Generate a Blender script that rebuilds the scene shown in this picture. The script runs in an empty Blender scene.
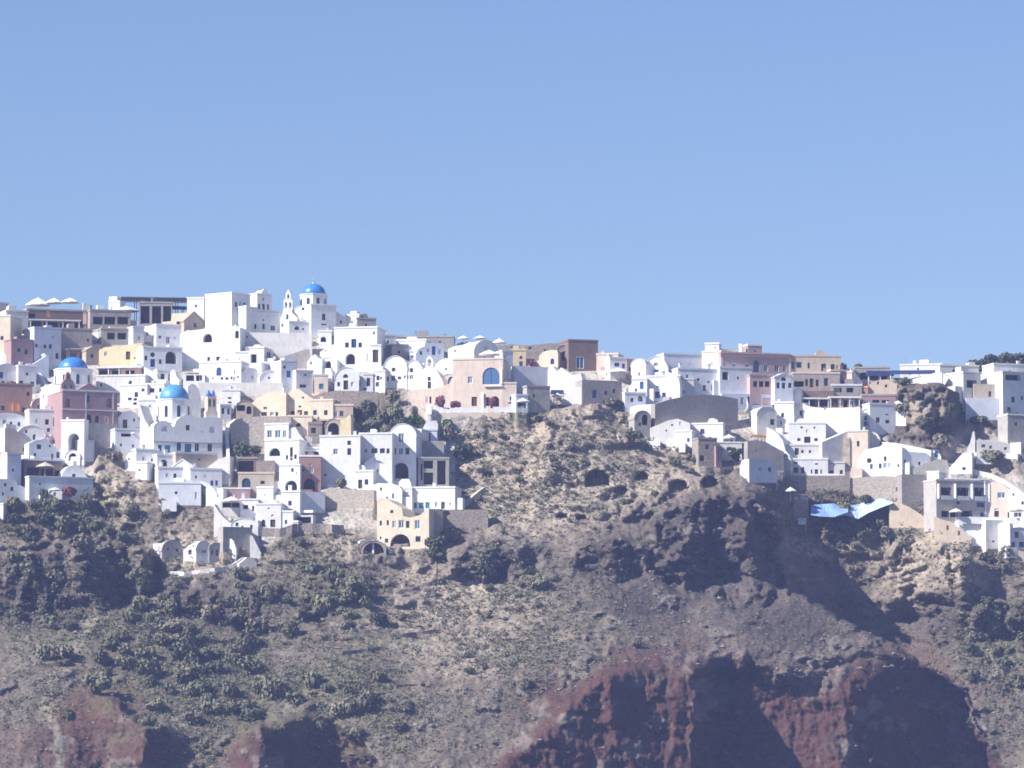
import bpy, bmesh, math, random
import numpy as np
from mathutils import Vector, Matrix
from mathutils.geometry import tessellate_polygon

random.seed(7)
scene = bpy.context.scene
col = scene.collection
rad = math.radians

# ------------------------------------------------------------------ camera
FPX, DIST, ZC = 5106.0, 1200.0, 10.0
PITCH = math.atan(118.0 / DIST)
CAM = Vector((0.0, -DIST, ZC))
FWD = Vector((0, math.cos(PITCH), math.sin(PITCH)))
RGT = Vector((1, 0, 0))
UPV = Vector((0, -math.sin(PITCH), math.cos(PITCH)))
MPP = DIST / FPX                      # metres per picture unit at the town

cd = bpy.data.cameras.new('camera')
cd.sensor_width = 36.0
cd.lens = FPX * 36.0 / 1024.0
cd.clip_start, cd.clip_end = 1.0, 20000.0
cam = bpy.data.objects.new('camera', cd)
cam.location = CAM
cam.rotation_euler = (math.pi / 2 + PITCH, 0, 0)
col.objects.link(cam)
scene.camera = cam


def ray(u, v):
    return FWD + RGT * ((u - 512.0) / FPX) + UPV * ((384.0 - v) / FPX)


def at(u, v, y):
    d = ray(u, v)
    return CAM + d * ((y - CAM.y) / d.y)


# ------------------------------------------------------------------ noise
def _hash(ix, iy, seed):
    h = (ix.astype(np.int64) * 374761393 + iy.astype(np.int64) * 668265263 + seed * 1274126177) & 0x7fffffff
    h = ((h ^ (h >> 13)) * 1274126177) & 0x7fffffff
    h = h ^ (h >> 16)
    return (h & 0xffff) / 65535.0


def vnoise(x, y, seed=0):
    ix, iy = np.floor(x), np.floor(y)
    fx, fy = x - ix, y - iy
    fx = fx * fx * fx * (fx * (fx * 6 - 15) + 10)
    fy = fy * fy * fy * (fy * (fy * 6 - 15) + 10)
    a, b = _hash(ix, iy, seed), _hash(ix + 1, iy, seed)
    c, d = _hash(ix, iy + 1, seed), _hash(ix + 1, iy + 1, seed)
    return (a * (1 - fx) + b * fx) * (1 - fy) + (c * (1 - fx) + d * fx) * fy


def fbm(x, y, seed=0, octs=5, gain=0.5):
    s, amp, tot = 0.0, 1.0, 0.0
    for k in range(octs):
        s = s + amp * (vnoise(x, y, seed + 17 * k) * 2 - 1)
        tot += amp
        x, y, amp = x * 2.03 + 3.1, y * 2.03 + 1.7, amp * gain
    return s / tot


def pl(x, pts):
    return np.interp(x, [p[0] for p in pts], [p[1] for p in pts])


def saw(p, row, seed, rise=0.62):
    """ledges that climb slowly and break off sharply"""
    i = np.floor(p)
    f = p - i
    h0, h1 = 0.35 + 0.65 * _hash(i, row, seed), 1.0
    return h0 * np.where(f < rise, f / rise, (1 - f) / (1 - rise))


def sm(x):
    x = np.clip(x, 0, 1)
    return x * x * (3 - 2 * x)


# ------------------------------------------------------------------ terrain depth
STEP = 1.5
GU = np.arange(-230, 1255, STEP)
GV = np.arange(288, 905, STEP)
uu, vv = np.meshgrid(GU, GV)
XM, ZM = (uu - 512) * MPP, (384 - vv) * MPP

VK = [300, 340, 380, 420, 460, 500, 540, 580, 620, 660, 700, 740, 780, 900]
FAR = {
    -200: [50, 34, 16, 0, -16, -30, -37, -43, -60, -80, -98, -112, -124, -160],
    120: [50, 34, 16, 0, -16, -30, -37, -44, -62, -80, -98, -112, -124, -160],
    250: [50, 34, 16, 0, -14, -28, -40, -51, -66, -82, -98, -112, -126, -165],
    350: [50, 34, 16, 0, -12, -26, -40, -54, -72, -90, -106, -120, -134, -170],
    450: [50, 34, 16, 3, -8, -20, -33, -48, -66, -85, -104, -120, -134, -170],
    550: [50, 34, 18, 0, -9, -23, -37, -52, -68, -86, -101, -115, -128, -160],
    620: [50, 34, 18, 5, -9, -24, -38, -53, -70, -88, -98, -104, -110, -140],
    690: [50, 36, 20, 9, -6, -26, -35, -43, -62, -84, -92, -96, -100, -125],
    745: [50, 38, 24, 12, -2, -18, -27, -34, -42, -52, -64, -76, -88, -125],
    800: [50, 40, 27, 15, 3, -9, -16, -22, -32, -45, -57, -69, -82, -120],
    860: [50, 42, 28, 16, 4, -8, -16, -24, -34, -46, -58, -70, -82, -120],
    1250: [50, 42, 28, 16, 4, -8, -18, -28, -38, -50, -62, -74, -86, -125],
}
NEAR = dict(FAR)
NEAR.update({
    745: [50, 38, 24, 12, -2, -18, -30, -46, -66, -84, -88, -92, -96, -120],
    800: [50, 40, 27, 15, 3, -9, -30, -46, -62, -78, -84, -88, -92, -118],
    860: [50, 42, 28, 16, 4, -8, -30, -44, -58, -72, -78, -82, -86, -112],
    960: [50, 42, 28, 16, 4, -8, -26, -38, -50, -60, -68, -72, -76, -105],
    1250: [50, 42, 28, 16, 4, -8, -18, -28, -40, -52, -64, -74, -86, -120],
})


def table(tab):
    us = sorted(tab)
    cols = np.array([np.interp(GV, VK, tab[k]) for k in us])      # per knot, all v
    out = np.empty((len(GV), len(GU)))
    for r in range(len(GV)):
        out[r] = np.interp(GU, us, cols[:, r])
    return out


def blur(a, n):
    for ax in (0, 1):
        k = np.ones(2 * n + 1) / (2 * n + 1)
        pad = [(n, n) if i == ax else (0, 0) for i in (0, 1)]
        b = np.pad(a, pad, mode='edge')
        a = np.apply_along_axis(lambda m: np.convolve(m, k, 'valid'), ax, b)
    return a


yfar, ynear = blur(table(FAR), 7), blur(table(NEAR), 4)

# domain warp so that no edge stays straight
wu = uu + 9 * fbm(XM / 9, ZM / 9, 5) + 4 * fbm(XM / 2.6, ZM / 2.6, 6)
wv = vv + 9 * fbm(XM / 9, ZM / 9, 8) + 4 * fbm(XM / 2.6, ZM / 2.6, 9)

# crest of the near scree ridge in front of the gully
edge = np.interp(wu, [700, 740, 770, 830, 890, 930, 965, 985, 1005, 1060], [560, 574, 580, 611, 641, 662, 690, 728, 765, 830])
# the gully: a shaded face that turns away from the sun and drifts right as it goes down
gl = pl(wv, [(440, 742), (480, 744), (520, 742), (560, 754), (590, 768), (620, 792), (640, 815), (700, 860)])
gr = gl + 62
gk = np.clip((wu - gl) / (gr - gl), 0, 1)
lefty = pl(vv, [(300, 50), (380, 24), (420, 12), (460, -4), (490, -19), (520, -26), (560, -34), (600, -42), (640, -50), (700, -66), (780, -95), (900, -125)])
righty = pl(vv, [(300, 50), (380, 28), (420, 16), (460, 5), (500, -2), (540, -4), (580, -6), (620, -9), (660, -20), (700, -42), (780, -76), (900, -120)])
gw = sm((uu - 715) / 40) * (1 - sm((uu - 905) / 60)) * sm((vv - 430) / 50)
yfar = yfar * (1 - gw) + (lefty * (1 - gk) + righty * gk) * gw
wn = sm((wv - edge) / 5.0) * sm((uu - 684) / 6)
Y = yfar * (1 - wn) + ynear * wn


# the red cliffs: a rim, below it buttresses that face left and right in turn
rim = pl(wu, [(440, 790), (480, 765), (540, 715), (600, 660), (640, 646), (700, 650), (750, 657), (800, 676), (850, 656),
              (900, 655), (935, 660), (965, 682), (985, 730), (1010, 770)])
below = sm((wv - rim) / 26.0)
butt = pl(wu, [(430, 0), (480, -1), (500, -1), (560, -10), (610, -16), (640, -14), (660, -13), (692, -15), (703, -7), (720, 13), (846, -4), (856, -3), (965, 18), (985, 18), (1010, 10)])
yb_ = pl(rim + 42, [(v_, y_) for v_, y_ in zip(VK, FAR[550])])
kb_ = below * sm((uu - 485) / 30) * (1 - sm((uu - 600) / 50))
Y = Y + kb_ * (yb_ - .35 * MPP * (vv - rim - 42) - Y)
Y += butt * below * sm((uu - 430) / 60) * (1 - sm((uu - 985) / 40))
# the two red knolls at the foot of the left slope
k1 = sm((wv - pl(wu, [(40, 720), (62, 690), (95, 678), (137, 716), (165, 718), (205, 760), (240, 800)])) / 16.0)
def hold(k, vt, us, fade=0.4):
    """below the line vt the rock drops steeply instead of running out"""
    global Y
    yt = pl(vt + 40, [(v_, y_) for v_, y_ in zip(VK, us)])
    steep = yt - fade * MPP * (vv - vt - 40)
    Y = Y + k * (steep - Y)
hold(k1 * sm((uu - 50) / 75) * (1 - sm((uu - 195) / 40)), pl(wu, [(40, 720), (62, 690), (95, 678), (137, 716), (165, 718), (205, 760), (240, 800)]), FAR[120])
Y += k1 * pl(wu, [(30, 0), (62, 1), (100, -2), (138, -6), (146, -6), (205, 12), (230, 0)])
k2 = sm((wv - pl(wu, [(215, 760), (240, 726), (285, 707), (312, 700), (340, 716), (375, 757), (400, 790)])) / 12.0)
hold(k2 * sm((uu - 222) / 20) * (1 - sm((uu - 372) / 30)), pl(wu, [(215, 760), (240, 726), (285, 707), (312, 700), (340, 716), (375, 757), (400, 790)]), FAR[350])
Y += k2 * pl(wu, [(215, 0), (238, -1), (262, -8), (268, -8), (375, 24), (405, 4)])
# right rock stack beside the terraces and the tall pale bluff below the hotel
def blob(u, v, ru, rv, p=2.0):
    return np.exp(-(((wu - u) / ru) ** 2 + ((wv - v) / rv) ** 2) ** (p / 2))
st = sm((wv - pl(wu, [(880, 420), (896, 386), (915, 374), (940, 373), (956, 392), (968, 412), (985, 440)])) / 10) * (1 - sm((wv - 440) / 25))
Y += st * pl(wu, [(880, 0), (900, -5), (944, -11), (970, 3), (985, 0)])
bl = sm((wv - pl(wu, [(870, 575), (890, 545), (905, 536), (940, 538), (962, 550), (985, 558), (1005, 580)])) / 9) * (1 - sm((wv - 592) / 26))
Y += bl * pl(wu, [(870, 0), (895, -6), (962, -12), (972, -8), (1000, 1), (1010, 0)])
# tan cliff below the terrace in the middle
tc = sm((wv - pl(wu, [(530, 440), (545, 414), (575, 404), (600, 408), (640, 440)])) / 8) * (1 - sm((wv - 470) / 30))
Y += tc * pl(wu, [(525, 0), (548, -7), (600, -5), (640, 0)])

# how rough the ground is: crags rough, the built-up terraces smooth
VB = [(-230, 505), (0, 500), (60, 492), (92, 480), (100, 446), (128, 452), (150, 474), (205, 500), (235, 535), (250, 556), (290, 534),
      (345, 530), (400, 546), (440, 530), (455, 495), (456, 440), (470, 424), (520, 405), (560, 398), (620, 404), (655, 436), (690, 452),
      (745, 462), (780, 478), (850, 484), (925, 480), (935, 520), (1000, 548), (1255, 552)]
vbot = pl(uu, VB)
town = sm((vbot + 4 - vv) / 14.0)
rocky = np.zeros_like(uu)
for b in [(926, 408, 44, 42, 4), (995, 462, 34, 16), (1000, 425, 30, 9), (930, 565, 50, 40), (378, 412, 26, 24), (245, 447, 18, 12), (540, 412, 40, 10)]:
    rocky = np.maximum(rocky, blob(*b))
town = town * (1 - np.clip(rocky * 1.8, 0, 1))
crag = np.zeros_like(uu)
for b in [(60, 575, 110, 40), (160, 555, 60, 30), (225, 600, 60, 26), (330, 585, 40, 30), (500, 562, 55, 22), (600, 565, 40, 24), (715, 545, 75, 56),
          (470, 560, 30, 20), (930, 560, 60, 30), (960, 615, 60, 30), (925, 405, 40, 36), (640, 500, 60, 20), (830, 540, 40, 25),
          (90, 470, 25, 30), (1000, 640, 60, 40), (110, 520, 30, 40)]:
    crag = np.maximum(crag, blob(*b))
redc = np.clip(below * sm((uu - 450) / 60) * (1 - sm((uu - 1000) / 30)) + 0.9 * k1 * blob(110, 740, 90, 70) + 0.9 * k2 * blob(300, 750, 90, 70), 0, 1)
sun_x = XM * 0.9 + ZM * 0.35
n1 = fbm(XM / 26, ZM / 20, 21, 4)
n2 = fbm(XM / 7, ZM / 6, 31, 5, 0.55)
n3 = fbm(XM / 1.7, ZM / 1.5, 41, 4, 0.6)
ridged = 1 - np.abs(fbm(XM / 8 + 2 * n2, ZM / 8, 51, 4)) * 2
sw = saw((XM + 2.5 * n2 * 2 + 0.3 * ZM) / 7.5, np.floor((ZM + 3 * n2) / 9.0), 61)
sw2 = saw((XM + 1.6 * n2 * 2 + 0.15 * ZM) / 3.1, np.floor((ZM + 3 * n1) / 14.0), 71)
loose = 1 - town
Y += loose * (2.2 * n1 + (0.9 + 2.2 * crag) * n2 + (0.45 + 0.5 * crag) * n3)
Y -= loose * crag * (3.0 * sw + 2.0 * ridged)
rib = fbm(XM / 6.5 + .9 * n2 + .7 * n1, ZM / 15, 81, 3)
rib2 = fbm(XM / 1.8 + .5 * n2, ZM / 7, 87, 4, .6)
Y -= redc * (2.6 * np.abs(rib) + 1.1 * rib2 + 1.5 * n2 + 1.0 * n3 + .9 * fbm(XM / 9, ZM / 2.2, 91, 3))
# dry-stone terraces stepping down the middle slope
tz = (vv - 10 * n1 - 0.10 * (uu - 330)) / 21.0
terr = blob(375, 615, 90, 55)
f_ = tz - np.floor(tz)
Y += loose * terr * 4.2 * (f_ - np.where(f_ > 0.86, (f_ - 0.86) / 0.14, 0))
# broken ledges along the contours and knobs of harder rock
lz = (ZM + 5 * n1 + 1.2 * n2) / 6.5
lf = lz - np.floor(lz)
lgate = sm(fbm(XM / 14, ZM / 5, 171, 3) * 2.4 + .25) * (1 - np.clip(below * sm((uu - 480) / 40), 0, 1))
Y += loose * (1 - redc) * lgate * 2.0 * (np.where(lf < .8, lf / .8, (1 - lf) / .2) - .5)
knob = sm((fbm(XM / 7 + 4, ZM / 5, 181, 4, .55) - .22) * 4.5)
Y -= loose * (1 - redc) * knob * (1.6 + 1.2 * n2)
Y += town * 0.25 * n2
# bands of cliff: the slope breaks off, drops and runs out again below
CLIFFS = [
    ([(-40, 560), (0, 552), (60, 548), (110, 536), (150, 545), (168, 560)], [(-40, 614), (40, 628), (80, 620), (120, 606), (168, 590)], 11, 19),
    ([(160, 592), (200, 584), (240, 586), (272, 592)], [(160, 610), (220, 618), (250, 628), (272, 616)], 9, 14),
    ([(440, 562), (470, 548), (500, 542), (548, 540)], [(440, 578), (480, 586), (520, 574), (548, 558)], 8, 15),
    ([(640, 540), (660, 512), (690, 500), (740, 492), (790, 520)], [(640, 560), (680, 584), (720, 600), (770, 606), (790, 602)], 9, 15),
    ([(920, 598), (960, 592), (1000, 600), (1050, 596)], [(920, 628), (960, 642), (1000, 638), (1050, 652)], 9, 14),
    ([(296, 580), (320, 568), (348, 580)], [(296, 612), (330, 622), (348, 606)], 6, 11),
    ([(570, 548), (610, 538), (652, 546)], [(570, 566), (610, 578), (652, 575)], 5, 12),
    ([(886, 552), (908, 540), (945, 544), (975, 556), (1004, 566)], [(886, 590), (950, 598), (1004, 594)], 4.5, 15),
    ([(884, 404), (910, 381), (940, 377), (972, 402)], [(884, 436), (930, 444), (972, 440)], 3.5, 12),
    ([(84, 486), (100, 470), (132, 480)], [(84, 506), (110, 514), (132, 516)], 3, 9),
    ([(800, 528), (820, 520), (850, 530)], [(800, 560), (825, 562), (850, 556)], 4, 8),
]
cliffmask = np.zeros_like(uu)
for tops, bots, amp, L_ in CLIFFS:
    vt, vb = pl(wu, tops), pl(wu, bots)
    ends = sm((uu - tops[0][0]) / 14) * (1 - sm((uu - tops[-1][0] + 14) / 14))
    band = sm((wv - vt) / 5) * (1 - sm((wv - vb) / 9)) * ends * loose
    j_t = np.clip((((.45 * vt + .55 * vb) - GV[0]) / STEP).astype(int), 0, len(GV) - 1)
    i_ = np.broadcast_to(np.arange(len(GU)), uu.shape)
    yt = blur(Y, 5)[j_t, i_]
    Y = Y + band * (np.clip(yt - .3 * MPP * (vv - .45 * vt - .55 * vb), Y - 11, Y + 7) - Y)
    ph = (XM + 3.5 * n2 * 2 + .25 * ZM + 5 * n1) / (L_ * .8)
    Y -= band * amp * (saw(ph, np.floor((ZM + 4 * n1) / 30.0), 61 + int(L_), .48) - .4)
    ph = (XM + 2.0 * n2 * 2 - .2 * ZM) / (L_ * .3)
    Y -= band * amp * .3 * (saw(ph, np.floor((ZM + 3 * n2) / 7.0), 67 + int(L_), .5) - .4)
    cliffmask = np.maximum(cliffmask, band)
n4 = np.abs(fbm(XM / 3.6 + n2, ZM / 2.2, 131, 4, .6))
tuffy = np.zeros_like(uu)
for b in [(590, 440, 110, 50, 2.6), (540, 490, 80, 40, 2), (650, 480, 70, 26), (925, 408, 40, 36), (940, 565, 60, 45, 2.4), (420, 640, 80, 70), (110, 490, 30, 40)]:
    tuffy = np.maximum(tuffy, blob(*b))
n5 = fbm(XM / .9, ZM / .75, 141, 2, .6)
Y += loose * (1 - .6 * redc) * ((.9 + 1.9 * np.maximum(cliffmask, .5 * crag)) * n4 + (.25 + .25 * tuffy + .3 * cliffmask) * n5 + rocky * (1.3 * n4 + .8 * n3) + .9 * np.maximum(np.maximum(cliffmask, .7 * crag), .4 * tuffy) * n3)
# caves hollowed out of the tuff
for (cu, cv, cw, ch, cdp) in [(597, 478, 12, 9, 7), (621, 492, 8, 6.5, 4), (642, 476, 6.5, 4.5, 5), (679, 486, 10, 6.5, 6), (710, 482, 8, 6, 6), (562, 515.5, 6, 2.6, 4), (582, 517, 4.5, 2.4, 4), (488, 474, 5, 3, 3), (86, 531, 6, 7, 4), (130, 528, 7, 5, 3)]:
    du = (uu + 1.6 * n3 - cu) / cw
    top_ = np.sqrt(np.clip(1 - du * du, 0, 1))
    q = np.where(np.abs(du) < 1, 1.0, 0.0) * sm((vv - (cv - ch * top_)) / 1.6) * (1 - sm((vv - (cv + ch * .75)) / 2.5))
    Y += cdp * q


def ground(u, v):
    a = min(max((u - GU[0]) / STEP, 0), len(GU) - 1.001)
    b = min(max((v - GV[0]) / STEP, 0), len(GV) - 1.001)
    i, j = int(a), int(b)
    fa, fb = a - i, b - j
    return float((Y[j, i] * (1 - fa) + Y[j, i + 1] * fa) * (1 - fb) + (Y[j + 1, i] * (1 - fa) + Y[j + 1, i + 1] * fa) * fb)



def pad(pts, deep=26):
    """bank the ground up to the foot of a building: pts = (u, v, y) along its base"""
    pts = sorted(pts)
    i0, i1 = int(math.ceil((pts[0][0] - GU[0]) / STEP)), int((pts[-1][0] - GU[0]) / STEP)
    us, vs, ys = zip(*pts)
    for i in range(max(i0, 0), min(i1, len(GU) - 1) + 1):
        vb, yb = float(np.interp(GU[i], us, vs)), float(np.interp(GU[i], us, ys))
        j0 = max(0, int(math.ceil((vb - GV[0]) / STEP)))
        for j in range(j0, min(len(GV), j0 + int(deep / STEP))):
            lim = yb - .1 - .06 * (j - j0) + .25 * n3[j, i]
            if Y[j, i] <= lim and j > j0 + 2: break
            Y[j, i] = min(Y[j, i], lim)


def dig(pts, vtop):
    """clear the ground away from in front of a facade"""
    pts = sorted(pts)
    us, vs, ys = zip(*pts)
    i0, i1 = int(math.ceil((us[0] - GU[0]) / STEP)), int((us[-1] - GU[0]) / STEP)
    for i in range(max(i0, 0), min(i1, len(GU) - 1) + 1):
        vb, yb = float(np.interp(GU[i], us, vs)), float(np.interp(GU[i], us, ys))
        j1 = min(len(GV) - 1, int((vb - GV[0]) / STEP))
        j0 = max(0, int((max(vtop, vb - 60) - GV[0]) / STEP))
        if j1 > j0: Y[j0:j1, i] = np.maximum(Y[j0:j1, i], yb + .5)


def reach(u, v, y, z, least):
    """how far below z the ground lies at depth y, looking down the slope from (u, v)"""
    for k in range(40):
        g = ground(u, v)
        if g <= y + .05: return min(max(least, z - at(u, v, g).z + .4), 3.2)
        v += 1.5
    return max(least, 4.0)


CREST = [(-230, 335), (0, 331), (100, 326), (200, 330), (290, 331), (330, 333), (380, 347), (430, 348), (500, 354), (560, 362), (610, 372),
         (660, 374), (780, 378), (850, 380), (885, 378), (905, 376), (930, 373), (950, 376), (975, 388), (1024, 390), (1255, 390)]

# ------------------------------------------------------------------ terrain mesh
def build_terrain():
    nr, nc = Y.shape
    crest = pl(GU, CREST)
    P = np.zeros((nr, nc, 3))
    dirs_y = FWD.y + UPV.y * ((384 - vv) / FPX)
    t = (Y + DIST) / dirs_y
    P[..., 0] = (uu - 512) / FPX * t
    P[..., 1] = Y
    P[..., 2] = ZC + (FWD.z + UPV.z * (384 - vv) / FPX) * t
    for c in range(nc):
        k = int(np.searchsorted(GV, crest[c]))
        base = P[k, c].copy()
        for r in range(k - 1, -1, -1):
            d = k - r
            back = 1.5 * d + 0.35 * d * d
            P[r, c] = (base[0] * (1 + back / 1200.0), base[1] + back, base[2] - 0.03 * back)
    me = bpy.data.meshes.new('hillside')
    idx = np.arange(nr * nc).reshape(nr, nc)
    quads = np.stack([idx[:-1, :-1], idx[1:, :-1], idx[1:, 1:], idx[:-1, 1:]], -1).reshape(-1, 4)
    me.vertices.add(nr * nc)
    me.vertices.foreach_set('co', P.reshape(-1).astype(np.float32))
    me.loops.add(quads.size)
    me.loops.foreach_set('vertex_index', quads.reshape(-1).astype(np.int32))
    me.polygons.add(len(quads))
    me.polygons.foreach_set('loop_start', np.arange(0, quads.size, 4, dtype=np.int32))
    me.polygons.foreach_set('loop_total', np.full(len(quads), 4, dtype=np.int32))
    me.update(calc_edges=True)
    # kinds of rock
    def c3(*c):
        return np.array(c)
    base = c3(.150, .126, .100)
    C = np.ones((nr, nc, 3)) * base
    def mix(mask, c):
        nonlocal C
        m = np.clip(mask, 0, 1)[..., None]
        C = C * (1 - m) + c3(*c) * m
    patch = fbm(XM / 6, ZM / 5, 101, 5, .6)
    fine = fbm(XM / 1.3, ZM / 1.1, 111, 3, .65)
    tuff = np.zeros_like(uu)
    for b in [(590, 440, 110, 50, 2.6), (540, 490, 80, 40, 2), (650, 480, 70, 26), (430, 620, 70, 60), (480, 470, 50, 40), (940, 565, 60, 45, 2.4),
              (925, 412, 24, 22), (1000, 470, 40, 25), (880, 495, 40, 14), (110, 480, 40, 46), (830, 545, 40, 16), (200, 560, 60, 25), (345, 545, 30, 25), (480, 620, 60, 60)]:
        tuff = np.maximum(tuff, blob(*b))
    grain = fbm((XM * .75 - ZM * .66) / 3.2, (XM * .66 + ZM * .75) / 16, 161, 4, .6)
    mix(sm(tuff * 1.25 + .45 * patch + .35 * grain) * (.6 + .4 * sm((640 - vv) / 60)), (.335, .282, .222))
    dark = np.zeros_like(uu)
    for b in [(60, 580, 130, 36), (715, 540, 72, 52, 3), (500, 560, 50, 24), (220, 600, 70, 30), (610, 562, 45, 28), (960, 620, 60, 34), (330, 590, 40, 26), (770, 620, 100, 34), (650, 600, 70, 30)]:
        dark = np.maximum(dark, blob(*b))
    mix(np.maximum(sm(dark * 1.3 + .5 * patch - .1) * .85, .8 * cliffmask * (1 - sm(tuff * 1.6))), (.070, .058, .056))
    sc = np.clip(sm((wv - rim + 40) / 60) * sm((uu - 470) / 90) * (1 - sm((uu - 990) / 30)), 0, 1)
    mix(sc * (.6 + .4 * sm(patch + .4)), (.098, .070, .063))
    red = np.clip(redc * 1.15 + .75 * blob(555, 700, 60, 26) + .75 * blob(105, 715, 50, 45, 3) + .9 * blob(250, 740, 26, 34, 3) + .45 * blob(930, 655, 60, 22) + .6 * blob(640, 652, 60, 14), 0, 1)
    mix(sm(red + .35 * patch * (red > .05)) * .92, (.080, .038, .033))
    mix(redc * sm(fbm(XM / 5, ZM / 4, 121, 4, .6) * 1.6 - .1) * .7, (.085, .064, .058))
    # a gravel path winding down the left slope
    pd = np.full_like(uu, 99.0)
    pth = [(112, 606), (86, 622), (73, 659), (56, 682), (46, 699), (50, 725), (63, 762), (66, 800)]
    for (ax, ay), (bx, by) in zip(pth[:-1], pth[1:]):
        tt = np.clip(((wu - ax) * (bx - ax) + (wv - ay) * (by - ay)) / ((bx - ax) ** 2 + (by - ay) ** 2), 0, 1)
        pd = np.minimum(pd, np.hypot(wu - ax - tt * (bx - ax), wv - ay - tt * (by - ay)))
    mix(knob * loose * .55, (.215, .190, .165))
    ol = np.zeros_like(uu)
    for b in [(210, 690, 130, 70), (330, 590, 60, 50), (60, 510, 80, 20), (860, 520, 60, 28), (1000, 555, 30, 14), (880, 490, 60, 14), (360, 690, 60, 60), (120, 640, 100, 30), (990, 640, 50, 40)]:
        ol = np.maximum(ol, blob(*b))
    mix(sm(ol + .8 * patch - .15) * .8, (.112, .114, .064))
    mix((1 - sm((pd - 2) / 5)) * .75, (.235, .205, .165))
    mix(sm(blob(520, 413, 34, 9, 3) * 1.5) * .6, (.085, .110, .050))
    mix(town * sm((uu + 50) / 50) * (1 - sm((uu - 1030) / 50)) * (.75 + .3 * patch), (.50, .465, .42))
    C *= (1 + .22 * fine + .16 * patch)[..., None]
    C = np.clip(C, .01, .8)
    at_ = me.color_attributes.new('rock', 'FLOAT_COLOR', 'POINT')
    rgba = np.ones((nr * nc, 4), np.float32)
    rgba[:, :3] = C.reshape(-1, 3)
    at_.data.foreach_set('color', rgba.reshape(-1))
    o = bpy.data.objects.new('hillside', me)
    o['kind'] = 'structure'
    col.objects.link(o)
    return o
# ------------------------------------------------------------------ materials
M = {}


def nt(name):
    m = bpy.data.materials.new(name)
    m.use_nodes = True
    return m, m.node_tree.nodes, m.node_tree.links, m.node_tree.nodes['Principled BSDF']


def paint(key, c, rough=.85, stain=.16, scale=.55, bump=.25, vary=.10, spec=.25):
    """plaster or paint: weathered in patches, each building a little different"""
    m, N, L, b = nt(key)
    tc = N.new('ShaderNodeTexCoord')
    oi = N.new('ShaderNodeObjectInfo')
    add = N.new('ShaderNodeVectorMath'); add.operation = 'ADD'
    L.new(tc.outputs['Object'], add.inputs[0])
    mulr = N.new('ShaderNodeVectorMath'); mulr.operation = 'SCALE'
    mulr.inputs[0].default_value = (37, 19, 53)
    L.new(oi.outputs['Random'], mulr.inputs['Scale'])
    L.new(mulr.outputs[0], add.inputs[1])
    n1 = N.new('ShaderNodeTexNoise'); n1.inputs['Scale'].default_value = scale; n1.inputs['Detail'].default_value = 6; n1.inputs['Roughness'].default_value = .65
    mp = N.new('ShaderNodeMapping'); mp.inputs['Scale'].default_value = (1.8, 1.8, .35)
    n2 = N.new('ShaderNodeTexNoise'); n2.inputs['Scale'].default_value = 1.3; n2.inputs['Detail'].default_value = 4
    L.new(add.outputs[0], n1.inputs['Vector']); L.new(add.outputs[0], mp.inputs['Vector']); L.new(mp.outputs[0], n2.inputs['Vector'])
    cr = N.new('ShaderNodeMapRange'); cr.inputs[1].default_value = .35; cr.inputs[2].default_value = .75
    cr.inputs[3].default_value = 1.0; cr.inputs[4].default_value = 1 - stain
    L.new(n1.outputs['Fac'], cr.inputs[0])
    cr2 = N.new('ShaderNodeMapRange'); cr2.inputs[1].default_value = .4; cr2.inputs[2].default_value = .8
    cr2.inputs[3].default_value = 1.0; cr2.inputs[4].default_value = 1 - stain * .9
    L.new(n2.outputs['Fac'], cr2.inputs[0])
    rv = N.new('ShaderNodeMapRange'); rv.inputs[3].default_value = 1 - vary; rv.inputs[4].default_value = 1.0 + vary * .3
    L.new(oi.outputs['Random'], rv.inputs[0])
    m1 = N.new('ShaderNodeMath'); m1.operation = 'MULTIPLY'; L.new(cr.outputs[0], m1.inputs[0]); L.new(cr2.outputs[0], m1.inputs[1])
    m2 = N.new('ShaderNodeMath'); m2.operation = 'MULTIPLY'; L.new(m1.outputs[0], m2.inputs[0]); L.new(rv.outputs[0], m2.inputs[1])
    sc = N.new('ShaderNodeVectorMath'); sc.operation = 'SCALE'; sc.inputs[0].default_value = c
    L.new(m2.outputs[0], sc.inputs['Scale'])
    L.new(sc.outputs[0], b.inputs['Base Color'])
    b.inputs['Roughness'].default_value = rough
    b.inputs['Specular IOR Level'].default_value = spec
    if bump:
        bp = N.new('ShaderNodeBump'); bp.inputs['Strength'].default_value = bump; bp.inputs['Distance'].default_value = .12
        L.new(n1.outputs['Fac'], bp.inputs['Height']); L.new(bp.outputs[0], b.inputs['Normal'])
    M[key] = m


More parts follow.
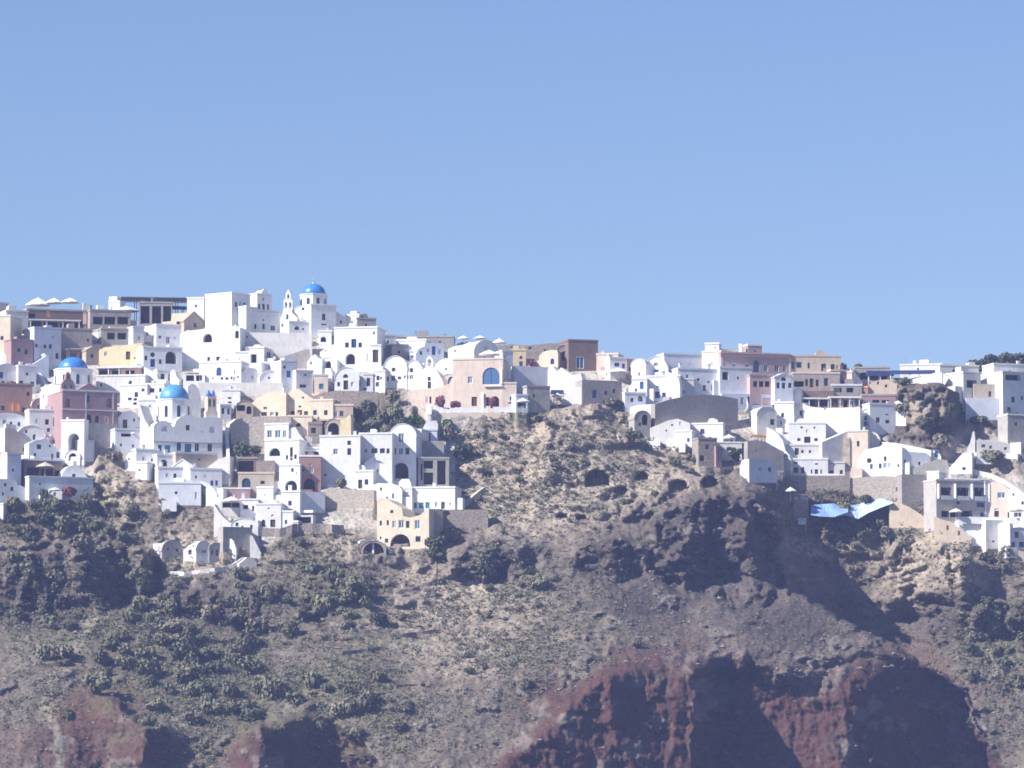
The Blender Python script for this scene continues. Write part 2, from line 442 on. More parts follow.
def masonry(key, c1, c2, scale=1.6):
    m, N, L, b = nt(key)
    tc = N.new('ShaderNodeTexCoord')
    mp = N.new('ShaderNodeMapping'); mp.inputs['Scale'].default_value = (1, 1, 1.7)
    L.new(tc.outputs['Object'], mp.inputs['Vector'])
    vo = N.new('ShaderNodeTexVoronoi'); vo.inputs['Scale'].default_value = scale
    L.new(mp.outputs[0], vo.inputs['Vector'])
    nz = N.new('ShaderNodeTexNoise'); nz.inputs['Scale'].default_value = .5; nz.inputs['Detail'].default_value = 7; nz.inputs['Roughness'].default_value = .7
    L.new(tc.outputs['Object'], nz.inputs['Vector'])
    sep = N.new('ShaderNodeSeparateColor'); L.new(vo.outputs['Color'], sep.inputs[0])
    ad = N.new('ShaderNodeMath'); ad.operation = 'ADD'; L.new(sep.outputs[0], ad.inputs[0]); L.new(nz.outputs['Fac'], ad.inputs[1])
    mr = N.new('ShaderNodeMapRange'); mr.inputs[1].default_value = .45; mr.inputs[2].default_value = 1.25
    L.new(ad.outputs[0], mr.inputs[0])
    mx = N.new('ShaderNodeMix'); mx.data_type = 'RGBA'
    mx.inputs[6].default_value = (*c1, 1); mx.inputs[7].default_value = (*c2, 1)
    L.new(mr.outputs[0], mx.inputs[0])
    L.new(mx.outputs[2], b.inputs['Base Color'])
    b.inputs['Roughness'].default_value = .95
    bp = N.new('ShaderNodeBump'); bp.inputs['Strength'].default_value = .6; bp.inputs['Distance'].default_value = .12
    bp.invert = True
    L.new(vo.outputs['Distance'], bp.inputs['Height']); L.new(bp.outputs[0], b.inputs['Normal'])
    M[key] = m


paint('white', (.79, .79, .80))
paint('offwhite', (.70, .68, .66), stain=.2)
paint('cream', (.74, .645, .50), stain=.2)
paint('ochre', (.70, .57, .37), stain=.2)
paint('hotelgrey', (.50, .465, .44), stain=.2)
paint('peach', (.73, .61, .51), stain=.18)
paint('sand', (.60, .50, .39), stain=.2)
paint('tan', (.50, .42, .34), stain=.2)
paint('pink', (.52, .36, .34), stain=.15)
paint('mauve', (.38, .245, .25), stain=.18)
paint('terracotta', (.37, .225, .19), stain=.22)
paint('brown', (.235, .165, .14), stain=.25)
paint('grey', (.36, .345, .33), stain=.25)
paint('shade_blue', (.60, .635, .72), stain=.15)  # white plaster in shade: the blue of the shade is put into the colour
paint('shade_paleblue', (.70, .72, .77), stain=.15)  # white walls with a lighter shade tint in the colour; also pale blue parts
paint('taupe', (.41, .36, .335), stain=.25)
paint('concrete', (.42, .40, .365), stain=.3)
paint('dome_blue', (.05, .24, .68), rough=.38, stain=.32, scale=1.1, bump=.05, vary=0, spec=.5)
paint('dome_pale', (.10, .33, .66), rough=.45, stain=.34, scale=1.1, bump=.05, vary=0, spec=.45)
paint('bluepaint', (.035, .10, .34), rough=.5, stain=.2, bump=0)
paint('tealpaint', (.06, .22, .34), rough=.5, stain=.2, bump=0)
paint('wood', (.10, .062, .042), rough=.7, stain=.35, bump=0)
paint('redpaint', (.42, .12, .09), rough=.6, bump=0)
paint('pinkpaint', (.66, .30, .30), rough=.6, bump=0)
paint('orangepaint', (.78, .34, .14), rough=.6, bump=0)
paint('canvas', (.78, .76, .73), rough=.9, stain=.1, bump=0)
paint('canvas_beige', (.56, .50, .40), rough=.9, stain=.15, bump=0)
paint('canvas_blue', (.05, .07, .20), rough=.9, stain=.2, bump=0)
paint('canvas_orange', (.70, .36, .15), rough=.9, stain=.15, bump=0)
paint('shade_interior', (.070, .060, .060), rough=.9, stain=.3, bump=0)  # back panels of openings, coloured dark to paint the shade inside
paint('metal', (.30, .30, .31), rough=.5, stain=.1, bump=0)
paint('whitemetal', (.75, .75, .74), rough=.5, stain=.05, bump=0)
paint('bark', (.13, .095, .07), rough=.95, stain=.4, bump=0)
masonry('stone', (.19, .16, .14), (.33, .28, .245), 3.2)
masonry('darkstone', (.235, .21, .20), (.33, .295, .28), 3.2)
masonry('palestone', (.33, .285, .245), (.48, .42, .355), 2.8)
masonry('loose', (.11, .095, .088), (.21, .18, .155), .8)
masonry('rockface', (.27, .225, .18), (.44, .37, .29), .8)


def plain(key, c, rough, spec=.5):
    m, N, L, b = nt(key)
    oi = N.new('ShaderNodeObjectInfo')
    mr = N.new('ShaderNodeMapRange'); mr.inputs[3].default_value = .5; mr.inputs[4].default_value = 1.6
    L.new(oi.outputs['Random'], mr.inputs[0])
    sc = N.new('ShaderNodeVectorMath'); sc.operation = 'SCALE'; sc.inputs[0].default_value = c
    L.new(mr.outputs[0], sc.inputs['Scale']); L.new(sc.outputs[0], b.inputs['Base Color'])
    b.inputs['Roughness'].default_value = rough
    b.inputs['Specular IOR Level'].default_value = spec
    M[key] = m


plain('glass', (.020, .027, .055), .12)
plain('blueglass', (.05, .10, .19), .15)


def leaf(key, c1, c2):
    m, N, L, b = nt(key)
    tc = N.new('ShaderNodeTexCoord'); oi = N.new('ShaderNodeObjectInfo')
    nz = N.new('ShaderNodeTexNoise'); nz.inputs['Scale'].default_value = .9; nz.inputs['Detail'].default_value = 4
    L.new(tc.outputs['Object'], nz.inputs['Vector'])
    ad = N.new('ShaderNodeMath'); ad.operation = 'ADD'; L.new(nz.outputs['Fac'], ad.inputs[0]); L.new(oi.outputs['Random'], ad.inputs[1])
    mr = N.new('ShaderNodeMapRange'); mr.inputs[1].default_value = .4; mr.inputs[2].default_value = 1.5
    L.new(ad.outputs[0], mr.inputs[0])
    mx = N.new('ShaderNodeMix'); mx.data_type = 'RGBA'
    mx.inputs[6].default_value = (*c1, 1); mx.inputs[7].default_value = (*c2, 1)
    L.new(mr.outputs[0], mx.inputs[0]); L.new(mx.outputs[2], b.inputs['Base Color'])
    b.inputs['Roughness'].default_value = .8
    b.inputs['Specular IOR Level'].default_value = .2
    M[key] = m


leaf('leaf', (.105, .112, .070), (.185, .182, .118))
leaf('drybush', (.135, .122, .090), (.225, .200, .150))
leaf('darkleaf', (.052, .064, .042), (.105, .115, .068))
leaf('greenleaf', (.045, .085, .022), (.085, .135, .040))
leaf('redleaf', (.17, .050, .052), (.27, .085, .085))
leaf('bougainvillea', (.17, .055, .095), (.26, .095, .13))

# blue plastic sheet
paint('tarp', (.44, .56, .80), rough=.75, stain=.25, scale=.9, bump=.5, vary=0, spec=.5)
paint('tarp_dark', (.22, .36, .66), rough=.75, stain=.2, scale=.9, bump=.5, vary=0, spec=.5)


def rock_material():
    m, N, L, b = nt('rock')
    at_ = N.new('ShaderNodeAttribute'); at_.attribute_name = 'rock'
    tc = N.new('ShaderNodeTexCoord')
    n1 = N.new('ShaderNodeTexNoise'); n1.inputs['Scale'].default_value = 1.1; n1.inputs['Detail'].default_value = 8; n1.inputs['Roughness'].default_value = .72
    n2 = N.new('ShaderNodeTexVoronoi'); n2.inputs['Scale'].default_value = .9
    n3 = N.new('ShaderNodeTexNoise'); n3.inputs['Scale'].default_value = .16; n3.inputs['Detail'].default_value = 5
    for n in (n1, n2, n3):
        L.new(tc.outputs['Object'], n.inputs['Vector'])
    mr = N.new('ShaderNodeMapRange'); mr.inputs[1].default_value = .3; mr.inputs[2].default_value = .72; mr.inputs[3].default_value = .62; mr.inputs[4].default_value = 1.42
    L.new(n1.outputs['Fac'], mr.inputs[0])
    mr3 = N.new('ShaderNodeMapRange'); mr3.inputs[1].default_value = .3; mr3.inputs[2].default_value = .7; mr3.inputs[3].default_value = .82; mr3.inputs[4].default_value = 1.18
    L.new(n3.outputs['Fac'], mr3.inputs[0])
    mu = N.new('ShaderNodeMath'); mu.operation = 'MULTIPLY'; L.new(mr.outputs[0], mu.inputs[0]); L.new(mr3.outputs[0], mu.inputs[1])
    sc = N.new('ShaderNodeVectorMath'); sc.operation = 'SCALE'
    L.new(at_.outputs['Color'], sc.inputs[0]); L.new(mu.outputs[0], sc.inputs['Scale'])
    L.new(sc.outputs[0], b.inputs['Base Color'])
    b.inputs['Roughness'].default_value = .95
    b.inputs['Specular IOR Level'].default_value = .15
    b1 = N.new('ShaderNodeBump'); b1.inputs['Strength'].default_value = .9; b1.inputs['Distance'].default_value = .5
    L.new(n1.outputs['Fac'], b1.inputs['Height'])
    b2 = N.new('ShaderNodeBump'); b2.inputs['Strength'].default_value = .45; b2.inputs['Distance'].default_value = .5
    L.new(n2.outputs['Distance'], b2.inputs['Height']); L.new(b1.outputs[0], b2.inputs['Normal']); L.new(b2.outputs[0], b.inputs['Normal'])
    return m


# ------------------------------------------------------------------ object helpers
def link(name, bm, mat, parent=None, smooth=False, fixn=True):
    me = bpy.data.meshes.new(name)
    if fixn:
        bmesh.ops.recalc_face_normals(bm, faces=bm.faces)
    bm.to_mesh(me)
    bm.free()
    if smooth:
        for p in me.polygons:
            p.use_smooth = True
    me.materials.append(M[mat] if isinstance(mat, str) else mat)
    o = bpy.data.objects.new(name, me)
    if parent is not None:
        o.parent = parent
    col.objects.link(o)
    return o


def tag(o, label, cat, group=None, kind=None):
    o['label'] = label
    o['category'] = cat
    if group: o['group'] = group
    o['kind'] = kind or 'thing'
    return o


def empty(name, loc, yaw=0.0):
    o = bpy.data.objects.new(name, None)
    o.empty_display_size = .5
    o.location = loc
    o.rotation_euler = (0, 0, yaw)
    col.objects.link(o)
    return o


def box(bm, x0, y0, z0, x1, y1, z1):
    v = [bm.verts.new(p) for p in ((x0, y0, z0), (x1, y0, z0), (x1, y1, z0), (x0, y1, z0), (x0, y0, z1), (x1, y0, z1), (x1, y1, z1), (x0, y1, z1))]
    for f in ((0, 3, 2, 1), (4, 5, 6, 7), (0, 1, 5, 4), (1, 2, 6, 5), (2, 3, 7, 6), (3, 0, 4, 7)):
        bm.faces.new([v[i] for i in f])


def tube(bm, p0, p1, r0, r1, n=6):
    p0, p1 = Vector(p0), Vector(p1)
    d = (p1 - p0).normalized()
    a = d.orthogonal().normalized()
    b = d.cross(a)
    A, B = [], []
    for i in range(n):
        t = 2 * math.pi * i / n
        w = a * math.cos(t) + b * math.sin(t)
        A.append(bm.verts.new(p0 + w * r0)); B.append(bm.verts.new(p1 + w * r1))
    for i in range(n):
        bm.faces.new([A[i], A[(i + 1) % n], B[(i + 1) % n], B[i]])
    bm.faces.new(A[::-1]); bm.faces.new(B)


def area(poly):
    return sum(poly[i][0] * poly[(i + 1) % len(poly)][1] - poly[(i + 1) % len(poly)][0] * poly[i][1] for i in range(len(poly))) / 2


def face_with_holes(bm, outer, holes, y):
    loops = [[Vector((p[0], p[1], 0)) for p in outer]] + [[Vector((p[0], p[1], 0)) for p in h] for h in holes]
    flat = [p for l in loops for p in l]
    vs = [bm.verts.new((p.x, y, p.y)) for p in flat]
    if not holes:
        try:
            tris = tessellate_polygon(loops)
        except Exception:
            tris = []
    else:
        tris = tessellate_polygon(loops)
    for t in tris:
        if len(set(t)) == 3:
            try:
                bm.faces.new([vs[i] for i in t])
            except ValueError:
                pass
    return vs


def prism(outer, holes=(), dep=6.0, y0=0.0):
    """solid with the given front outline (x,z); holes = (polygon, depth or None for right through)"""
    bm = bmesh.new()
    if area(outer) < 0: outer = outer[::-1]
    vs = face_with_holes(bm, outer, [h[0] for h in holes], y0)
    vb = face_with_holes(bm, outer, [h[0] for h in holes if h[1] is None], y0 + dep)
    n = len(outer)
    for i in range(n):
        j = (i + 1) % n
        bm.faces.new([vs[i], vs[j], vb[j], vb[i]])
    k, kb = n, n
    for poly, d in holes:
        m = len(poly)
        if d is None:
            for i in range(m):
                j = (i + 1) % m
                bm.faces.new([vs[k + i], vs[k + j], vb[kb + j], vb[kb + i]])
            kb += m
        else:
            w = [bm.verts.new((p[0], y0 + d, p[1])) for p in poly]
            for i in range(m):
                j = (i + 1) % m
                bm.faces.new([vs[k + i], vs[k + j], w[j], w[i]])
            bm.faces.new(w)
        k += m
    return bm


def arch_poly(cx, z0, w, h, n=8, rise=None):
    r = w / 2
    rise = min(r if rise is None else rise, h * .8)
    pts = [(cx - r, z0), (cx + r, z0)]
    for i in range(n + 1):
        t = math.pi * i / n
        pts.append((cx + r * math.cos(t), z0 + h - rise + rise * math.sin(t)))
    return pts


def rect_poly(cx, z0, w, h):
    return [(cx - w / 2, z0), (cx + w / 2, z0), (cx + w / 2, z0 + h), (cx - w / 2, z0 + h)]


def round_poly(cx, cz, r, n=12):
    return [(cx + r * math.cos(2 * math.pi * i / n), cz + r * math.sin(2 * math.pi * i / n)) for i in range(n)]


def inset(poly, t):
    cx = sum(p[0] for p in poly) / len(poly); cz = sum(p[1] for p in poly) / len(poly)
    xs = [p[0] for p in poly]; zs = [p[1] for p in poly]
    w, h = max(xs) - min(xs), max(zs) - min(zs)
    fx, fz = max(.4, 1 - 2 * t / max(w, .01)), max(.4, 1 - 2 * t / max(h, .01))
    mx, mz = (max(xs) + min(xs)) / 2, (max(zs) + min(zs)) / 2
    return [(mx + (p[0] - mx) * fx, mz + (p[1] - mz) * fz) for p in poly]


def ring_mesh(poly, t, ya, yb, bar=True):
    """a frame of width t between depths ya (front) and yb, with a middle bar"""
    inn = inset(poly, t)
    bm = bmesh.new()
    n = len(poly)
    o = [bm.verts.new((p[0], ya, p[1])) for p in poly]; i_ = [bm.verts.new((p[0], ya, p[1])) for p in inn]
    ib = [bm.verts.new((p[0], yb, p[1])) for p in inn]
    for k in range(n):
        j = (k + 1) % n
        bm.faces.new([o[k], o[j], i_[j], i_[k]]); bm.faces.new([i_[k], i_[j], ib[j], ib[k]])
    if bar:
        xs = [p[0] for p in inn]; zs = [p[1] for p in inn]
        cx = (max(xs) + min(xs)) / 2
        box(bm, cx - t * .35, ya + .004, min(zs), cx + t * .35, yb, max(zs) - .002)
    return bm, inn


def poly_mesh(poly, y):
    bm = bmesh.new()
    bm.faces.new([bm.verts.new((p[0], y, p[1])) for p in poly])
    return bm


KINDS = {  # code: (part name, shape, frame material, pane name, pane material, recess)
    'w': ('window', 'rect', 'wood', 'pane', 'glass', .26),
    'W': ('window', 'rect', 'whitemetal', 'pane', 'blueglass', .22),
    'a': ('window', 'arch', 'wood', 'pane', 'glass', .26),
    'r': ('window', 'round', 'wood', 'pane', 'glass', .26),
    'b': ('door', 'rect', 'bluepaint', 'door_panel', 'bluepaint', .2),
    'B': ('window', 'arch', 'bluepaint', 'pane', 'blueglass', .2),
    't': ('door', 'rect', 'tealpaint', 'door_panel', 'tealpaint', .2),
    'd': ('door', 'rect', 'wood', 'door_panel', 'wood', .28),
    'D': ('door', 'arch', 'wood', 'door_panel', 'wood', .28),
    'p': ('door', 'rect', 'whitemetal', 'door_panel', 'pinkpaint', .15),
    'q': ('shutter', 'rect', 'orangepaint', 'slat_panel', 'orangepaint', .12),
    'o': ('opening', 'rect', None, None, 'shade_interior', 1.6),
    'O': ('opening', 'arch', None, None, 'shade_interior', 1.6),
    'n': ('niche', 'arch', None, None, None, .5),
    'h': ('hole', 'arch', None, None, None, None),
}


class Frame:
    """a vertical facade plane through a ground point; turns picture points into local x, z"""
    def __init__(self, u, v, y, yaw):
        self.yaw = rad(yaw)
        self.O = at(u, v, y)
        self.X = Vector((math.cos(self.yaw), math.sin(self.yaw), 0))
        self.n = Vector((math.sin(self.yaw), -math.cos(self.yaw), 0))

    def loc(self, u, v, back=0.0):
        d = ray(u, v)
        p = CAM + d * ((self.O - self.n * back - CAM).dot(self.n) / d.dot(self.n))
        q = p - self.O
        return (q.dot(self.X), q.z)


def parse_ops(s):
    out = []
    for tok in s.split():
        k = tok[0]
        vals = [float(x) for x in tok[1:].split(',')]
        out.append((k, vals))
    return out


def openings(root, F, ops, outline):
    """holes in the facade for each opening, and its frame and pane as children"""
    xs = [p[0] for p in outline]
    holes, boxes, later = [], [], []
    for k, (u, v, w, h) in ops:
        cx, cz = F.loc(u, v)
        wl = abs(F.loc(u + w / 2, v)[0] - F.loc(u - w / 2, v)[0]); hl = h * MPP
        name, shape, fm, pn, pm, rec = KINDS[k]
        if k in 'wa' and random.random() < .5: fm = random.choice(('bluepaint', 'whitemetal', 'grey', 'tealpaint'))
        if shape == 'rect': poly = rect_poly(cx, cz - hl / 2, wl, hl)
        elif shape == 'arch': poly = arch_poly(cx, cz - hl / 2, wl, hl)
        else: poly = round_poly(cx, cz, wl / 2)
        bx = (cx - wl / 2, cz - hl / 2, cx + wl / 2, cz + hl / 2)
        if bx[0] < min(xs) + .06 or bx[2] > max(xs) - .06: continue
        if any(not (bx[2] + .05 < q[0] or q[2] + .05 < bx[0] or bx[3] + .05 < q[1] or q[3] + .05 < bx[1]) for q in boxes): continue
        if not all(inside(p, outline) for p in poly): continue
        boxes.append(bx)
        holes.append((poly, rec))
        later.append((name, poly, fm, pn, pm, rec))
    return holes, later


def inside(p, poly):
    c, n = False, len(poly)
    for i in range(n):
        a, b = poly[i], poly[(i + 1) % n]
        if (a[1] > p[1]) != (b[1] > p[1]) and p[0] < (b[0] - a[0]) * (p[1] - a[1]) / (b[1] - a[1]) + a[0]:
            c = not c
    return c


def fit_openings(root, later):
    for name, poly, fm, pn, pm, rec in later:
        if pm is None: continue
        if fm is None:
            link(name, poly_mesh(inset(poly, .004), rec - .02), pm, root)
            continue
        bm, inn = ring_mesh(poly, .17 if fm in ('whitemetal', 'bluepaint') else .09, rec - .10, rec - .03, bar=name == 'window')
        f = link(name, bm, fm, root, fixn=False)
        link(pn, poly_mesh(inn, rec - .04), pm, f)


ROOFC = {'white': 'white', 'offwhite': 'offwhite'}


def H(label, u0, v0, u1, v1, c='white', yaw=0, dep=7, op='', roof='flat', name='house', cat='house', dy=0.0, ext=2.0,
      top=None, group=None, chim=None, y=None, base=None, roofc=None, rise=None):
    uc = (u0 + u1) / 2
    if dy < 0: dy *= .15
    auto = y is None
    if abs(yaw) < 10: yaw -= 5
    elif 10 <= yaw < 26:
        yaw += 6
        if name != 'church': dep *= .78
    if y is None:
        half = (u1 - u0) / 2 * MPP
        y = ground(uc, min(v1, 899)) - .3 - abs(math.tan(rad(yaw)) * half) * .3 + dy
    F = Frame(uc, v1, y, yaw)
    x0, x1 = F.loc(u0, v1)[0], F.loc(u1, v1)[0]
    zt = F.loc(uc, v0)[1]
    if auto and ext >= 0:
        if roof != 'none' or op: dig([(u_, v1, F.O.y + F.X.y * x_) for u_, x_ in ((u0, x0), (uc, (x0 + x1) / 2), (u1, x1))], v0)
        pad([(u_, v1, F.O.y + F.X.y * x_) for u_, x_ in ((u0, x0), (uc, (x0 + x1) / 2), (u1, x1))])
        if yaw > 5:   # the side that shows
            pad([(u0 - dep * math.sin(rad(yaw)) / MPP, v1 - dep * .05, F.O.y + F.X.y * x0 + dep * math.cos(rad(yaw))), (u0, v1, F.O.y + F.X.y * x0)])
        elif yaw < -5:
            pad([(u1, v1, F.O.y + F.X.y * x1), (u1 - dep * math.sin(rad(yaw)) / MPP, v1 - dep * .05, F.O.y + F.X.y * x1 + dep * math.cos(rad(yaw)))])
        ext = max(1.0, min(ext, 1.6))
    zb = -ext
    jit = lambda a=.05: random.uniform(-a, a)
    if top:                                       # outline given point by point, left to right
        pts = [F.loc(*p) for p in top]
        outline = [(pts[0][0], zb), (pts[-1][0], zb)] + pts[::-1]
    elif roof == 'vault':
        r = (x1 - x0) / 2
        ri = min(r * .95 if rise is None else rise, zt * .75)
        outline = [(x0, zb), (x1, zb)] + [((x0 + x1) / 2 + r * math.cos(math.pi * i / 14), zt - ri + ri * math.sin(math.pi * i / 14)) for i in range(15)]
    elif roof == 'gable':
        ri = min((x1 - x0) * .28, zt * .5) if rise is None else rise
        outline = [(x0, zb), (x1, zb), (x1, zt - ri), ((x0 + x1) / 2, zt), (x0, zt - ri)]
    else:
        outline = [(x0, zb), (x1, zb), (x1, zt + jit()), ((x0 + x1) / 2 + jit(.4), zt + jit(.03)), (x0, zt + jit())]
    ops = parse_ops(op)
    if name == 'house' and c in ('white', 'offwhite', 'shade_paleblue', 'cream') and ops and not (y is not None and not auto):
        want = min(4, int((u1 - u0) * (v1 - v0) / 230)) - len(ops)
        for _ in range(max(0, want)):
            ops.append((random.choice('wwwar'), (random.uniform(u0 + 3, u1 - 3), random.uniform(v0 + 4, v1 - 5), random.uniform(1.8, 2.8), random.uniform(2.6, 4.2))))
    need_root = bool(ops) or roof in ('flat', 'vault', 'gable') and not top
    yawr = rad(yaw)
    if not need_root:
        o = link(name, prism(outline, (), dep), c)
        o.location = F.O; o.rotation_euler = (0, 0, yawr)
        tag(o, label, cat, group)
        return o, F
    root = empty(name, F.O, yawr)
    tag(root, label, cat, group)
    holes, later = openings(root, F, ops, outline)
    link('wall', prism(outline, holes, dep), c, root)
    fit_openings(root, later)
    if not top:
        rc = roofc or c
        if roof == 'flat':
            bm = bmesh.new()
            e = .10
            zr = zt + .06
            # parapet: four low walls round a sunken roof
            t = .28
            box(bm, x0 - e, -e, zr, x1 + e, t, zr + .42)
            box(bm, x0 - e, dep - t, zr, x1 + e, dep + e, zr + .42)
            box(bm, x0 - e, t, zr, x0 + t, dep - t, zr + .42)
            box(bm, x1 - t, t, zr, x1 + e, dep - t, zr + .42)
            box(bm, x0 + t, t, zr, x1 - t, dep - t, zr + .08)
            link('roof', bm, rc, root)
        elif roof == 'vault':
            xs_ = [(p[0], p[1]) for p in outline[2:]]
            cx = (x0 + x1) / 2
            zc = zt - ri
            outr = [(cx + (p[0] - cx) * (1 + .14 / r), zc + (p[1] - zc) * (1 + .14 / max(ri, .3)) + (.0)) for p in xs_]
            inn = [(cx + (p[0] - cx) * (1 + .012 / r), zc + (p[1] - zc) * (1 + .012 / max(ri, .3))) for p in xs_]
            link('roof', prism(outr + inn[::-1], (), dep + .2, -.12), rc, root, smooth=False)
        elif roof == 'gable':
            hx = (x1 - x0) / 2; cx = (x0 + x1) / 2
            pr = [(x0 - .2, zt - ri - .10), (cx, zt + .02), (x1 + .2, zt - ri - .10), (x1 + .2, zt - ri + .14), (cx, zt + .26), (x0 - .2, zt - ri + .14)]
            link('roof', prism(pr, (), dep + .3, -.15), rc, root)
    if chim is None and name == 'house' and roof == 'flat' and not top and random.random() < .55 and x1 - x0 > 3:
        chim = 1
    if chim and roof == 'flat' and not top:
        for _ in range(chim):
            bm = bmesh.new()
            cx = random.uniform(x0 + .6, x1 - .6); cy = random.uniform(.8, min(dep - .8, 3))
            h = random.uniform(.6, 1.3); w = random.uniform(.22, .4)
            box(bm, cx - w, cy - w, zt + .05, cx + w, cy + w, zt + .42 + h)
            box(bm, cx - w - .07, cy - w - .07, zt + .42 + h + .002, cx + w + .07, cy + w + .07, zt + .56 + h)
            link('chimney', bm, c, root)
    if name == 'house' and auto and dep >= 5 and x1 - x0 > 3.2:
        # the small built-on pieces such houses gather: terrace walls, lean-tos, roof huts
        k = random.random()
        wdt = x1 - x0
        if k < .62:
            a = x0 + random.uniform(-.1, .45) * wdt; b = a + random.uniform(.3, .6) * wdt
            hh = random.uniform(.5, 1.0); dd = random.uniform(1.0, 2.0)
            bm = bmesh.new()
            box(bm, a, -dd, zb, b, -dd + .25, hh); box(bm, a, -dd + .25, zb, a + .25, -.003, hh * .8); box(bm, b - .25, -dd + .25, zb, b, -.003, hh * .8)
            box(bm, a + .25, -dd + .25, zb, b - .25, -.003, .05)
            link('terrace', bm, 'white' if c in ('white', 'offwhite', 'shade_paleblue', 'shade_blue') else c, root)
        if random.random() < .38:
            side = random.choice((-1, 1))
            sx = x0 if side < 0 else x1
            lw = random.uniform(1.2, 2.4); lh = zt * random.uniform(.35, .65)
            bm = bmesh.new(); y_ = random.uniform(.2, .8)
            box(bm, min(sx + side * .003, sx + side * lw), y_, zb, max(sx + side * .003, sx + side * lw), y_ + 3, lh)
            link('annex', bm, c, root)
        if roof == 'flat' and not top and random.random() < .4:
            rw = random.uniform(1.4, 2.4); cx = random.uniform(x0 + rw / 2 + .2, x1 - rw / 2 - .2) if wdt > rw + .6 else (x0 + x1) / 2
            y_ = random.uniform(.8, 1.8); hh = random.uniform(.9, 1.7)
            link('roof_hut', prism(arch_poly(cx, zt + .15, rw, hh, 8, random.choice((.12, rw * .4))), (), 2.2, y_), c, root)
    return root, F


def W(label, top, hpx, c='white', thick=.5, name='wall', cat='wall', dy=-.2, ext=.8, y=None):
    fixed = y
    """a free wall that follows the slope: top edge given in picture points, height in picture units"""
    bm = bmesh.new()
    P = []
    # resample so that it follows the ground
    pts = []
    for (a, b) in zip(top[:-1], top[1:]):
        n = max(1, int(math.hypot(b[0] - a[0], b[1] - a[1]) / 6))
        for i in range(n):
            pts.append((a[0] + (b[0] - a[0]) * i / n, a[1] + (b[1] - a[1]) * i / n))
    pts.append(top[-1])
    B = []
    for (u, v) in pts:
        y = fixed if fixed is not None else ground(u, min(v + hpx, 899)) + (dy * .3 if dy < 0 else dy)
        zf = at(u, v + hpx, y).z
        if ext > .3: B.append((u, v + hpx, y))
        P.append((at(u, v, y), zf - ext))
    if len(B) > 1 and name != 'balustrade': pad(B)
    org = P[len(P) // 2][0].copy(); org.z = P[len(P) // 2][1]
    rows = []
    for i, (p, zb) in enumerate(P):
        a, b = P[max(0, i - 1)][0], P[min(len(P) - 1, i + 1)][0]
        t = Vector((b.x - a.x, b.y - a.y, 0)).normalized()
        nrm = Vector((-t.y, t.x, 0)) * thick
        q = p - org
        q.z += random.uniform(-.06, .06)
        z0 = zb - org.z
        rows.append([bm.verts.new(c_) for c_ in ((q.x, q.y, z0), (q.x, q.y, q.z), (q.x + nrm.x, q.y + nrm.y, q.z), (q.x + nrm.x, q.y + nrm.y, z0))])
    for a, b in zip(rows[:-1], rows[1:]):
        for k in range(4):
            bm.faces.new([a[k], b[k], b[(k + 1) % 4], a[(k + 1) % 4]])
    bm.faces.new(rows[0][::-1]); bm.faces.new(rows[-1])
    o = link(name, bm, c)
    o.location = org
    tag(o, label, cat)
    return o


def parasol(label, u, v0, v1, w, y=None, dy=-1.0, c='canvas', hpx=4.5, group=None, name='parasol'):
    """canopy whose tip is at v0, foot at v1, w wide"""
    drop = .3
    if y is None:
        y = ground(u, v1) + dy
        drop = min(1.2, reach(u, v1, y, at(u, v1, y).z, .3))
    o = at(u, v1, y)
    zt = at(u, v0, y).z - o.z
    r = w * MPP / 2
    ch = hpx * MPP
    root = empty(name, o, random.uniform(0, .7))
    tag(root, label, 'parasol', group)
    bm = bmesh.new()
    n = 8
    tip = bm.verts.new((0, 0, zt)); tip2 = bm.verts.new((0, 0, zt - .10))
    mid, rim, low = [], [], []
    for i in range(n):
        a = 2 * math.pi * i / n
        mid.append(bm.verts.new((.5 * r * math.cos(a), .5 * r * math.sin(a), zt - ch * .42)))
        rim.append(bm.verts.new((r * math.cos(a), r * math.sin(a), zt - ch)))
        low.append(bm.verts.new((r * .99 * math.cos(a), r * .99 * math.sin(a), zt - ch - .14)))
    for i in range(n):
        j = (i + 1) % n
        bm.faces.new([tip, mid[i], mid[j]]); bm.faces.new([mid[i], rim[i], rim[j], mid[j]])
        bm.faces.new([rim[i], low[i], low[j], rim[j]]); bm.faces.new([tip2, low[j], low[i]])
    link('canopy', bm, c, root)
    bm = bmesh.new(); tube(bm, (0, 0, -drop), (0, 0, zt + .15), .05, .045)
    link('pole', bm, 'whitemetal', root)
    return root


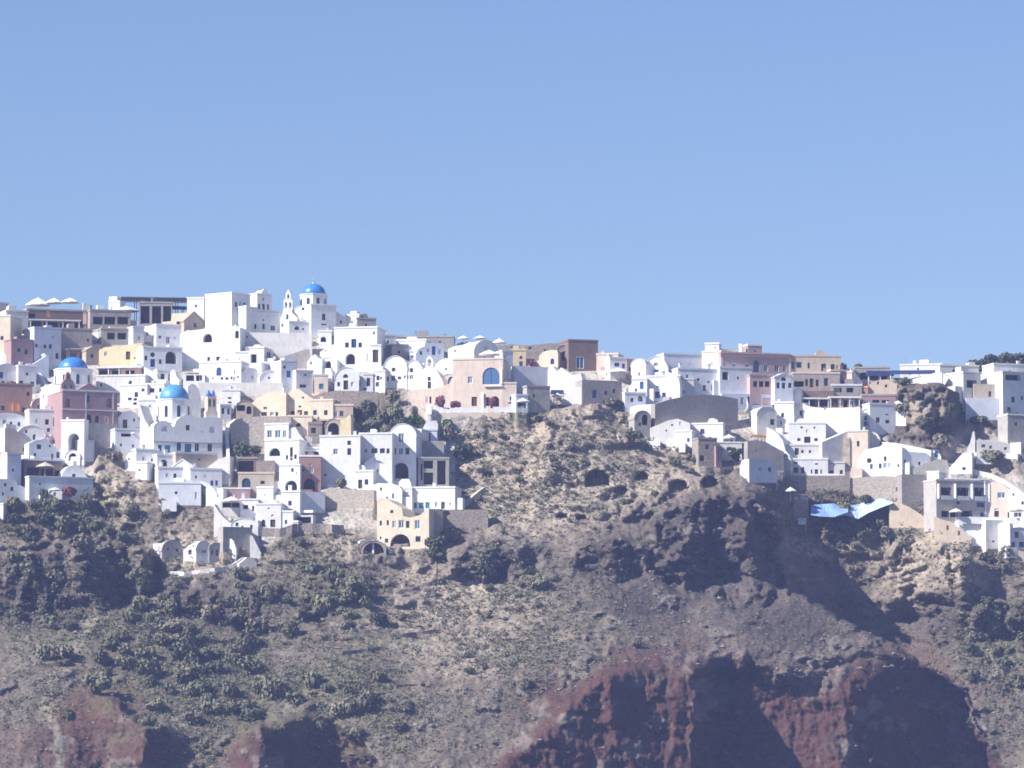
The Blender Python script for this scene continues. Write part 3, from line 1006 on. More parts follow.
def pergola(label, u0, v0, u1, v1, c='canvas', yaw=0, dep=4, posts=3, y=None, dy=-.5, thick=.35, name='pergola', cat='pergola', postc='whitemetal', slope=0.0, lattice=False):
    uc = (u0 + u1) / 2
    if y is None: y = ground(uc, v1) + dy
    F = Frame(uc, v1, y, yaw)
    x0, x1 = F.loc(u0, v1)[0], F.loc(u1, v1)[0]
    zt = F.loc(uc, v0)[1]
    root = empty(name, F.O, F.yaw)
    tag(root, label, cat)
    bm = bmesh.new()
    if lattice:
        n = max(4, int((x1 - x0) / .5))
        for i in range(n + 1):
            x = x0 + (x1 - x0) * i / n
            box(bm, x - .06, -.3, zt - .18, x + .06, dep + .3, zt)
        for j in range(4):
            yy = dep * j / 3
            box(bm, x0 - .3, yy - .06, zt - .36, x1 + .3, yy + .06, zt - .183)
        for j in range(12):
            yy = -.2 + (dep + .4) * j / 11
            box(bm, x0 - .2, yy - .1, zt + .003, x1 + .2, yy + .12, zt + .05)
    else:
        vs = [bm.verts.new(p) for p in ((x0 - .2, -.2, zt - thick), (x1 + .2, -.2, zt - thick), (x1 + .2, dep, zt - thick + slope), (x0 - .2, dep, zt - thick + slope),
                                        (x0 - .2, -.2, zt), (x1 + .2, -.2, zt), (x1 + .2, dep, zt + slope), (x0 - .2, dep, zt + slope))]
        for f in ((0, 3, 2, 1), (4, 5, 6, 7), (0, 1, 5, 4), (1, 2, 6, 5), (2, 3, 7, 6), (3, 0, 4, 7)):
            bm.faces.new([vs[i] for i in f])
    link('canopy', bm, c, root)
    for i in range(posts):
        x = x0 + .15 + (x1 - x0 - .3) * i / max(1, posts - 1)
        for yy in (.0, dep - .4):
            bm = bmesh.new(); box(bm, x - .09, yy, -1.2, x + .09, yy + .18, zt - (thick if not lattice else .362))
            link('post', bm, postc, root)
    return root


def dome_part(root, x, yd, z0, r, h, c, cross=True, n=32, m=10, name='dome'):
    bm = bmesh.new()
    rings = []
    for k in range(m):
        t = math.pi / 2 * k / m
        rings.append([bm.verts.new((x + r * math.cos(t) * math.cos(2 * math.pi * i / n), yd + r * math.cos(t) * math.sin(2 * math.pi * i / n), z0 + h * math.sin(t))) for i in range(n)])
    tip = bm.verts.new((x, yd, z0 + h))
    for a, b in zip(rings[:-1], rings[1:]):
        for i in range(n):
            bm.faces.new([a[i], a[(i + 1) % n], b[(i + 1) % n], b[i]])
    for i in range(n):
        bm.faces.new([rings[-1][i], rings[-1][(i + 1) % n], tip])
    bm.faces.new(rings[0][::-1])
    d = link(name, bm, c, root, smooth=True)
    d.data.polygons[len(d.data.polygons) - 1].use_smooth = False
    if cross:
        bm = bmesh.new()
        box(bm, x - .25, yd - .25, z0 + h - .1, x + .25, yd + .25, z0 + h + .3)
        box(bm, x - .07, yd - .07, z0 + h + .301, x + .07, yd + .07, z0 + h + 1.5)
        box(bm, x - .45, yd - .06, z0 + h + .9, x - .071, yd + .06, z0 + h + 1.05)
        box(bm, x + .071, yd - .06, z0 + h + .9, x + .45, yd + .06, z0 + h + 1.05)
        link('cross', bm, 'whitemetal', d)
    return d


def drum_part(root, x, yd, z0, z1, r, c, n=8, win=True, wcol='glass'):
    """an eight-sided drum with a slit window in each face and a cornice"""
    bm = bmesh.new()
    A = [(x + r * math.cos(2 * math.pi * (i + .5) / n), yd + r * math.sin(2 * math.pi * (i + .5) / n)) for i in range(n)]
    bm2 = bmesh.new()
    lo = [bm2.verts.new((a[0], a[1], z0)) for a in A]; hi = [bm2.verts.new((a[0], a[1], z1)) for a in A]
    for i in range(n):
        bm2.faces.new([lo[i], lo[(i + 1) % n], hi[(i + 1) % n], hi[i]])
    bm2.faces.new(lo[::-1]); bm2.faces.new(hi)
    A2 = [(x + (r + .18) * math.cos(2 * math.pi * (i + .5) / n), yd + (r + .18) * math.sin(2 * math.pi * (i + .5) / n)) for i in range(n)]
    lo = [bm2.verts.new((a[0], a[1], z1 + .003)) for a in A2]; hi = [bm2.verts.new((a[0], a[1], z1 + .25)) for a in A2]
    for i in range(n):
        bm2.faces.new([lo[i], lo[(i + 1) % n], hi[(i + 1) % n], hi[i]])
    bm2.faces.new(lo[::-1]); bm2.faces.new(hi)
    d = link('drum', bm2, c, root)
    bm.free()
    if win:
        for i in range(n):
            a, b = A[i], A[(i + 1) % n]
            mx, my = (a[0] + b[0]) / 2, (a[1] + b[1]) / 2
            if my > yd + .2: continue
            nx, ny = mx - x, my - yd
            l = math.hypot(nx, ny); nx /= l; ny /= l
            h = (z1 - z0) * .5; zc = (z0 + z1) / 2
            bm = bmesh.new()
            prof = arch_poly(0, zc - h / 2, .75, h, 6)
            f1 = [bm.verts.new((mx + nx * .07 - ny * p[0], my + ny * .07 + nx * p[0], p[1])) for p in prof]
            f0 = [bm.verts.new((mx - nx * .05 - ny * p[0], my - ny * .05 + nx * p[0], p[1])) for p in prof]
            bm.faces.new(f1)
            for k in range(len(prof)):
                bm.faces.new([f1[k], f1[(k + 1) % len(prof)], f0[(k + 1) % len(prof)], f0[k]])
            link('window', bm, wcol, d)
    return d


def bell_wall(root, F, pts, holes, dep, y0, c, bell=True, name='belfry'):
    """an upright wall of arches that carries the bells; outline and arches in picture points"""
    outline = [F.loc(*p) for p in pts]
    hs = []
    for (u, v, w, h) in holes:
        cx, cz = F.loc(u, v)
        wl = abs(F.loc(u + w / 2, v)[0] - F.loc(u - w / 2, v)[0]); hl = h * MPP
        hs.append((arch_poly(cx, cz - hl / 2, wl, hl, 6), None))
    b = link(name, prism(outline, hs, dep, y0), c, root)
    if bell:
        for (poly, _) in hs:
            cx = (poly[0][0] + poly[1][0]) / 2
            zt = max(p[1] for p in poly)
            bm = bmesh.new()
            tube(bm, (cx, y0 + dep / 2, zt - .75), (cx, y0 + dep / 2, zt - .3), .26, .12, 8)
            tube(bm, (cx, y0 + dep / 2, zt - .3), (cx, y0 + dep / 2, zt + .05), .03, .03, 4)
            link('bell', bm, 'wood', b)
    return b


# ------------------------------------------------------------------ plants
def clump(bm, c, r, n, s, flat=.7, rng=random):
    """leaf sprays through an uneven volume"""
    for _ in range(n):
        while True:
            p = Vector((rng.uniform(-1, 1), rng.uniform(-1, 1), rng.uniform(-1, 1)))
            if .25 < p.length < 1: break
        q = Vector((c[0] + p.x * r, c[1] + p.y * r, c[2] + p.z * r * flat))
        nrm = (p + Vector((rng.uniform(-.9, .9), rng.uniform(-.9, .9), rng.uniform(-.3, 1.1)))).normalized()
        a = nrm.orthogonal().normalized(); b = nrm.cross(a)
        t = rng.uniform(0, 6.28)
        a, b = a * math.cos(t) + b * math.sin(t), b * math.cos(t) - a * math.sin(t)
        k = s * rng.uniform(.6, 1.3)
        vs = [bm.verts.new(q + a * k * x + b * k * y_ + nrm * z_ * k) for x, y_, z_ in ((-1, -.5, -.2), (.2, -.8, 0), (1, .1, -.25), (.3, .8, .1), (-.7, .6, -.1))]
        bm.faces.new(vs)


def bush_mesh(name, r, h, seed, mat, leafs=150, size=.26, stems=True):
    rng = random.Random(seed)
    bm = bmesh.new()
    for k in range(5):
        a = rng.uniform(0, 6.28); d = r * rng.uniform(.1, .62)
        rr = r * rng.uniform(.42, .66)
        clump(bm, (d * math.cos(a), d * math.sin(a), h * rng.uniform(.3, .62)), rr, leafs // 5, size, min(1.0, h / (2 * r) * 1.3), rng)
    me = bpy.data.meshes.new(name)
    bm.to_mesh(me); bm.free()
    me.materials.append(M[mat])
    return me


BUSH = {}
for key, mat in (('dry', 'drybush'), ('leaf', 'leaf'), ('dark', 'darkleaf'), ('green', 'greenleaf'), ('red', 'redleaf'), ('boug', 'bougainvillea')):
    BUSH[key] = [bush_mesh('shrub', 1.0, 1.1, 100 + i + hash(mat) % 1 * 7, mat, 430, .125) for i in range(4)]


def shrub(label, u, v, w, h, key='leaf', dy=-.3, name='shrub', cat='shrub', group=None, y=None):
    """foot at v, w wide and h high in picture units"""
    if y is None: y = ground(u, v) + (dy * .5 if dy < -.5 else dy)
    o = bpy.data.objects.new(name, random.choice(BUSH[key]))
    o.location = at(u, v, y) - Vector((0, 0, .15))
    s = w * MPP / 2.1
    o.scale = (s, s * random.uniform(.8, 1.1), h * MPP / 1.15)
    o.rotation_euler = (0, 0, random.uniform(0, 6.28))
    col.objects.link(o)
    tag(o, label, cat, group)
    return o


def tree(label, u, v, vtop, w, key='darkleaf', dy=-.3, y=None, name='tree', lean=0, clumps=14, leafs=70, seed=1, group=None, size=.32, cat='tree'):
    if y is None: y = ground(u, v) + dy
    rng = random.Random(seed)
    o = at(u, v, y)
    hgt = at(u, vtop, y).z - o.z
    r = w * MPP / 2
    root = empty(name, o)
    tag(root, label, cat, group)
    bm = bmesh.new()
    th = hgt * .5
    tube(bm, (0, 0, -.5), (lean * .5, 0, th * .6), .16, .12)
    tube(bm, (lean * .5, 0, th * .6), (lean, 0, th * 1.3), .12, .06)
    for k in range(5):
        a = 6.28 * k / 5 + rng.uniform(-.4, .4)
        tube(bm, (lean * .5, 0, th * rng.uniform(.5, .9)), (lean + r * .6 * math.cos(a), r * .6 * math.sin(a), hgt * rng.uniform(.55, .85)), .07, .03, 5)
    link('trunk', bm, 'bark', root)
    bm = bmesh.new()
    for k in range(clumps):
        a = rng.uniform(0, 6.28); d = r * math.sqrt(rng.uniform(0, .75))
        z = hgt * rng.uniform(.36, .9) - d * .12
        clump(bm, (lean + d * math.cos(a), d * math.sin(a), z), r * rng.uniform(.22, .40), leafs, size, .75, rng)
    link('crown', bm, key, root, fixn=False)
    return root
# ------------------------------------------------------------------ the town, from the left edge to the domed church
# skyline at the far left
H('low grey-white block rising at the left edge of the skyline', -14, 304, 8, 322, 'offwhite', 20, 6, dy=6)
H('pale lilac house with wide shuttered windows below the skyline at the left edge', 6, 312, 28, 346, 'offwhite', 14, 8, 'W20,322,5,6 W16,334,4,5 w24,332,3,4', dy=2)
H('tall cream house cut by the left edge of the picture', -16, 317, 10, 366, 'cream', -12, 9, 'w2,338,3,4', ext=4, roofc='offwhite')
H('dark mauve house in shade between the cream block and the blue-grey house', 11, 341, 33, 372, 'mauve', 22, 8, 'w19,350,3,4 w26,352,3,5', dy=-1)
H('bright white terrace parapet below the pale lilac house', 20, 334, 35, 344, 'white', -12, 2, roof='none', name='terrace_wall', cat='wall', dy=-2)
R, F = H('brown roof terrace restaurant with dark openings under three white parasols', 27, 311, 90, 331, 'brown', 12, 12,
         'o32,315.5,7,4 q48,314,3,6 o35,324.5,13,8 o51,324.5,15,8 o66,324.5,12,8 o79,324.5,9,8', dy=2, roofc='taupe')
for u in (42, 59, 75):
    pass
yr = R.location.y
parasol('wide white parasol on the roof terrace, leftmost of the three over the brown restaurant', 38, 297.5, 313, 27, y=yr + 5, hpx=8)
parasol('white parasol in the middle of the three over the brown roof terrace', 54, 298, 313, 19, y=yr + 4, hpx=5)
parasol('white parasol on the roof terrace, rightmost of the three over the brown restaurant', 70, 298, 313, 21, y=yr + 5, hpx=4.5)
H('slim pale chimney stack beside the roof terrace parasols', 83, 303, 86.5, 316, 'peach', 10, 1, roof='none', name='chimney_stack', cat='chimney', y=yr + 2)
pergola('white slatted awning rail along the front of the brown restaurant', 30, 319.5, 80, 330, 'canvas', 12, 2.2, 4, y=yr - 4, thick=.25)
H('blue-grey shaded house with a row of four small windows below the brown restaurant', 34, 329, 61, 364, 'shade_blue', 20, 9, 'w36.5,345.5,2.4,3.6 w40.5,346.5,2.6,4 w45,346.5,2.6,4 w50.3,346.5,2.8,4.5 W52.5,337,3,4 w57,356,3,6', dy=-2, ext=3)
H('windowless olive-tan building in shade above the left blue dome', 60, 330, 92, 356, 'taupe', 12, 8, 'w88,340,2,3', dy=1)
pergola('small white pergola terrace with dark red recess behind the left blue dome', 66, 348.5, 88, 358, 'canvas', 10, 3, 3, dy=-1)
H('brown shaded lean-to behind the left blue dome', 68, 351, 90, 362, 'brown', 10, 5, 'o74,356,8,6 O83,355,6,7', dy=1)
H('steep blue-grey gable wall with a white sloping coping beside the mauve house', 30, 354, 49, 378, 'shade_blue', 12, 5, top=[(30, 366), (38, 361), (46, 356), (44, 353), (49, 355)], dy=-2, ext=2, name='gable_wall', cat='wall')
W('white zigzag stair parapet running down to the left blue dome church', [(24, 361), (31, 366), (38, 374), (45, 385), (49, 389)], 6, 'white', .9, name='stair_parapet', cat='parapet', dy=-1.5)
H('white vaulted house with six small windows under the zigzag stair parapet', -6, 364, 20, 394, 'white', 16, 8, 'b1,375,4,6 w18,372,4,6 w3,383,3,4 w8.5,383.5,4,5 w14.7,383.5,2.6,3.5', roof='vault', rise=2.4, dy=-2)
H('low white flat house joined to the vaulted house left of the zigzag parapet', 18, 367, 36, 394, 'white', 16, 8, 'w21.3,383.5,4,6 w21,380,3,2 w32.3,384,3.6,5 w27,374,2.5,3', dy=-1.6)
H('bright white rounded bulk of roofs at the left edge above the vaulted house', -10, 353, 21, 368, 'white', -18, 6, top=[(-10, 355), (4, 353), (9, 357), (12, 354), (16, 355), (18, 360), (21, 362)], dy=0, name='roof_bulk')

# left blue-domed church
R, F = H('white octagonal church with a bright blue dome, leftmost dome in the town', 53, 386, 95, 420, 'white', 14, 11, 'w60,392,2,4 w88,395,2.4,5', roof='flat', dy=2, name='church', cat='church')
r = 19.5 * MPP
x, zb = F.loc(73, 391, r + .6); zt = F.loc(73, 369.5, r + .6)[1]
d = drum_part(R, x, r + .6, zb, zt - .25, r, 'white')
dome_part(d, x, r + .6, zt + .01, 15 * MPP, 12.6 * MPP, 'dome_blue', cross=False)
H('tall bright white flank of the domed church with small slit windows', 40, 385, 63, 424, 'white', -22, 6, 'a44,397,1.8,5 w57,403,2,3 w52,394,2,3', top=[(40, 392), (46, 386), (52, 385), (63, 385)], dy=-1, cat='house')
# mauve church
R, F = H('mauve rendered church with pale trim lines and a bell cupola', 62, 392, 117, 449, 'mauve', 15, 13, 'n67.7,403,5,9 a88,398.5,3,7 n109.3,403,5,9 D89,418.5,4.6,8 p106.5,420,4,7 a97,419,4,7 w108.2,439.5,2.6,4 w108.2,444.5,2.6,4',
         name='church', cat='church', dy=-1, ext=2, roofc='offwhite')
x0, z0 = F.loc(62, 422.3); x1, z1 = F.loc(117, 449)
bm = bmesh.new(); box(bm, x0 - .03, -.07, -1.5, x1 + .03, -.003, z0 - .02)
zz = F.loc(90, 441)[1]
link('plinth', bm, 'grey', R)
bm = bmesh.new()
for v in (410,):
    z = F.loc(90, v)[1]; box(bm, x0 - .05, -.10, z - .12, x1 + .05, -.003, z + .12)
link('string_course', bm, 'offwhite', R)
for u in (86, 113.2):
    bm = bmesh.new(); xx = F.loc(u, 400)[0]
    box(bm, xx - .10, -.09, z0, xx + .10, -.004, F.loc(u, 410)[1] - .125); box(bm, xx - .10, -.09, F.loc(u, 410)[1] + .125, xx + .10, -.004, F.loc(u, 392.5)[1])
    link('pilaster', bm, 'offwhite', R)
link('gable', prism([F.loc(76, 391.5), F.loc(104, 391.5), F.loc(97, 387), F.loc(90, 382.5), F.loc(83, 387)], (), 6, .5), 'mauve', R)
b = bell_wall(R, F, [(62, 392), (75.5, 392), (75.5, 384), (73, 380), (71.5, 379), (71, 374), (68.7, 371), (66.4, 374), (66, 379), (64.5, 380), (62, 384)],
              [(65.4, 387.5, 3, 6), (71.7, 387.5, 3, 6), (68.7, 376.6, 2, 3.6)], 1.4, .4, 'mauve')

H('terracotta red house with two arched orange doorways on the left slope', -8, 385, 32, 418, 'terracotta', 12, 8, 'w3,408,4,5 q11,406.5,5,9 q17,406.5,5,9 w23.5,410,3,5 w28,394,3,4', dy=-2, roofc='terracotta')
parasol('cream parasol in front of the terracotta house with orange doors', 15, 389.6, 402, 15, dy=-2.5, c='canvas')
H('white stepped bell chimney above the small mauve chapel', 25.5, 394, 31.5, 404, 'white', 10, 1.5, 'h27.3,397,1.8,3 h29.9,397,1.8,3', roof='none', name='bell_chimney', cat='chimney')
H('small mauve vaulted chapel with a blue window', 31.5, 398.3, 48, 416, 'mauve', 12, 6, 'B39.4,407,4.6,5.6', roof='vault', dy=-.5, name='chapel', cat='chapel', roofc='offwhite')
H('white house with one dark window beneath the small mauve chapel', 29, 411, 58, 441, 'white', 10, 7, 'w47,422,3.8,5.4 a36.5,421,2.6,5 o55,422,4,9 w48.5,430,3,4', dy=-2.5)
H('long white vault with blue-shaded front at the left edge below the red house', -12, 413.5, 28, 436, 'white', 14, 8, 'w4.3,422,4,5.4 w11,423.5,2.6,3.6 w19,424,3,4', roof='vault', rise=2.2, dy=-2)
H('low white vaulted cistern among curved walls left of the mauve church', 18, 425.5, 45, 443, 'white', 10, 5, 'w26.2,431.6,2.4,3 a34.3,437,3,5.5', roof='vault', rise=2.4, dy=-2.5)
W('white curving parapet climbing to the mauve church', [(29, 443), (38, 440), (48, 437), (56, 432), (60, 427)], 5, 'white', .6, name='parapet', cat='parapet', dy=-2.5)
H('dark mauve windowless wall sloping down beside the bright pillar at the left edge', 5, 427, 31, 458, 'taupe', 12, 5, 'w24.5,449.5,4,4', top=[(5, 428), (14, 429), (24, 435), (29, 441), (31, 447)], dy=-2.5, cat='house')
H('bright white pillar-like end wall at the left edge', -8, 424, 6, 458, 'white', -24, 5, top=[(-8, 428), (4, 428), (4.2, 423.5), (5.6, 423.5), (6, 428)], dy=-4, name='end_wall', cat='wall')
R, F = H('small white belfry with one arch on the left edge above the peach wall', 3.5, 441.5, 15.5, 456, 'white', -14, 1.2, 'h7.5,447,2.4,6 h12,448,2,5', top=[(3.5, 444), (6, 441), (9, 441), (10, 445), (15.5, 445)], dy=-4.5, name='belfry', cat='belfry')
H('blue-shaded white house with a square window above the brown terrace', 29, 438, 62, 462, 'shade_paleblue', 16, 7, 'w39,446.8,4.4,4.6 w58,455,3,6 w35,455,3,4 r50,446,2.4,2', dy=-1, top=[(29, 443), (36, 440), (42, 439.5), (48, 441), (62, 452)])
pergola('bright white awning on the blue-shaded house with the square window', 33, 450.2, 48, 456, 'canvas', 12, 2, 2, dy=-2.5)
H('peach corner house at the left edge below the small belfry', -10, 456, 7.3, 482, 'peach', -16, 6, 'w1.8,473,2,3', dy=-3, ext=3)
H('blank blue-shaded block beside the peach corner house', 7, 455, 21, 492, 'shade_blue', 18, 8, 'w13,470,2,3', dy=-1, ext=3)
H('brown shaded dining terrace with a beige parasol, left slope', 24, 461, 62, 483, 'brown', 12, 6, 'o33,472,12,9 o47,473,12,8 o58,474,6,7', dy=0, roofc='shade_blue')
parasol('beige parasol on the brown dining terrace of the left slope', 45, 462, 476, 19, dy=-4, c='canvas_beige')
W('pale grey terrace wall above the beige parasol', [(20, 454.5), (34, 456), (50, 457.5), (62, 460)], 7, 'shade_paleblue', .6, name='terrace_wall', dy=-2)
# gate tower
R, F = H('white gate tower pierced by a tall arch below the mauve church', 61, 421.5, 84, 464, 'white', -14, 3, 'h73.6,445,11,23', roof='flat', dy=-2, name='gate_tower', cat='tower')
bm = bmesh.new(); tube(bm, (F.loc(66.5, 421)[0], 1, F.loc(66.5, 421)[1] + .3), (F.loc(66.5, 421)[0], 1, F.loc(66.5, 417)[1]), .45, .3, 8); link('finial', bm, 'white', R)
H('bright white inner wall seen through the gate tower arch', 70, 436, 79, 460, 'white', -20, 2, roof='none', dy=4, name='inner_wall', cat='wall')
H('low white arched gateway at the foot of the gate tower', 65, 450.5, 80, 464, 'white', -8, 2, 'O72.5,457,8,8', roof='vault', dy=-3.4, name='gateway', cat='gateway')
H('small white outbuilding right of the gate tower', 79, 442, 94, 462, 'white', 14, 5, 'w84.5,453,2,5', dy=-1.5)
H('white chapel with curved shoulders standing on the long blue-shaded wall', 62, 464.6, 91, 483, 'white', 12, 6, 'w73.8,476.4,3.4,5', top=[(62, 474), (65, 469), (69, 466), (73, 465), (73.2, 461), (76.5, 461), (76.8, 465), (80, 468), (84, 473), (91, 481)], dy=-3, name='chapel', cat='chapel')
H('long blue-shaded white house wall above the left scrub, right of the stepped one', 29, 478.5, 93, 501, 'shade_paleblue', 16, 4, 'w88,489,2.4,3.4 w40,484,2,2.4', roof='flat', dy=-2, chim=0)
H('stepped blue-shaded white wall at the left edge above the scrub', -14, 480, 30, 502, 'shade_paleblue', 16, 4, 'w3,494,2,3 w12,489,3,4', top=[(-14, 479), (6, 479), (16, 480), (18, 485), (24, 487), (30, 490)], dy=-3, name='house')
H('small white vaulted hut between the dark bush and the red bush', 49, 489, 62, 501, 'white', 8, 3, 'a55,494.6,3.2,5', roof='vault', rise=.9, dy=-4.5, name='hut', cat='hut')
parasol('white parasol above the small vaulted hut on the left', 55, 487.5, 499, 13, dy=-6, hpx=2.4)
shrub('dark bush against the long blue-shaded wall on the left', 43, 499, 13, 13, 'dark', dy=-6)
shrub('round dusky red bush against the long blue-shaded wall', 71.5, 497, 19, 13, 'red', dy=-6)
shrub('small green bush right of the dusky red bush', 86, 500, 14, 9, 'leaf', dy=-6)
W('bright white broken parapet below the long blue-shaded wall', [(18, 485), (23, 488), (28, 492), (34, 488), (40, 496)], 4, 'white', .6, name='parapet', cat='parapet', dy=-7)
H('white corner of a house cut off at the left edge above the scrub', -12, 505, 3.2, 518, 'white', -20, 4, dy=-2)

# yellow house and the dark restaurants behind it
H('ochre yellow house with a purple corner pilaster', 99, 345.5, 142, 369, 'ochre', -12, 10, 'W106,354,3.6,5 d128,355.5,4.4,8.4 w134.5,358,1.8,2', dy=2, roofc='offwhite', top=[(99, 350), (104, 347.5), (112, 346.5), (121, 346), (133, 344), (142, 343)])
H('narrow purple pilaster standing on the ochre yellow house', 114, 346.5, 117.2, 364, 'mauve', -12, .4, roof='none', dy=1.2, name='pilaster', cat='pilaster')
H('olive shaded gable end of the ochre house', 86, 347, 99, 366, 'tan', 30, 7, 'w92,356,3,4', roof='gable', dy=2)
pergola('broad cream terrace canopy under the ochre yellow house', 97, 366, 141, 377, 'offwhite', -8, 4, 5, dy=-2, thick=.5)
H('red-brown shaded shop fronts under the cream terrace canopy', 97, 368.5, 141, 380, 'brown', -8, 5, 'o104,373,10,5.5 o116,373,9,5.5 q122,373,3,5 o130,373,9,5.5', dy=0, roof='none')
H('long pale wall below the red-brown shop fronts', 96, 376.5, 145, 392, 'offwhite', -10, 6, 'a131,383,5,5 w101,385,2,3', dy=-2)
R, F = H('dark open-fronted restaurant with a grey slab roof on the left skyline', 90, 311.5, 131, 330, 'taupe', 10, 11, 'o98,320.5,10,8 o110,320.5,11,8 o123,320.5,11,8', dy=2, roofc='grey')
yr = R.location.y
parasol('wide white parasol with a low cone on the dark restaurant roof', 126, 306, 314, 29, y=yr + 4, hpx=5)
H('white roof tower with a small turret on the left skyline', 108.5, 302.5, 119.5, 314, 'white', -18, 3.5, 'w112,308,2,3', y=yr + 5)
H('white square turret on top of the skyline roof tower', 109, 296.5, 117, 303.5, 'white', -18, 2.4, roof='none', y=yr + 5.5, name='turret', cat='turret')
H('small white roof box left of the skyline roof tower', 97.5, 305, 104, 312.5, 'white', 10, 2.4, roof='none', y=yr + 5, name='roof_box', cat='roof box')
H('bright white slab balcony in front of the dark restaurant', 110, 326.5, 135, 331.5, 'cream', 10, 3, roof='none', dy=-1.5, ext=.2, name='balcony', cat='balcony')
H('dark recessed tavern front under the white slab balcony', 101, 330, 135, 345, 'grey', 10, 5, 'o111,336,8,7 o122,336,9,7 o131,336,5,6', dy=0)
H('bright white low parapet left of the recessed tavern', 91.5, 332, 111.5, 340, 'white', -6, 2, roof='none', dy=-1.5, ext=.5, name='parapet', cat='parapet')
H('teal-shaded narrow house right of the recessed tavern', 133, 328, 144, 350, 'shade_blue', 16, 6, 'w139,338,3,5', dy=-.5)
pergola('long dark pergola of thin beams on the left skyline', 122, 297.5, 192, 316, 'wood', 8, 8, 6, dy=5, lattice=True, postc='wood')
pergola('second dark pergola with white panels, lower on the skyline', 164, 306.5, 203, 316, 'wood', 10, 4, 3, dy=2, lattice=True, postc='wood')
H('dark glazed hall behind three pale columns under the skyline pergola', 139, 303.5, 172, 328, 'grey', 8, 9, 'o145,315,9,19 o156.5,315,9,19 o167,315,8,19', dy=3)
H('white water tank box on the pergola roof', 166, 298.6, 173, 302, 'white', 10, 2, roof='none', dy=7, name='water_tank', cat='water tank', ext=.3)
H('bright white awning panel on the pergola roof', 143, 298.5, 153, 302, 'canvas', 14, 2, roof='none', dy=7, name='awning', cat='awning', ext=.2)
H('cream stepped house with a small brown window beside the dark glazed hall', 162, 312.5, 186, 334, 'cream', -10, 7, 'd178.5,324,4,5.5', top=[(162, 322), (171, 321), (172, 313.5), (192, 312.5)], dy=2)
H('tan gabled house with a triangular peach front beside the white skyline villa', 184, 312, 204, 334, 'tan', 26, 7, 'a195,325,3,5', roof='gable', rise=2.4, dy=1.5)

# white blocks around the stair with the diagonal shadow
H('white house with one blue window above the arched veranda house', 156, 326, 181, 350, 'white', 14, 7, 'W168,340,4.6,7.6 w160,337,2.6,3 w175,338,2,3', dy=1)
H('white house with an arched veranda, left of the big shadowed wall', 143, 348.5, 182, 374, 'white', 14, 8, 'w146,358,2.8,4.6 r152.6,354.6,4.8,4 b152.7,363,4.8,8 w160.3,361.6,2.8,4.8 O171,357.5,11,13', dy=.5)
H('tall white windowed block left of the arched veranda house', 142, 328, 152, 342, 'white', -20, 4, 'w147,334,2,4', dy=0)
H('great white wall that carries a diagonal shadow beside the veranda house', 180, 325, 240, 372, 'white', -8, 9, 'w208.6,359,2.6,4.2 w218,358.6,3.6,4.2 O207.5,338,9,9 a237,334.5,3.6,8', top=[(180, 334), (186, 331), (196, 330), (212, 327.5), (236, 326), (240, 327)], dy=3, ext=3)
H('little white vault over the arched niche on the great white wall', 231.5, 326.5, 243, 342, 'white', 12, 4, 'a237.4,335,3.4,8', roof='vault', dy=.5, name='dormer', cat='dormer')
W('red-brown flower boxes along the great white wall', [(220, 340.4), (226, 341), (234, 341)], 1.8, 'terracotta', .5, name='flower_box', cat='flower box', dy=-1.5)
H('sloping white stair wall descending left of the great white wall', 144, 366, 166, 386, 'white', -12, 4, top=[(144, 367), (150, 370), (157, 375), (158, 379), (166, 380)], dy=-2, name='stair_wall', cat='wall', ext=2)
H('small white cabin with a brown door beneath the arched veranda', 157, 371, 168, 384, 'white', 12, 4, 'd162.6,376.5,4,5.6', dy=-1.5)
H('white rounded chimney cluster right of the small cabin', 170, 369.5, 179, 386, 'white', -18, 3, top=[(170, 376), (171, 371), (173, 369.5), (175, 371), (176, 376), (179, 380)], dy=-2, name='chimney_cluster', cat='chimney')
pergola('cream awning with a dark recess below the great white wall', 185, 371.5, 203, 380, 'cream', 6, 3, 3, dy=-1.5)
H('low white shop under the cream awning', 183, 374.5, 205, 388, 'white', 6, 5, 'o190,378,8,6 o199,378,6,6', dy=.5, roof='none')
# terraced white rows
H('white villa row with an arched blue doorway and five small windows', 199, 363, 241, 386, 'white', -8, 7, 'w201,377.6,2,4.6 a205,378,2.2,6 B219,371.5,5,8.6 w213,378.5,2.6,2.8 w222,378.5,2.6,2.8 w227,378.5,3,2.8 a234.8,372,1.8,4.4 W234.6,379,3,5 w231.5,378,1.8,3 w238,377,1.8,2', dy=-.5, chim=2)
H('white vaulted house with lilac-shaded front and one brown window', 241, 368.5, 259, 386, 'white', 10, 8, 'w252.3,377.2,3,4.6', roof='vault', dy=-1)
H('second white vaulted house right of the lilac-shaded vault', 259.5, 370.5, 282, 386, 'white', 10, 8, 'w269,377.8,2,2.6', roof='vault', rise=2.2, dy=-1)
H('slender white party wall between the two lilac vaults', 257.6, 362, 261, 384, 'white', -18, 5, roof='none', dy=-1.5, name='party_wall', cat='wall')
H('flat white house with bright roof edge above the second vault', 263, 363.5, 284, 376, 'white', -8, 6, 'w275,371,2,2.4', dy=1)
H('blue-shaded tall white house with one blue door left of the teal courtyard', 281, 362.5, 297, 392, 'shade_paleblue', 20, 8, 'b288.6,374,4.2,7', dy=-.5)
H('long pale terrace wall with a brown line under the white villa row', 198, 382.5, 283, 396, 'offwhite', 4, 4, 'w236.5,387,2.6,2.4', dy=-2, roof='none', name='terrace_wall', cat='wall', ext=3)
H('white cube house with shaded front below the flat umbrella', 236, 341, 249, 356, 'white', 20, 6, 'w240.4,352.4,3,1.6', dy=0)
parasol('wide flat white parasol in front of the long lilac wall', 247.5, 336.5, 349, 17, dy=-2, hpx=3.2)
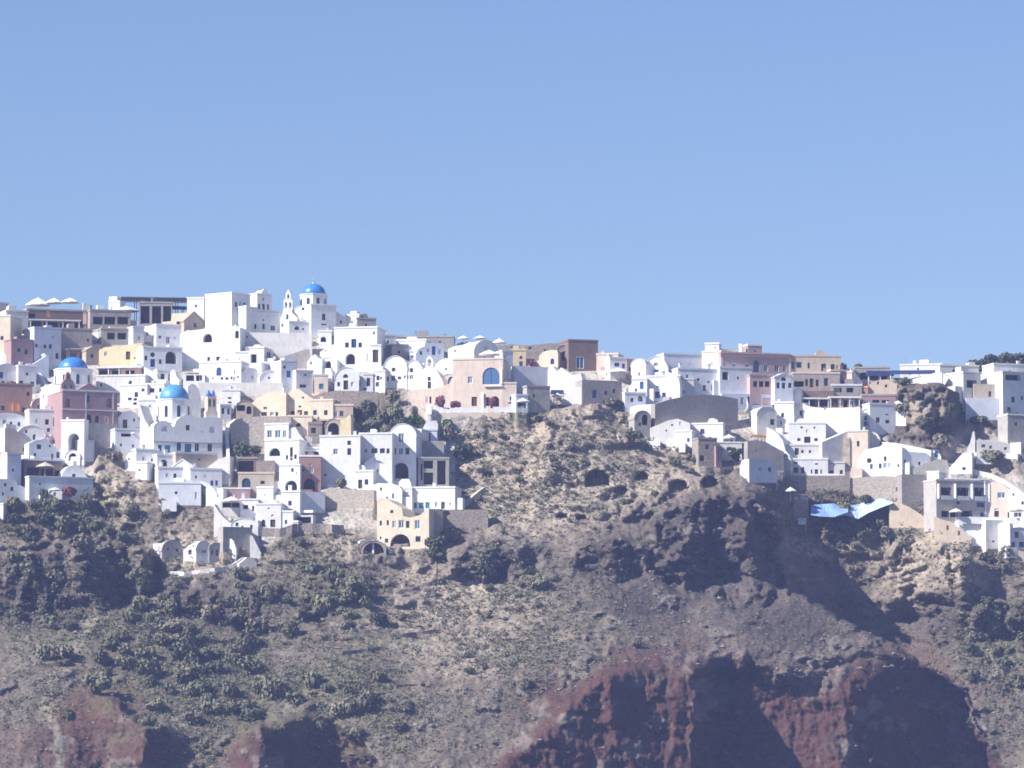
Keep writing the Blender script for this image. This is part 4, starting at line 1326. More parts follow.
H('plain white cube house beside the dark opening standing in for shade', 234.5, 353, 250, 370, 'white', 8, 6, 'w238,360,2,2.6', dy=-.5)
H('white stair house with a dark opening standing in for triangular shade', 249, 348.5, 264, 372, 'white', -10, 6, 'o253.5,358.5,6,9', dy=-.5)  # the dark opening stands in for a triangle of shade on the wall
H('white house with an arched blue-shaded window under the long lilac wall', 263, 349, 273, 366, 'white', 16, 6, 'a268.6,354.5,5,7.4', roof='vault', rise=.8, dy=-.5)
H('long lilac-white retaining wall below the skyline church', 241, 332.5, 312, 366, 'offwhite', 6, 3, 'w247,337,1.6,2', roof='none', dy=3, name='retaining_wall', cat='wall', ext=2)
H('white portal with a pink door set on the long lilac wall', 299.5, 336.5, 308, 350, 'white', 4, 2, 'p302.6,343.5,3.4,8', dy=1.2, name='portal', cat='portal')
H('taupe shaded wall with a rising slanted top under the pink door', 262, 349, 310, 368, 'taupe', 8, 3, top=[(262, 362), (275, 359), (290, 354.5), (303, 350), (309, 349), (310, 352)], dy=-1, name='slanted_wall', cat='wall')
# skyline villas
R, F = H('large white skyline villa with a windowless sunlit side', 231.5, 295, 250, 334, 'white', 52, 8.5, 'w236,304.5,2.4,5 w240.4,304.8,2.2,5 w244.4,305,2.4,5', dy=-1, ext=3)
H('low white annex left of the large skyline villa', 187, 299, 204, 318, 'white', -6, 6, 'w196,306,2,3', dy=2)
H('brown arched recess house under the large skyline villa', 205, 317, 217, 330, 'tan', 0, 4, 'O211,322.5,8,9', roof='vault', rise=1.2, dy=1)
H('white villa with three tall windows right of the large skyline villa', 257, 295.5, 271.5, 320, 'white', 44, 6, 'w259.2,306.5,2,5.6 w263.6,308,2.6,9 w268,307.5,2.2,7 w263.4,299.4,1.6,2.6', dy=1)
H('lower white villa facade with a row of five blue-shaded windows', 243.5, 311.5, 280, 336, 'white', 22, 7, 'w248,326.5,2.2,5 w251.6,325.5,2.4,7 w255.4,326.5,2.2,5 w263.6,326.5,2.6,6 w272.8,328,4.4,5 w251.6,319.6,1.6,2.4 w263.6,320,1.6,2', dy=-1)
H('white tower end lit at the left of the lower villa facade', 238.5, 308, 246, 336, 'white', -34, 4, dy=-1.6)

# main skyline church
R, F = H('white hilltop church crowned by a blue dome on the skyline', 311, 306, 336, 336, 'white', 16, 13, 'a323.8,316.8,3.6,7.4 w324,324.4,5,1.6 w329.8,326.8,2.2,4', dy=-1, name='church', cat='church', chim=0)
r = 14.2 * MPP
x, zb = F.loc(313.6, 307, r + 1.5); zt = F.loc(313.6, 294.6, r + 1.5)[1]
d = drum_part(R, x, r + 1.5, zb - .5, zt - .25, r, 'white')
dome_part(d, x, r + 1.5, zt + .01, 12.6 * MPP, 11.3 * MPP, 'dome_blue')
H('sunlit white nave of the hilltop church between belfry and dome', 293, 306, 313, 334, 'white', -14, 9, 'r303,309,3,3', roof='vault', rise=1.5, dy=0, name='nave')
R, F = H('tiered white bell tower left of the skyline blue dome', 280, 309.5, 297, 334, 'white', -6, 3, 'a287.3,316.8,2.2,5.4 a282.4,325.4,2,3.6', top=[(280, 318), (282.6, 313), (283, 309.5), (291.5, 309.5), (292, 313), (297, 317)], dy=-2, name='bell_tower', cat='tower')
bell_wall(R, F, [(282.8, 309.4), (291.8, 309.4), (291.8, 300), (290.4, 298.6), (290, 293), (288.6, 290.4), (287.6, 289), (286.4, 290.4), (285, 293), (284.6, 298.6), (282.8, 300)],
          [(285.2, 304.8, 2.4, 6.4), (289.4, 304.8, 2.4, 6.4), (287.4, 296, 2, 4.6)], 1.4, .8, 'white')
H('low lilac-shaded chapel below the hilltop nave', 289, 323, 313, 338, 'white', 14, 5, 'w283,326,2,3 O297,328,5,4 w303,329,2,2', dy=-2.5)
H('white stepped block with a small arched window below the blue dome', 319, 332, 331.5, 347, 'white', 8, 5, 'O323.4,339.3,5.4,5.6', dy=-1)
H('grey gabled roof house right of the hilltop church', 333, 312, 347, 334, 'offwhite', 12, 8, 'w341,322,2,3', top=[(333, 315), (337, 311.5), (342, 315), (347, 318)], dy=1)
H('sunlit white box house right of the hilltop church', 345.5, 316, 359, 334, 'white', -18, 5, 'w352,322,1.6,2.2', dy=1.5)
H('flat grey-shaded roof house at the right end of the church group', 357, 319.5, 376, 336, 'grey', 10, 7, 'w366,325,2.2,3', dy=2)
H('white house with a big arch outline, three windows and an arched doorway', 334, 328.5, 377, 372, 'white', -6, 9, 'w347,345,3.6,5 w353.8,343.4,5,9 w360.2,345,3.4,5 O350.2,359,9.6,11 w367.4,358,1.8,8 w374,333,1.6,3', dy=1, ext=2)
H('white stair block hiding behind the arched doorway house', 320, 344, 338, 366, 'white', -16, 6, 'w326,351,2,3', top=[(320, 352), (326, 348), (333, 344.5), (338, 345)], dy=0)
H('white cube with one dark arched door between stair block and vault', 321, 357.5, 337, 376, 'white', -4, 6, 'O328,365.6,6,9.4', dy=0, roof='vault', rise=1)
H('white barrel-vaulted house with arched fanlight and two side windows', 334.5, 367.5, 359, 392, 'white', 4, 9, 'a345.6,376,5,3.8 d345.8,385,4.6,9.4 w338.7,384.2,2.8,4.4 w352.3,384.2,2.8,4.4', roof='vault', rise=3, dy=-1.5)
H('narrow white lean-to with one window right of the barrel-vaulted house', 357.5, 378, 364, 391, 'white', 4, 4, 'w359.6,384.2,2,3.4', dy=-1)
H('white cottage with a tall brown door at the edge of the dark thicket', 363, 375, 373, 392, 'white', 8, 5, 'd368.4,382,3.6,8.4 w365,389,3.4,2.4', dy=-1)
H('white cottage with two dark windows above the dark thicket', 372, 372, 385, 392, 'white', -8, 5, 'w378,378,3,4.6 w377.4,384.4,3.4,4.6 w381,378,1.6,3', dy=-.5)
H('white house with a tall dark paned door right of the arch outline house', 370.5, 346, 381, 372, 'white', 4, 6, 'd375.5,356,5.6,13', dy=0)
H('blue-shaded cubic cottage with dark planters below the taupe wall', 296, 372, 313, 394, 'shade_paleblue', 16, 6, 'w305.3,374.8,2.2,2 w303,386,7,3.4', dy=-1.5)
H('white spire-shaped wall end left of the blue-shaded cubic cottage', 292, 371, 303, 392, 'white', -16, 3, top=[(292, 384), (295, 378), (298.5, 373), (302, 372), (303, 376)], dy=-2.2, name='wall_end', cat='wall')
H('peach courtyard house with a teal gate', 314, 376, 328, 394, 'peach', 8, 5, 't321.3,386.4,4.6,5.6', dy=-1, roofc='offwhite')
H('white rubble-edged block left of the dark arched cube', 307, 358, 322, 378, 'white', -14, 5, 'w311,363,1.8,2.6', top=[(307, 362), (312, 356), (315, 354), (318, 358), (322, 359)], dy=-.5)
# large blue-domed church in the middle of the slope
R, F = H('large white church with two vaulted gables under a pale blue dome', 153.5, 417, 222.5, 460, 'white', 14, 14,
         'n164.4,428.6,6,5.4 w187.8,427.8,4,5.4 n212.2,429.6,5.4,6 w202,431.8,3.4,1 w159.8,448,3.6,6 t167.6,449,5.6,7.6 w178.9,446.8,4.2,8 t188,448.4,6.6,9.4 w196.9,447.4,4.2,7.8 w209.8,447.6,4.6,7.6',
         top=[(153.5, 427), (155, 424), (158, 421.8), (162, 420.6), (166, 420.8), (170, 422.6), (173, 427), (174.5, 426), (176, 421), (180, 417), (185, 415.2), (190, 415.2), (194.5, 416.6), (197, 417.6), (208, 417.2), (222.5, 417.6)], dy=-3, name='church', cat='church', ext=2)
x0, z = F.loc(153.5, 441.6); x1, _ = F.loc(222.5, 441.6)
bm = bmesh.new(); box(bm, x0 - .05, -.12, z - .1, x1 + .05, -.003, z + .1); link('string_course', bm, 'mauve', R)
r = 17.6 * MPP
x, zb = F.loc(174, 424, r + 2.5); zt = F.loc(174, 400, r + 2.5)[1]
d = drum_part(R, x, r + 2.5, zb, zt - .25, r, 'white')
dome_part(d, x, r + 2.5, zt + .01, 15 * MPP, 15.6 * MPP, 'dome_pale', cross=False)
b = bell_wall(R, F, [(208, 418), (220.5, 418), (220.3, 412), (219, 409), (219, 395.4), (210, 395.4), (210, 409), (208.2, 412)],
              [(212.4, 402, 2.6, 8), (216.8, 402, 2.6, 8)], 2.2, 2.0, 'peach')
for u in (212, 216.6):
    xx, zz = F.loc(u, 395.2)
    dome_part(b, xx, 3.1, zz, .56, 1.5, 'dome_blue', cross=False, n=14, m=6, name='cupola')
H('smooth white wall glowing behind the pale blue dome', 188, 383.5, 201, 418, 'offwhite', 10, 4, top=[(188, 386), (192, 383.5), (196, 385), (199, 390), (201, 398)], dy=-.5, name='end_wall', cat='wall')
H('small blue-shaded store beside the church belfry', 220, 406, 231, 420, 'shade_paleblue', 12, 4, 'w223,411,3,6 w228.6,411.5,2.6,6', dy=-1)
H('white house stack with black-framed windows above the church terrace', 222, 391, 240, 408, 'white', 6, 5, 'w229.6,398,3.6,2 w229.8,402.4,3.6,2', dy=-1)
# ------------------------------------------------------------------ below the church, and the middle of the town
H('curved white stair wall sweeping down left of the large church', 140, 405, 155, 460, 'offwhite', -20, 5, 'w143,409,1.6,2 w145,414,1.8,2', top=[(140, 405), (142, 412), (145, 420), (149, 427), (154, 430), (155, 436)], dy=-3, name='stair_wall', cat='wall', ext=2)
H('white house with paired dark windows above the curved stair wall', 120, 386, 147, 408, 'white', -8, 7, 'w136.3,394.6,3.4,5 w129.8,399,3.6,2.8 w135.3,399.4,3.4,2.6 w135,403.6,3.6,2.6 w143,390,3,3', dy=-1, chim=2)
H('white house with a dark vine-covered ledge left of the pale blue dome', 145, 385, 164, 410, 'white', -12, 7, 'w152,390.5,5,4.6 w160.4,390,2.6,4 w149.6,405.4,2,2 w155,405.6,1.6,2.2', dy=-.5)
H('pale beige hillside cottage below the paired dark windows', 138, 401, 158, 426, 'offwhite', -6, 6, 'w143.5,415.5,1.6,2 w150,406,2,2', dy=-1)
H('shaded house with a rounded gable and dark doorways right of the mauve church', 118, 410.5, 141, 438, 'shade_paleblue', 14, 7, 'o119.6,427.5,3.4,8 d125,424.5,4.4,10 w134,420,2,3', top=[(118, 418), (122, 413), (127, 411), (132, 411), (136, 414), (141, 424)], dy=-1.5)
H('long low blue-shaded terrace house below the rounded gable', 115, 430.5, 143, 452, 'shade_paleblue', 12, 6, 'o126,435,10,3.4 w121,445,2,3 w133,446,2,3', dy=-3)
parasol('small white parasol on the terrace below the rounded gable', 133, 430.8, 438, 6.5, dy=-6, hpx=2.5)
H('round white cistern house left of the church base', 125, 451, 138, 470, 'white', -14, 6, 'w129,459,1.6,2', roof='vault', rise=1.6, dy=-3)
H('flat white house with a blue slit window under the church front', 136, 450.5, 159, 470, 'white', 12, 6, 'W143.4,458.6,3.2,5 w152,460,2,3', dy=-3)
H('sunlit white cottage beside the scrub below the church', 135.5, 463.5, 147, 480, 'white', -20, 5, 'w139.6,470,1.8,2', dy=-4)
H('white terrace house with arched shaded door below the church front', 157, 456, 177, 480, 'shade_paleblue', 12, 6, 'O164,464,7,9 w173,463,2,3', dy=-4)
H('tan blank buttress block under the church windows', 175.5, 454.5, 217, 480, 'tan', 16, 6, 'w199,459.6,1.6,2', dy=-5, chim=0, roofc='offwhite')
H('white cottage with a triangular shaded porch under the buttress block', 172, 460, 193, 482, 'white', -10, 5, 'o186,469,7,9 w178,468,2,3', roof='gable', rise=1.6, dy=-6)
H('little white house on the terrace edge above the large blank wall', 158, 468.5, 182, 488, 'white', 10, 5, 'w167,475,3,4 w175,476,3,5', dy=-4)
H('sloping white apron wall right of the buttress block', 196, 452, 230, 484, 'offwhite', -6, 4, top=[(196, 476), (204, 470), (212, 464), (219, 459), (230, 456)], dy=-3, name='apron_wall', cat='wall', ext=2)
H('large blank blue-shaded house wall above the dark rocks', 158.5, 484, 201, 505, 'shade_paleblue', 8, 5, 'w196,495.6,2.2,7', dy=-5, ext=4, chim=0)
W('white curved stair coping right of the large blank wall', [(197, 476), (202, 482), (208, 487), (213, 490), (216, 496), (215, 502)], 8, 'white', 1.6, name='stair_coping', cat='parapet', dy=-6)
H('white rounded end of the stair coping by the rocks', 206, 484, 217, 505, 'white', -26, 3, top=[(206, 488), (210, 486), (214, 489), (216.6, 494), (217, 499)], dy=-5, name='wall_end', cat='wall')
H('cluster of white store rooms with blue doors above the stair coping', 190, 470, 222, 490, 'white', 10, 6, 'w196,477,2,3 b212,483,3,5 b216.6,483,2.6,5 o221,483,2,4 w205,476,2,3', dy=-5)
W('white parapet climbing beside the belfry to the yellow houses', [(230, 463), (229.5, 452), (229, 442), (228, 430), (230, 424), (236, 419)], 6, 'white', .7, name='parapet', cat='parapet', dy=-2)
H('taupe stone retaining wall below the yellow houses', 231, 416, 291, 446, 'palestone', 6, 3, roof='none', dy=-1, name='retaining_wall', cat='wall', ext=3, top=[(231, 424), (236, 419.5), (246, 417), (262, 416.5), (291, 416)])
shrub('dark shrub mass on the bank under the taupe retaining wall', 243, 456, 26, 16, 'dark', dy=-2)
shrub('second dark shrub mass by the white cube house', 258, 455, 18, 13, 'dark', dy=-2)
# yellow houses
H('rounded cream house with arched loggia on the left of the yellow group', 251, 391.5, 286, 419, 'cream', -14, 8, 'w265.2,408,3.4,2.2 w264,414,5.6,4 w272,414,4,4 w276.8,414,2.6,4', top=[(251, 404), (257, 398), (264, 394.5), (272, 392), (280, 391.5), (286, 393)], dy=-1)
H('tan shaded shed left of the rounded cream house', 236, 401, 253, 421, 'tan', 8, 5, 'o241,408,8,6 O249,410,5,8', roof='vault', rise=1.4, dy=-.5)
H('tall cream house with three dark doors in the yellow group', 286.5, 388, 313, 420, 'cream', -8, 9, 'a299.8,406.4,3,2 d292.6,414.4,4.4,6.6 d299.8,414,4.6,7.8 d306,414.4,4,6.6 w303,397.6,2,2', top=[(286.5, 398), (289, 392), (292, 389), (299, 389), (306, 394), (313, 399)], dy=-1.5)
H('flat cream house with two windows right of the tall yellow one', 310, 401, 333, 424, 'cream', -6, 7, 'w315,412.6,3.6,5 w325.8,412.6,3.6,5', dy=-1.5, roofc='cream')
H('low tan house with a blue door at the right end of the yellow group', 331, 406, 353, 426, 'tan', 8, 6, 'W335.3,414,4.4,6.4 w341.6,413.6,4,5.6', dy=-1, roofc='peach')
pergola('timber lean-to roof in front of the low tan house', 318, 419, 350, 430, 'tan', -10, 3, 3, dy=-2, slope=.5)
H('cream base of the yellow group with a small white arch', 288, 417, 312, 438, 'cream', 4, 5, 'O298.4,424.6,5,3.6', dy=-3)
H('ruined tan archway with a black hollow', 325, 419, 341, 440, 'tan', 8, 5, 'O333.4,429.6,11,14', roof='vault', rise=2, dy=-3, name='ruin', cat='ruin')
H('ochre gate pillar block right of the ruined archway', 339, 418, 351, 440, 'ochre', -6, 4, 'o344.5,421.6,8,5', top=[(339, 421), (345, 419), (350, 414), (351, 418)], dy=-4, name='gate', cat='gate')
H('long grey stone retaining wall behind the yellow group', 310, 391, 378, 418, 'stone', 4, 2, roof='none', dy=2, name='retaining_wall', cat='wall', ext=2, top=[(310, 398), (322, 393), (336, 390.5), (356, 391), (378, 392)])
H('slim bent iron lamp post standing on the grey stone wall', 332.6, 393, 333.4, 407, 'metal', 0, .15, roof='none', dy=-1, name='lamp_post', cat='lamp post')
H('white semicircular bin store in front of the cream base', 288, 426, 305, 446, 'white', -14, 3, top=[(288, 432), (291, 428), (295, 427), (299, 434), (305, 441)], dy=-3.5, name='stair_wall', cat='wall')
H('brown pantry hut between the timber lean-to and the stair wall', 308, 424, 322, 440, 'tan', 10, 4, 'd313.6,430.4,5,5.6', dy=-3)
W('pale rubble terrace edge right of the brown pantry hut', [(302, 436), (312, 437), (322, 435), (332, 437)], 7, 'palestone', .8, name='terrace_wall', dy=-3.5)
shrub('rounded dark thicket below the grey stone wall, topmost of the thicket', 367, 415, 23, 19, 'dark', dy=-2)
shrub('olive bush at the foot of the thicket beside the white vault house', 372, 431, 30, 17, 'leaf', dy=-3)
shrub('tall olive bush on the right of the thicket beside the peach wing', 393, 425, 27, 26, 'leaf', dy=-2)
shrub('dark bush in the middle of the thicket', 381, 421, 22, 18, 'leaf', dy=-2)
shrub('low dark bush at the left foot of the thicket', 358, 418, 16, 14, 'dark', dy=-2)
shrub('dry bush low in the middle of the thicket', 386, 436, 22, 14, 'dry', dy=-3)
shrub('grey-green bush on top of the thicket under the white windows', 396, 402, 21, 17, 'dry', dy=-1)
shrub('dark bush low on the right of the thicket', 398, 432, 20, 16, 'dark', dy=-3)
shrub('light dry bush at the left edge of the thicket', 356, 430, 16, 11, 'dry', dy=-3)
# lower cluster
H('white cube house with three tall blue-framed windows', 264.5, 425, 288.5, 445, 'white', -4, 8, 'W269.7,434,5,8 W277.9,434,6,8 W284.6,434,4,7.6', dy=-3)
H('white house with a large shaded arch and slit windows under the cube house', 264.5, 441, 299, 472, 'white', -6, 8, 'O274.6,452,11,8 a291.4,452,2.8,10 w287,457.4,2.2,4.6 w295.5,456.8,2.6,4.6 w291.4,459,2.4,3', dy=-4)
H('dark wood-fronted room below the stone bank', 236.5, 459, 257, 480, 'brown', 6, 5, 'o246,466.4,15,11', dy=-3, roofc='taupe')
H('plain grey stone block right of the dark wood-fronted room', 256, 460.5, 275, 482, 'stone', 8, 5, roof='none', dy=-3, name='store', cat='store')
H('tan house with a blue sheeted archway', 238, 474, 274, 494, 'tan', 6, 7, 'a246.2,483,9,10 w262.6,482.4,4.4,3.2', dy=-4, roofc='peach')
H('white annex under the tan house with the blue archway', 256.5, 488.5, 273, 504, 'white', -8, 5, 'w265,495,1.6,2 O254,498,5,3', dy=-4.5)
H('mauve-walled courtyard left of the white annex', 221.5, 489.5, 250, 504, 'mauve', 4, 4, 'w243,495,2,3', dy=-3.5, roofc='offwhite')
H('white pillar end of the mauve-walled courtyard', 217, 488, 223, 506, 'white', -22, 3, roof='none', dy=-5, name='pillar', cat='pillar')
parasol('broad white parasol below the mauve-walled courtyard', 231.5, 496.4, 509, 21, dy=-5, hpx=4.6)
H('shaded seating recess under the broad white parasol', 221, 501.5, 243, 516, 'offwhite', 6, 4, 'o231,505,17,5', dy=-4.5)
H('white kitchen house with small dark doors right of the broad parasol', 240, 500.5, 258, 518, 'white', 4, 5, 'o245.6,507,5,4 d253.2,508.5,2.2,5', dy=-5)
H('long white roofed house with a brown eave beneath the tan house', 241, 500, 276, 508, 'offwhite', -6, 4, roof='none', dy=-4.4, ext=1, name='roof_terrace', cat='terrace')
H('white house with an arched brown door and a purple door', 255.5, 505, 281, 530, 'white', -3, 7, 'D263.4,523,3.8,6.6 d272.8,523.4,5,7.4 a272.6,515.6,3.4,2.4 w269,508.5,3,2', dy=-5)
H('small white porch with one window right of the purple door house', 279, 512.5, 293, 531, 'white', -5, 5, 'w286,522,2.4,4', dy=-6)
H('white kiosk with an open front beside the stone wall', 292, 522.5, 298, 532, 'white', -8, 3, 'o294.5,526,3,5', dy=-6.5, name='kiosk', cat='kiosk')
H('white apron terrace with curved edge above the slope', 214, 507, 258, 535, 'offwhite', -6, 3, 'w247,516,8,6', top=[(214, 504), (217, 509), (222, 516), (230, 523), (238, 527), (245, 527), (258, 520)], dy=-4.5, name='apron_wall', cat='wall')
H('row of low white rooms with dark doorways on the curved apron', 231, 518.5, 258, 535, 'white', 3, 4, 'w237,524.4,3,3.4 w242.4,527.4,2,3.4 w251.4,527,2.6,4 w257,526,2,3', dy=-6, roof='vault', rise=1.6)
W('white stair parapet slanting down from the big arched house', [(277, 491), (281, 498), (285, 506), (289, 513), (292, 520)], 5, 'white', 1.0, name='stair_parapet', cat='parapet', dy=-6.5)
H('white house with a great arched window left of the terracotta tower', 279, 466, 300, 497, 'white', -4, 7, 'w292.4,470,2.4,3.6 w296.5,473.4,1.4,2 O291,486,12,11', dy=-4)
H('white lower storey under the great arched window', 281, 492.5, 300, 519, 'white', -6, 6, 'w290,503.2,3.4,4.8 b290.8,512,4,6 r295.4,511.6,2.6,2.6', dy=-5.5)
H('blue-shaded white retaining wall below the terracotta tower', 298, 492, 325, 512, 'shade_paleblue', 12, 4, roof='none', dy=-5, name='retaining_wall', cat='wall', ext=2)
H('bright white slab roof over a dark carport', 294, 510, 313, 518, 'white', -4, 3.4, roof='none', dy=-6.8, ext=-1.2, name='slab_roof', cat='roof')
H('dark carport under the bright white slab roof', 295, 515, 313, 527, 'offwhite', -4, 4, 'o303.5,520,15,6', roof='none', dy=-5.5, name='carport', cat='carport')
W('grey dry-stone wall along the foot of the lower town', [(262, 528), (280, 528.5), (298, 523), (320, 523.6), (344, 525)], 8, 'stone', .8, name='stone_wall', dy=-5)
H('terracotta tower house with an arched opening and a white pillar', 299, 457, 321, 494, 'terracotta', 8, 8, 'W311.2,470.4,4.6,6 a310.4,464.4,3,2.4 w303.4,470,2,3 O309.4,484.4,11,12', dy=-4, roofc='white')
H('glazed rotunda with a white rim on the terracotta tower', 299.5, 449, 320, 460, 'shade_paleblue', 6, 5, 'o305,454,8,4.6 o314.6,454,8,4.6', dy=-1.5, roofc='white', name='rotunda', cat='rotunda')
H('big plain white house with three windows right of the terracotta tower', 319.5, 437, 360, 488, 'white', -3, 10, 'W335.7,451.8,4.8,6 w349.2,442.8,3.6,4.2 w349.2,451.6,3.8,6.6', dy=-3, chim=2)
W('orange-tiled roof edge of the big plain white house', [(318, 437), (328, 436.4), (340, 436.6)], 2, 'peach', .6, name='roof_edge', cat='roof edge', dy=4)
H('white veranda house with a row of shaded windows', 359, 434.5, 392, 490, 'white', -2, 9, 'w365.8,450.8,4,5 w374.4,450.8,6.4,5 w382.4,450.8,5,5 n376,472,20,24 w388,451,3,5', dy=-2.5)
H('blue-shaded arched courtyard under the white veranda house', 363, 458, 391, 488, 'shade_paleblue', 14, 5, 'w378,470.6,2.4,2.6 w371,477,2,5 b387,476,3,6', roof='vault', rise=2.6, dy=-5)
H('white barrel-vaulted house with a stone archway beneath its windows', 389.5, 424, 416, 484, 'white', -4, 10, 'W401.2,438,5.8,9 w394,451.2,4.2,6.6 W400.8,451.2,4.8,7 w407.4,451.2,3.8,6.6 O400.4,470.5,16,16', roof='vault', rise=3, dy=-3)
H('bright narrow white block right of the stone archway house', 413.5, 431, 421.5, 458, 'white', -22, 5, 'w415,435.6,1.4,4 w414.8,450,1.4,4', dy=-4)
H('white bell-shaped chimney tower behind the narrow white block', 425, 419, 438, 446, 'white', 8, 5, 'a428.6,438,2.6,8 w433,438,3,6', top=[(425, 424), (427, 420), (429, 419), (431, 421), (436.5, 420.5), (438, 424)], dy=-1, name='chimney_tower', cat='tower')
H('pale cottage with dark doors at the foot of the chimney tower', 417, 431, 437, 448, 'shade_paleblue', 8, 5, 'd422,436.6,3.4,7 d429,437,3,8', dy=-1.5)
H('bare grey concrete block above the column frame', 419, 441, 444, 466, 'concrete', 8, 6, roof='none', dy=-2, name='concrete_block', cat='building', op='')
R, F = H('unfinished concrete frame with tall columns and dark bays', 418, 459, 449, 490, 'concrete', 8, 6, 'o428.4,464.5,9.4,8 o428.4,478.5,9.4,12 o441.4,472.5,8.6,24 w421.6,472,2,16', dy=-2.6, name='unfinished_building', cat='building')
H('white parapet wall left of the concrete frame', 399, 478, 411, 502, 'white', -18, 3, top=[(399, 482), (402, 479), (409, 479), (411, 484)], dy=-5.5, name='parapet', cat='parapet')
H('white terrace house with two dark windows and a red awning', 354.5, 472, 373, 495, 'white', -4, 7, 'd360.2,484,4,8.6 w366.5,482,3.6,5.4', dy=-4)
H('white forecourt house with stacked steps below the blue courtyard', 370, 483, 402, 506, 'white', -8, 6, 'w381,489,2,3 w393,496,2,5 a387,498,2,3', dy=-5, top=[(370, 486), (378, 483), (392, 483.5), (399, 486), (402, 490)])
H('long white rubble-faced terrace wall below the terracotta tower', 321, 488.5, 374, 508, 'palestone', -5, 3, top=[(321, 490), (331, 487.5), (350, 489.5), (374, 490)], dy=-5.5, name='terrace_wall', cat='wall')
shrub('olive bush in front of the big plain white house', 343, 489, 17, 15, 'leaf', dy=-6)
H('bright white house with a stone-clad bay and blue shutters', 410, 488.5, 455, 514, 'white', -10, 8, 't414.7,505.4,4.4,5.6 t421.4,505.4,4.6,5.6 t427.6,505.2,4.2,6 W436.4,504.6,3,5 w443,505.4,3.8,7 w450,504,1.4,2', dy=-4)
H('brown stone cladding panel on the bright white house', 413, 491.5, 430, 502, 'stone', -10, .3, roof='none', dy=-5.2, ext=-.1, name='stone_bay', cat='cladding')
H('white stair head left of the blue-shuttered house', 404, 489, 412, 508, 'white', -14, 4, 'w408,498,2.4,2.4 w408,493,2.6,2', dy=-6)
H('ochre yellow house with two big arches on the lower edge of the town', 377, 515, 429, 548, 'cream', -9, 11, 'W394.2,524.4,3.8,6.8 W401.3,524.2,5.6,8 w407.7,524.4,3.4,6.8 W417.4,524.6,5.4,8.6 O400.2,540.4,20,12.4 w386.6,540.6,3.2,4 w418,539,5,5.4 a380.8,523,2.4,5 a387.8,522.6,2.2,5 w391.8,511.6,3,3 w380.6,538,1.8,2.4',
   top=[(377, 497), (387, 498.5), (395, 504), (402, 508), (403, 516), (410, 517.6), (420, 515), (426, 510), (429, 509)], dy=-4, ext=3)
W('white arched footbridge left of the ochre house with arches', [(360, 541), (366, 539), (373, 538.8), (379, 541), (385, 546), (390, 551)], 2, 'offwhite', .7, name='footbridge', cat='bridge', dy=-5.5, ext=.1)
H('single white column holding up the arched footbridge', 372, 540, 374, 553, 'white', 0, .5, roof='none', dy=-5, name='column', cat='column')
H('dark blue vaulted cellar under the arched footbridge', 361, 541, 386, 555, 'darkstone', 0, 4, 'O373.5,548.6,21,12', roof='vault', rise=1.8, dy=-3.5, name='cellar', cat='cellar')
H('bare grey stone enclosure right of the ochre house', 428, 509.5, 488, 528, 'stone', 4, 3, 'n437,515,3,9 n446,515,9,9', roof='none', dy=-3.5, name='enclosure_wall', cat='wall', ext=3)
H('tall grey buttress wall joining the ochre house and the enclosure', 428.5, 509, 443, 540, 'concrete', 14, 4, roof='none', dy=-4.2, name='buttress', cat='buttress')
W('pale stone steps climbing right of the bright white house', [(456, 510), (464, 506), (470, 499), (478, 492), (485, 487)], 3, 'palestone', 1.0, name='stone_steps', cat='steps', dy=-3)
tree('tall dark cypress-like tree below the stone enclosure', 437, 577, 532, 22, 'darkleaf', dy=-3, seed=12, clumps=26, leafs=60)
shrub('low green bush beside the ochre house doorway', 426, 547, 8, 11, 'dark', dy=-5)
shrub('olive scrub bush below the stone enclosure', 450, 540, 22, 13, 'leaf', dy=-3)
shrub('bush on the slope right of the concrete frame, larger and darker', 464, 459, 23, 20, 'dark', dy=-2)
shrub('light olive bush right of the white chimney tower', 449, 440, 22, 19, 'leaf', dy=-1)
shrub('green hedge bush under the peach wing', 416, 424, 22, 11, 'green', dy=-3)
shrub('green hedge bush under the mansion base wall', 445, 428, 17, 12, 'green', dy=-2)
# small vaulted huts at the lower left
H('lone white vaulted hut with a shaded front on the lower left slope', 162, 540, 183, 558, 'concrete', 16, 6, 'w177,550,2.4,3 w168,549,1.6,2.4', roof='vault', rise=2.6, dy=-1.5, name='hut', cat='hut')
H('sunlit white porch wall left of the lone vaulted hut', 153, 543.5, 164, 556, 'white', -22, 3, 'h159.6,549,2.6,6', roof='none', dy=-2.5, name='porch', cat='porch')
H('white vaulted cottage with one dark window by the footpath wall', 196, 541, 211, 562, 'offwhite', 16, 5, 'w204,551.4,5,4', roof='vault', rise=2.2, dy=-2, name='cottage', cat='cottage')
H('sunlit white arcade side of the vaulted cottage', 183.5, 544, 198, 560, 'white', -24, 4, 'O190,552,4,5 w193.5,546,2,2', top=[(183.5, 551), (188, 546), (194, 543), (198, 543)], dy=-2.5, name='arcade', cat='arcade')
H('low grey stone house right of the vaulted cottage', 209, 543, 224, 562, 'concrete', 16, 5, 'w212,552,2,6 w217,552.5,2,6 w221,553,2,5', roof='vault', rise=1.4, dy=-1.5)
H('white shrine tower with a cream arch above the footpath', 223, 538, 236, 560, 'white', -8, 3, 'n229.6,552,5,6', top=[(223, 548), (226, 546), (227, 540), (231, 538.6), (233.6, 541), (236, 549)], dy=-3, name='shrine', cat='shrine')
H('pale blue-shaded retaining wall above the white shrine tower', 223, 527, 252, 552, 'concrete', 20, 4, roof='none', dy=-2, name='retaining_wall', cat='wall')
top = []
for i in range(9):
    top += [(252 + i * 1.0, 536 + i * 2.0), (253 + i * 1.0, 536 + i * 2.0)]
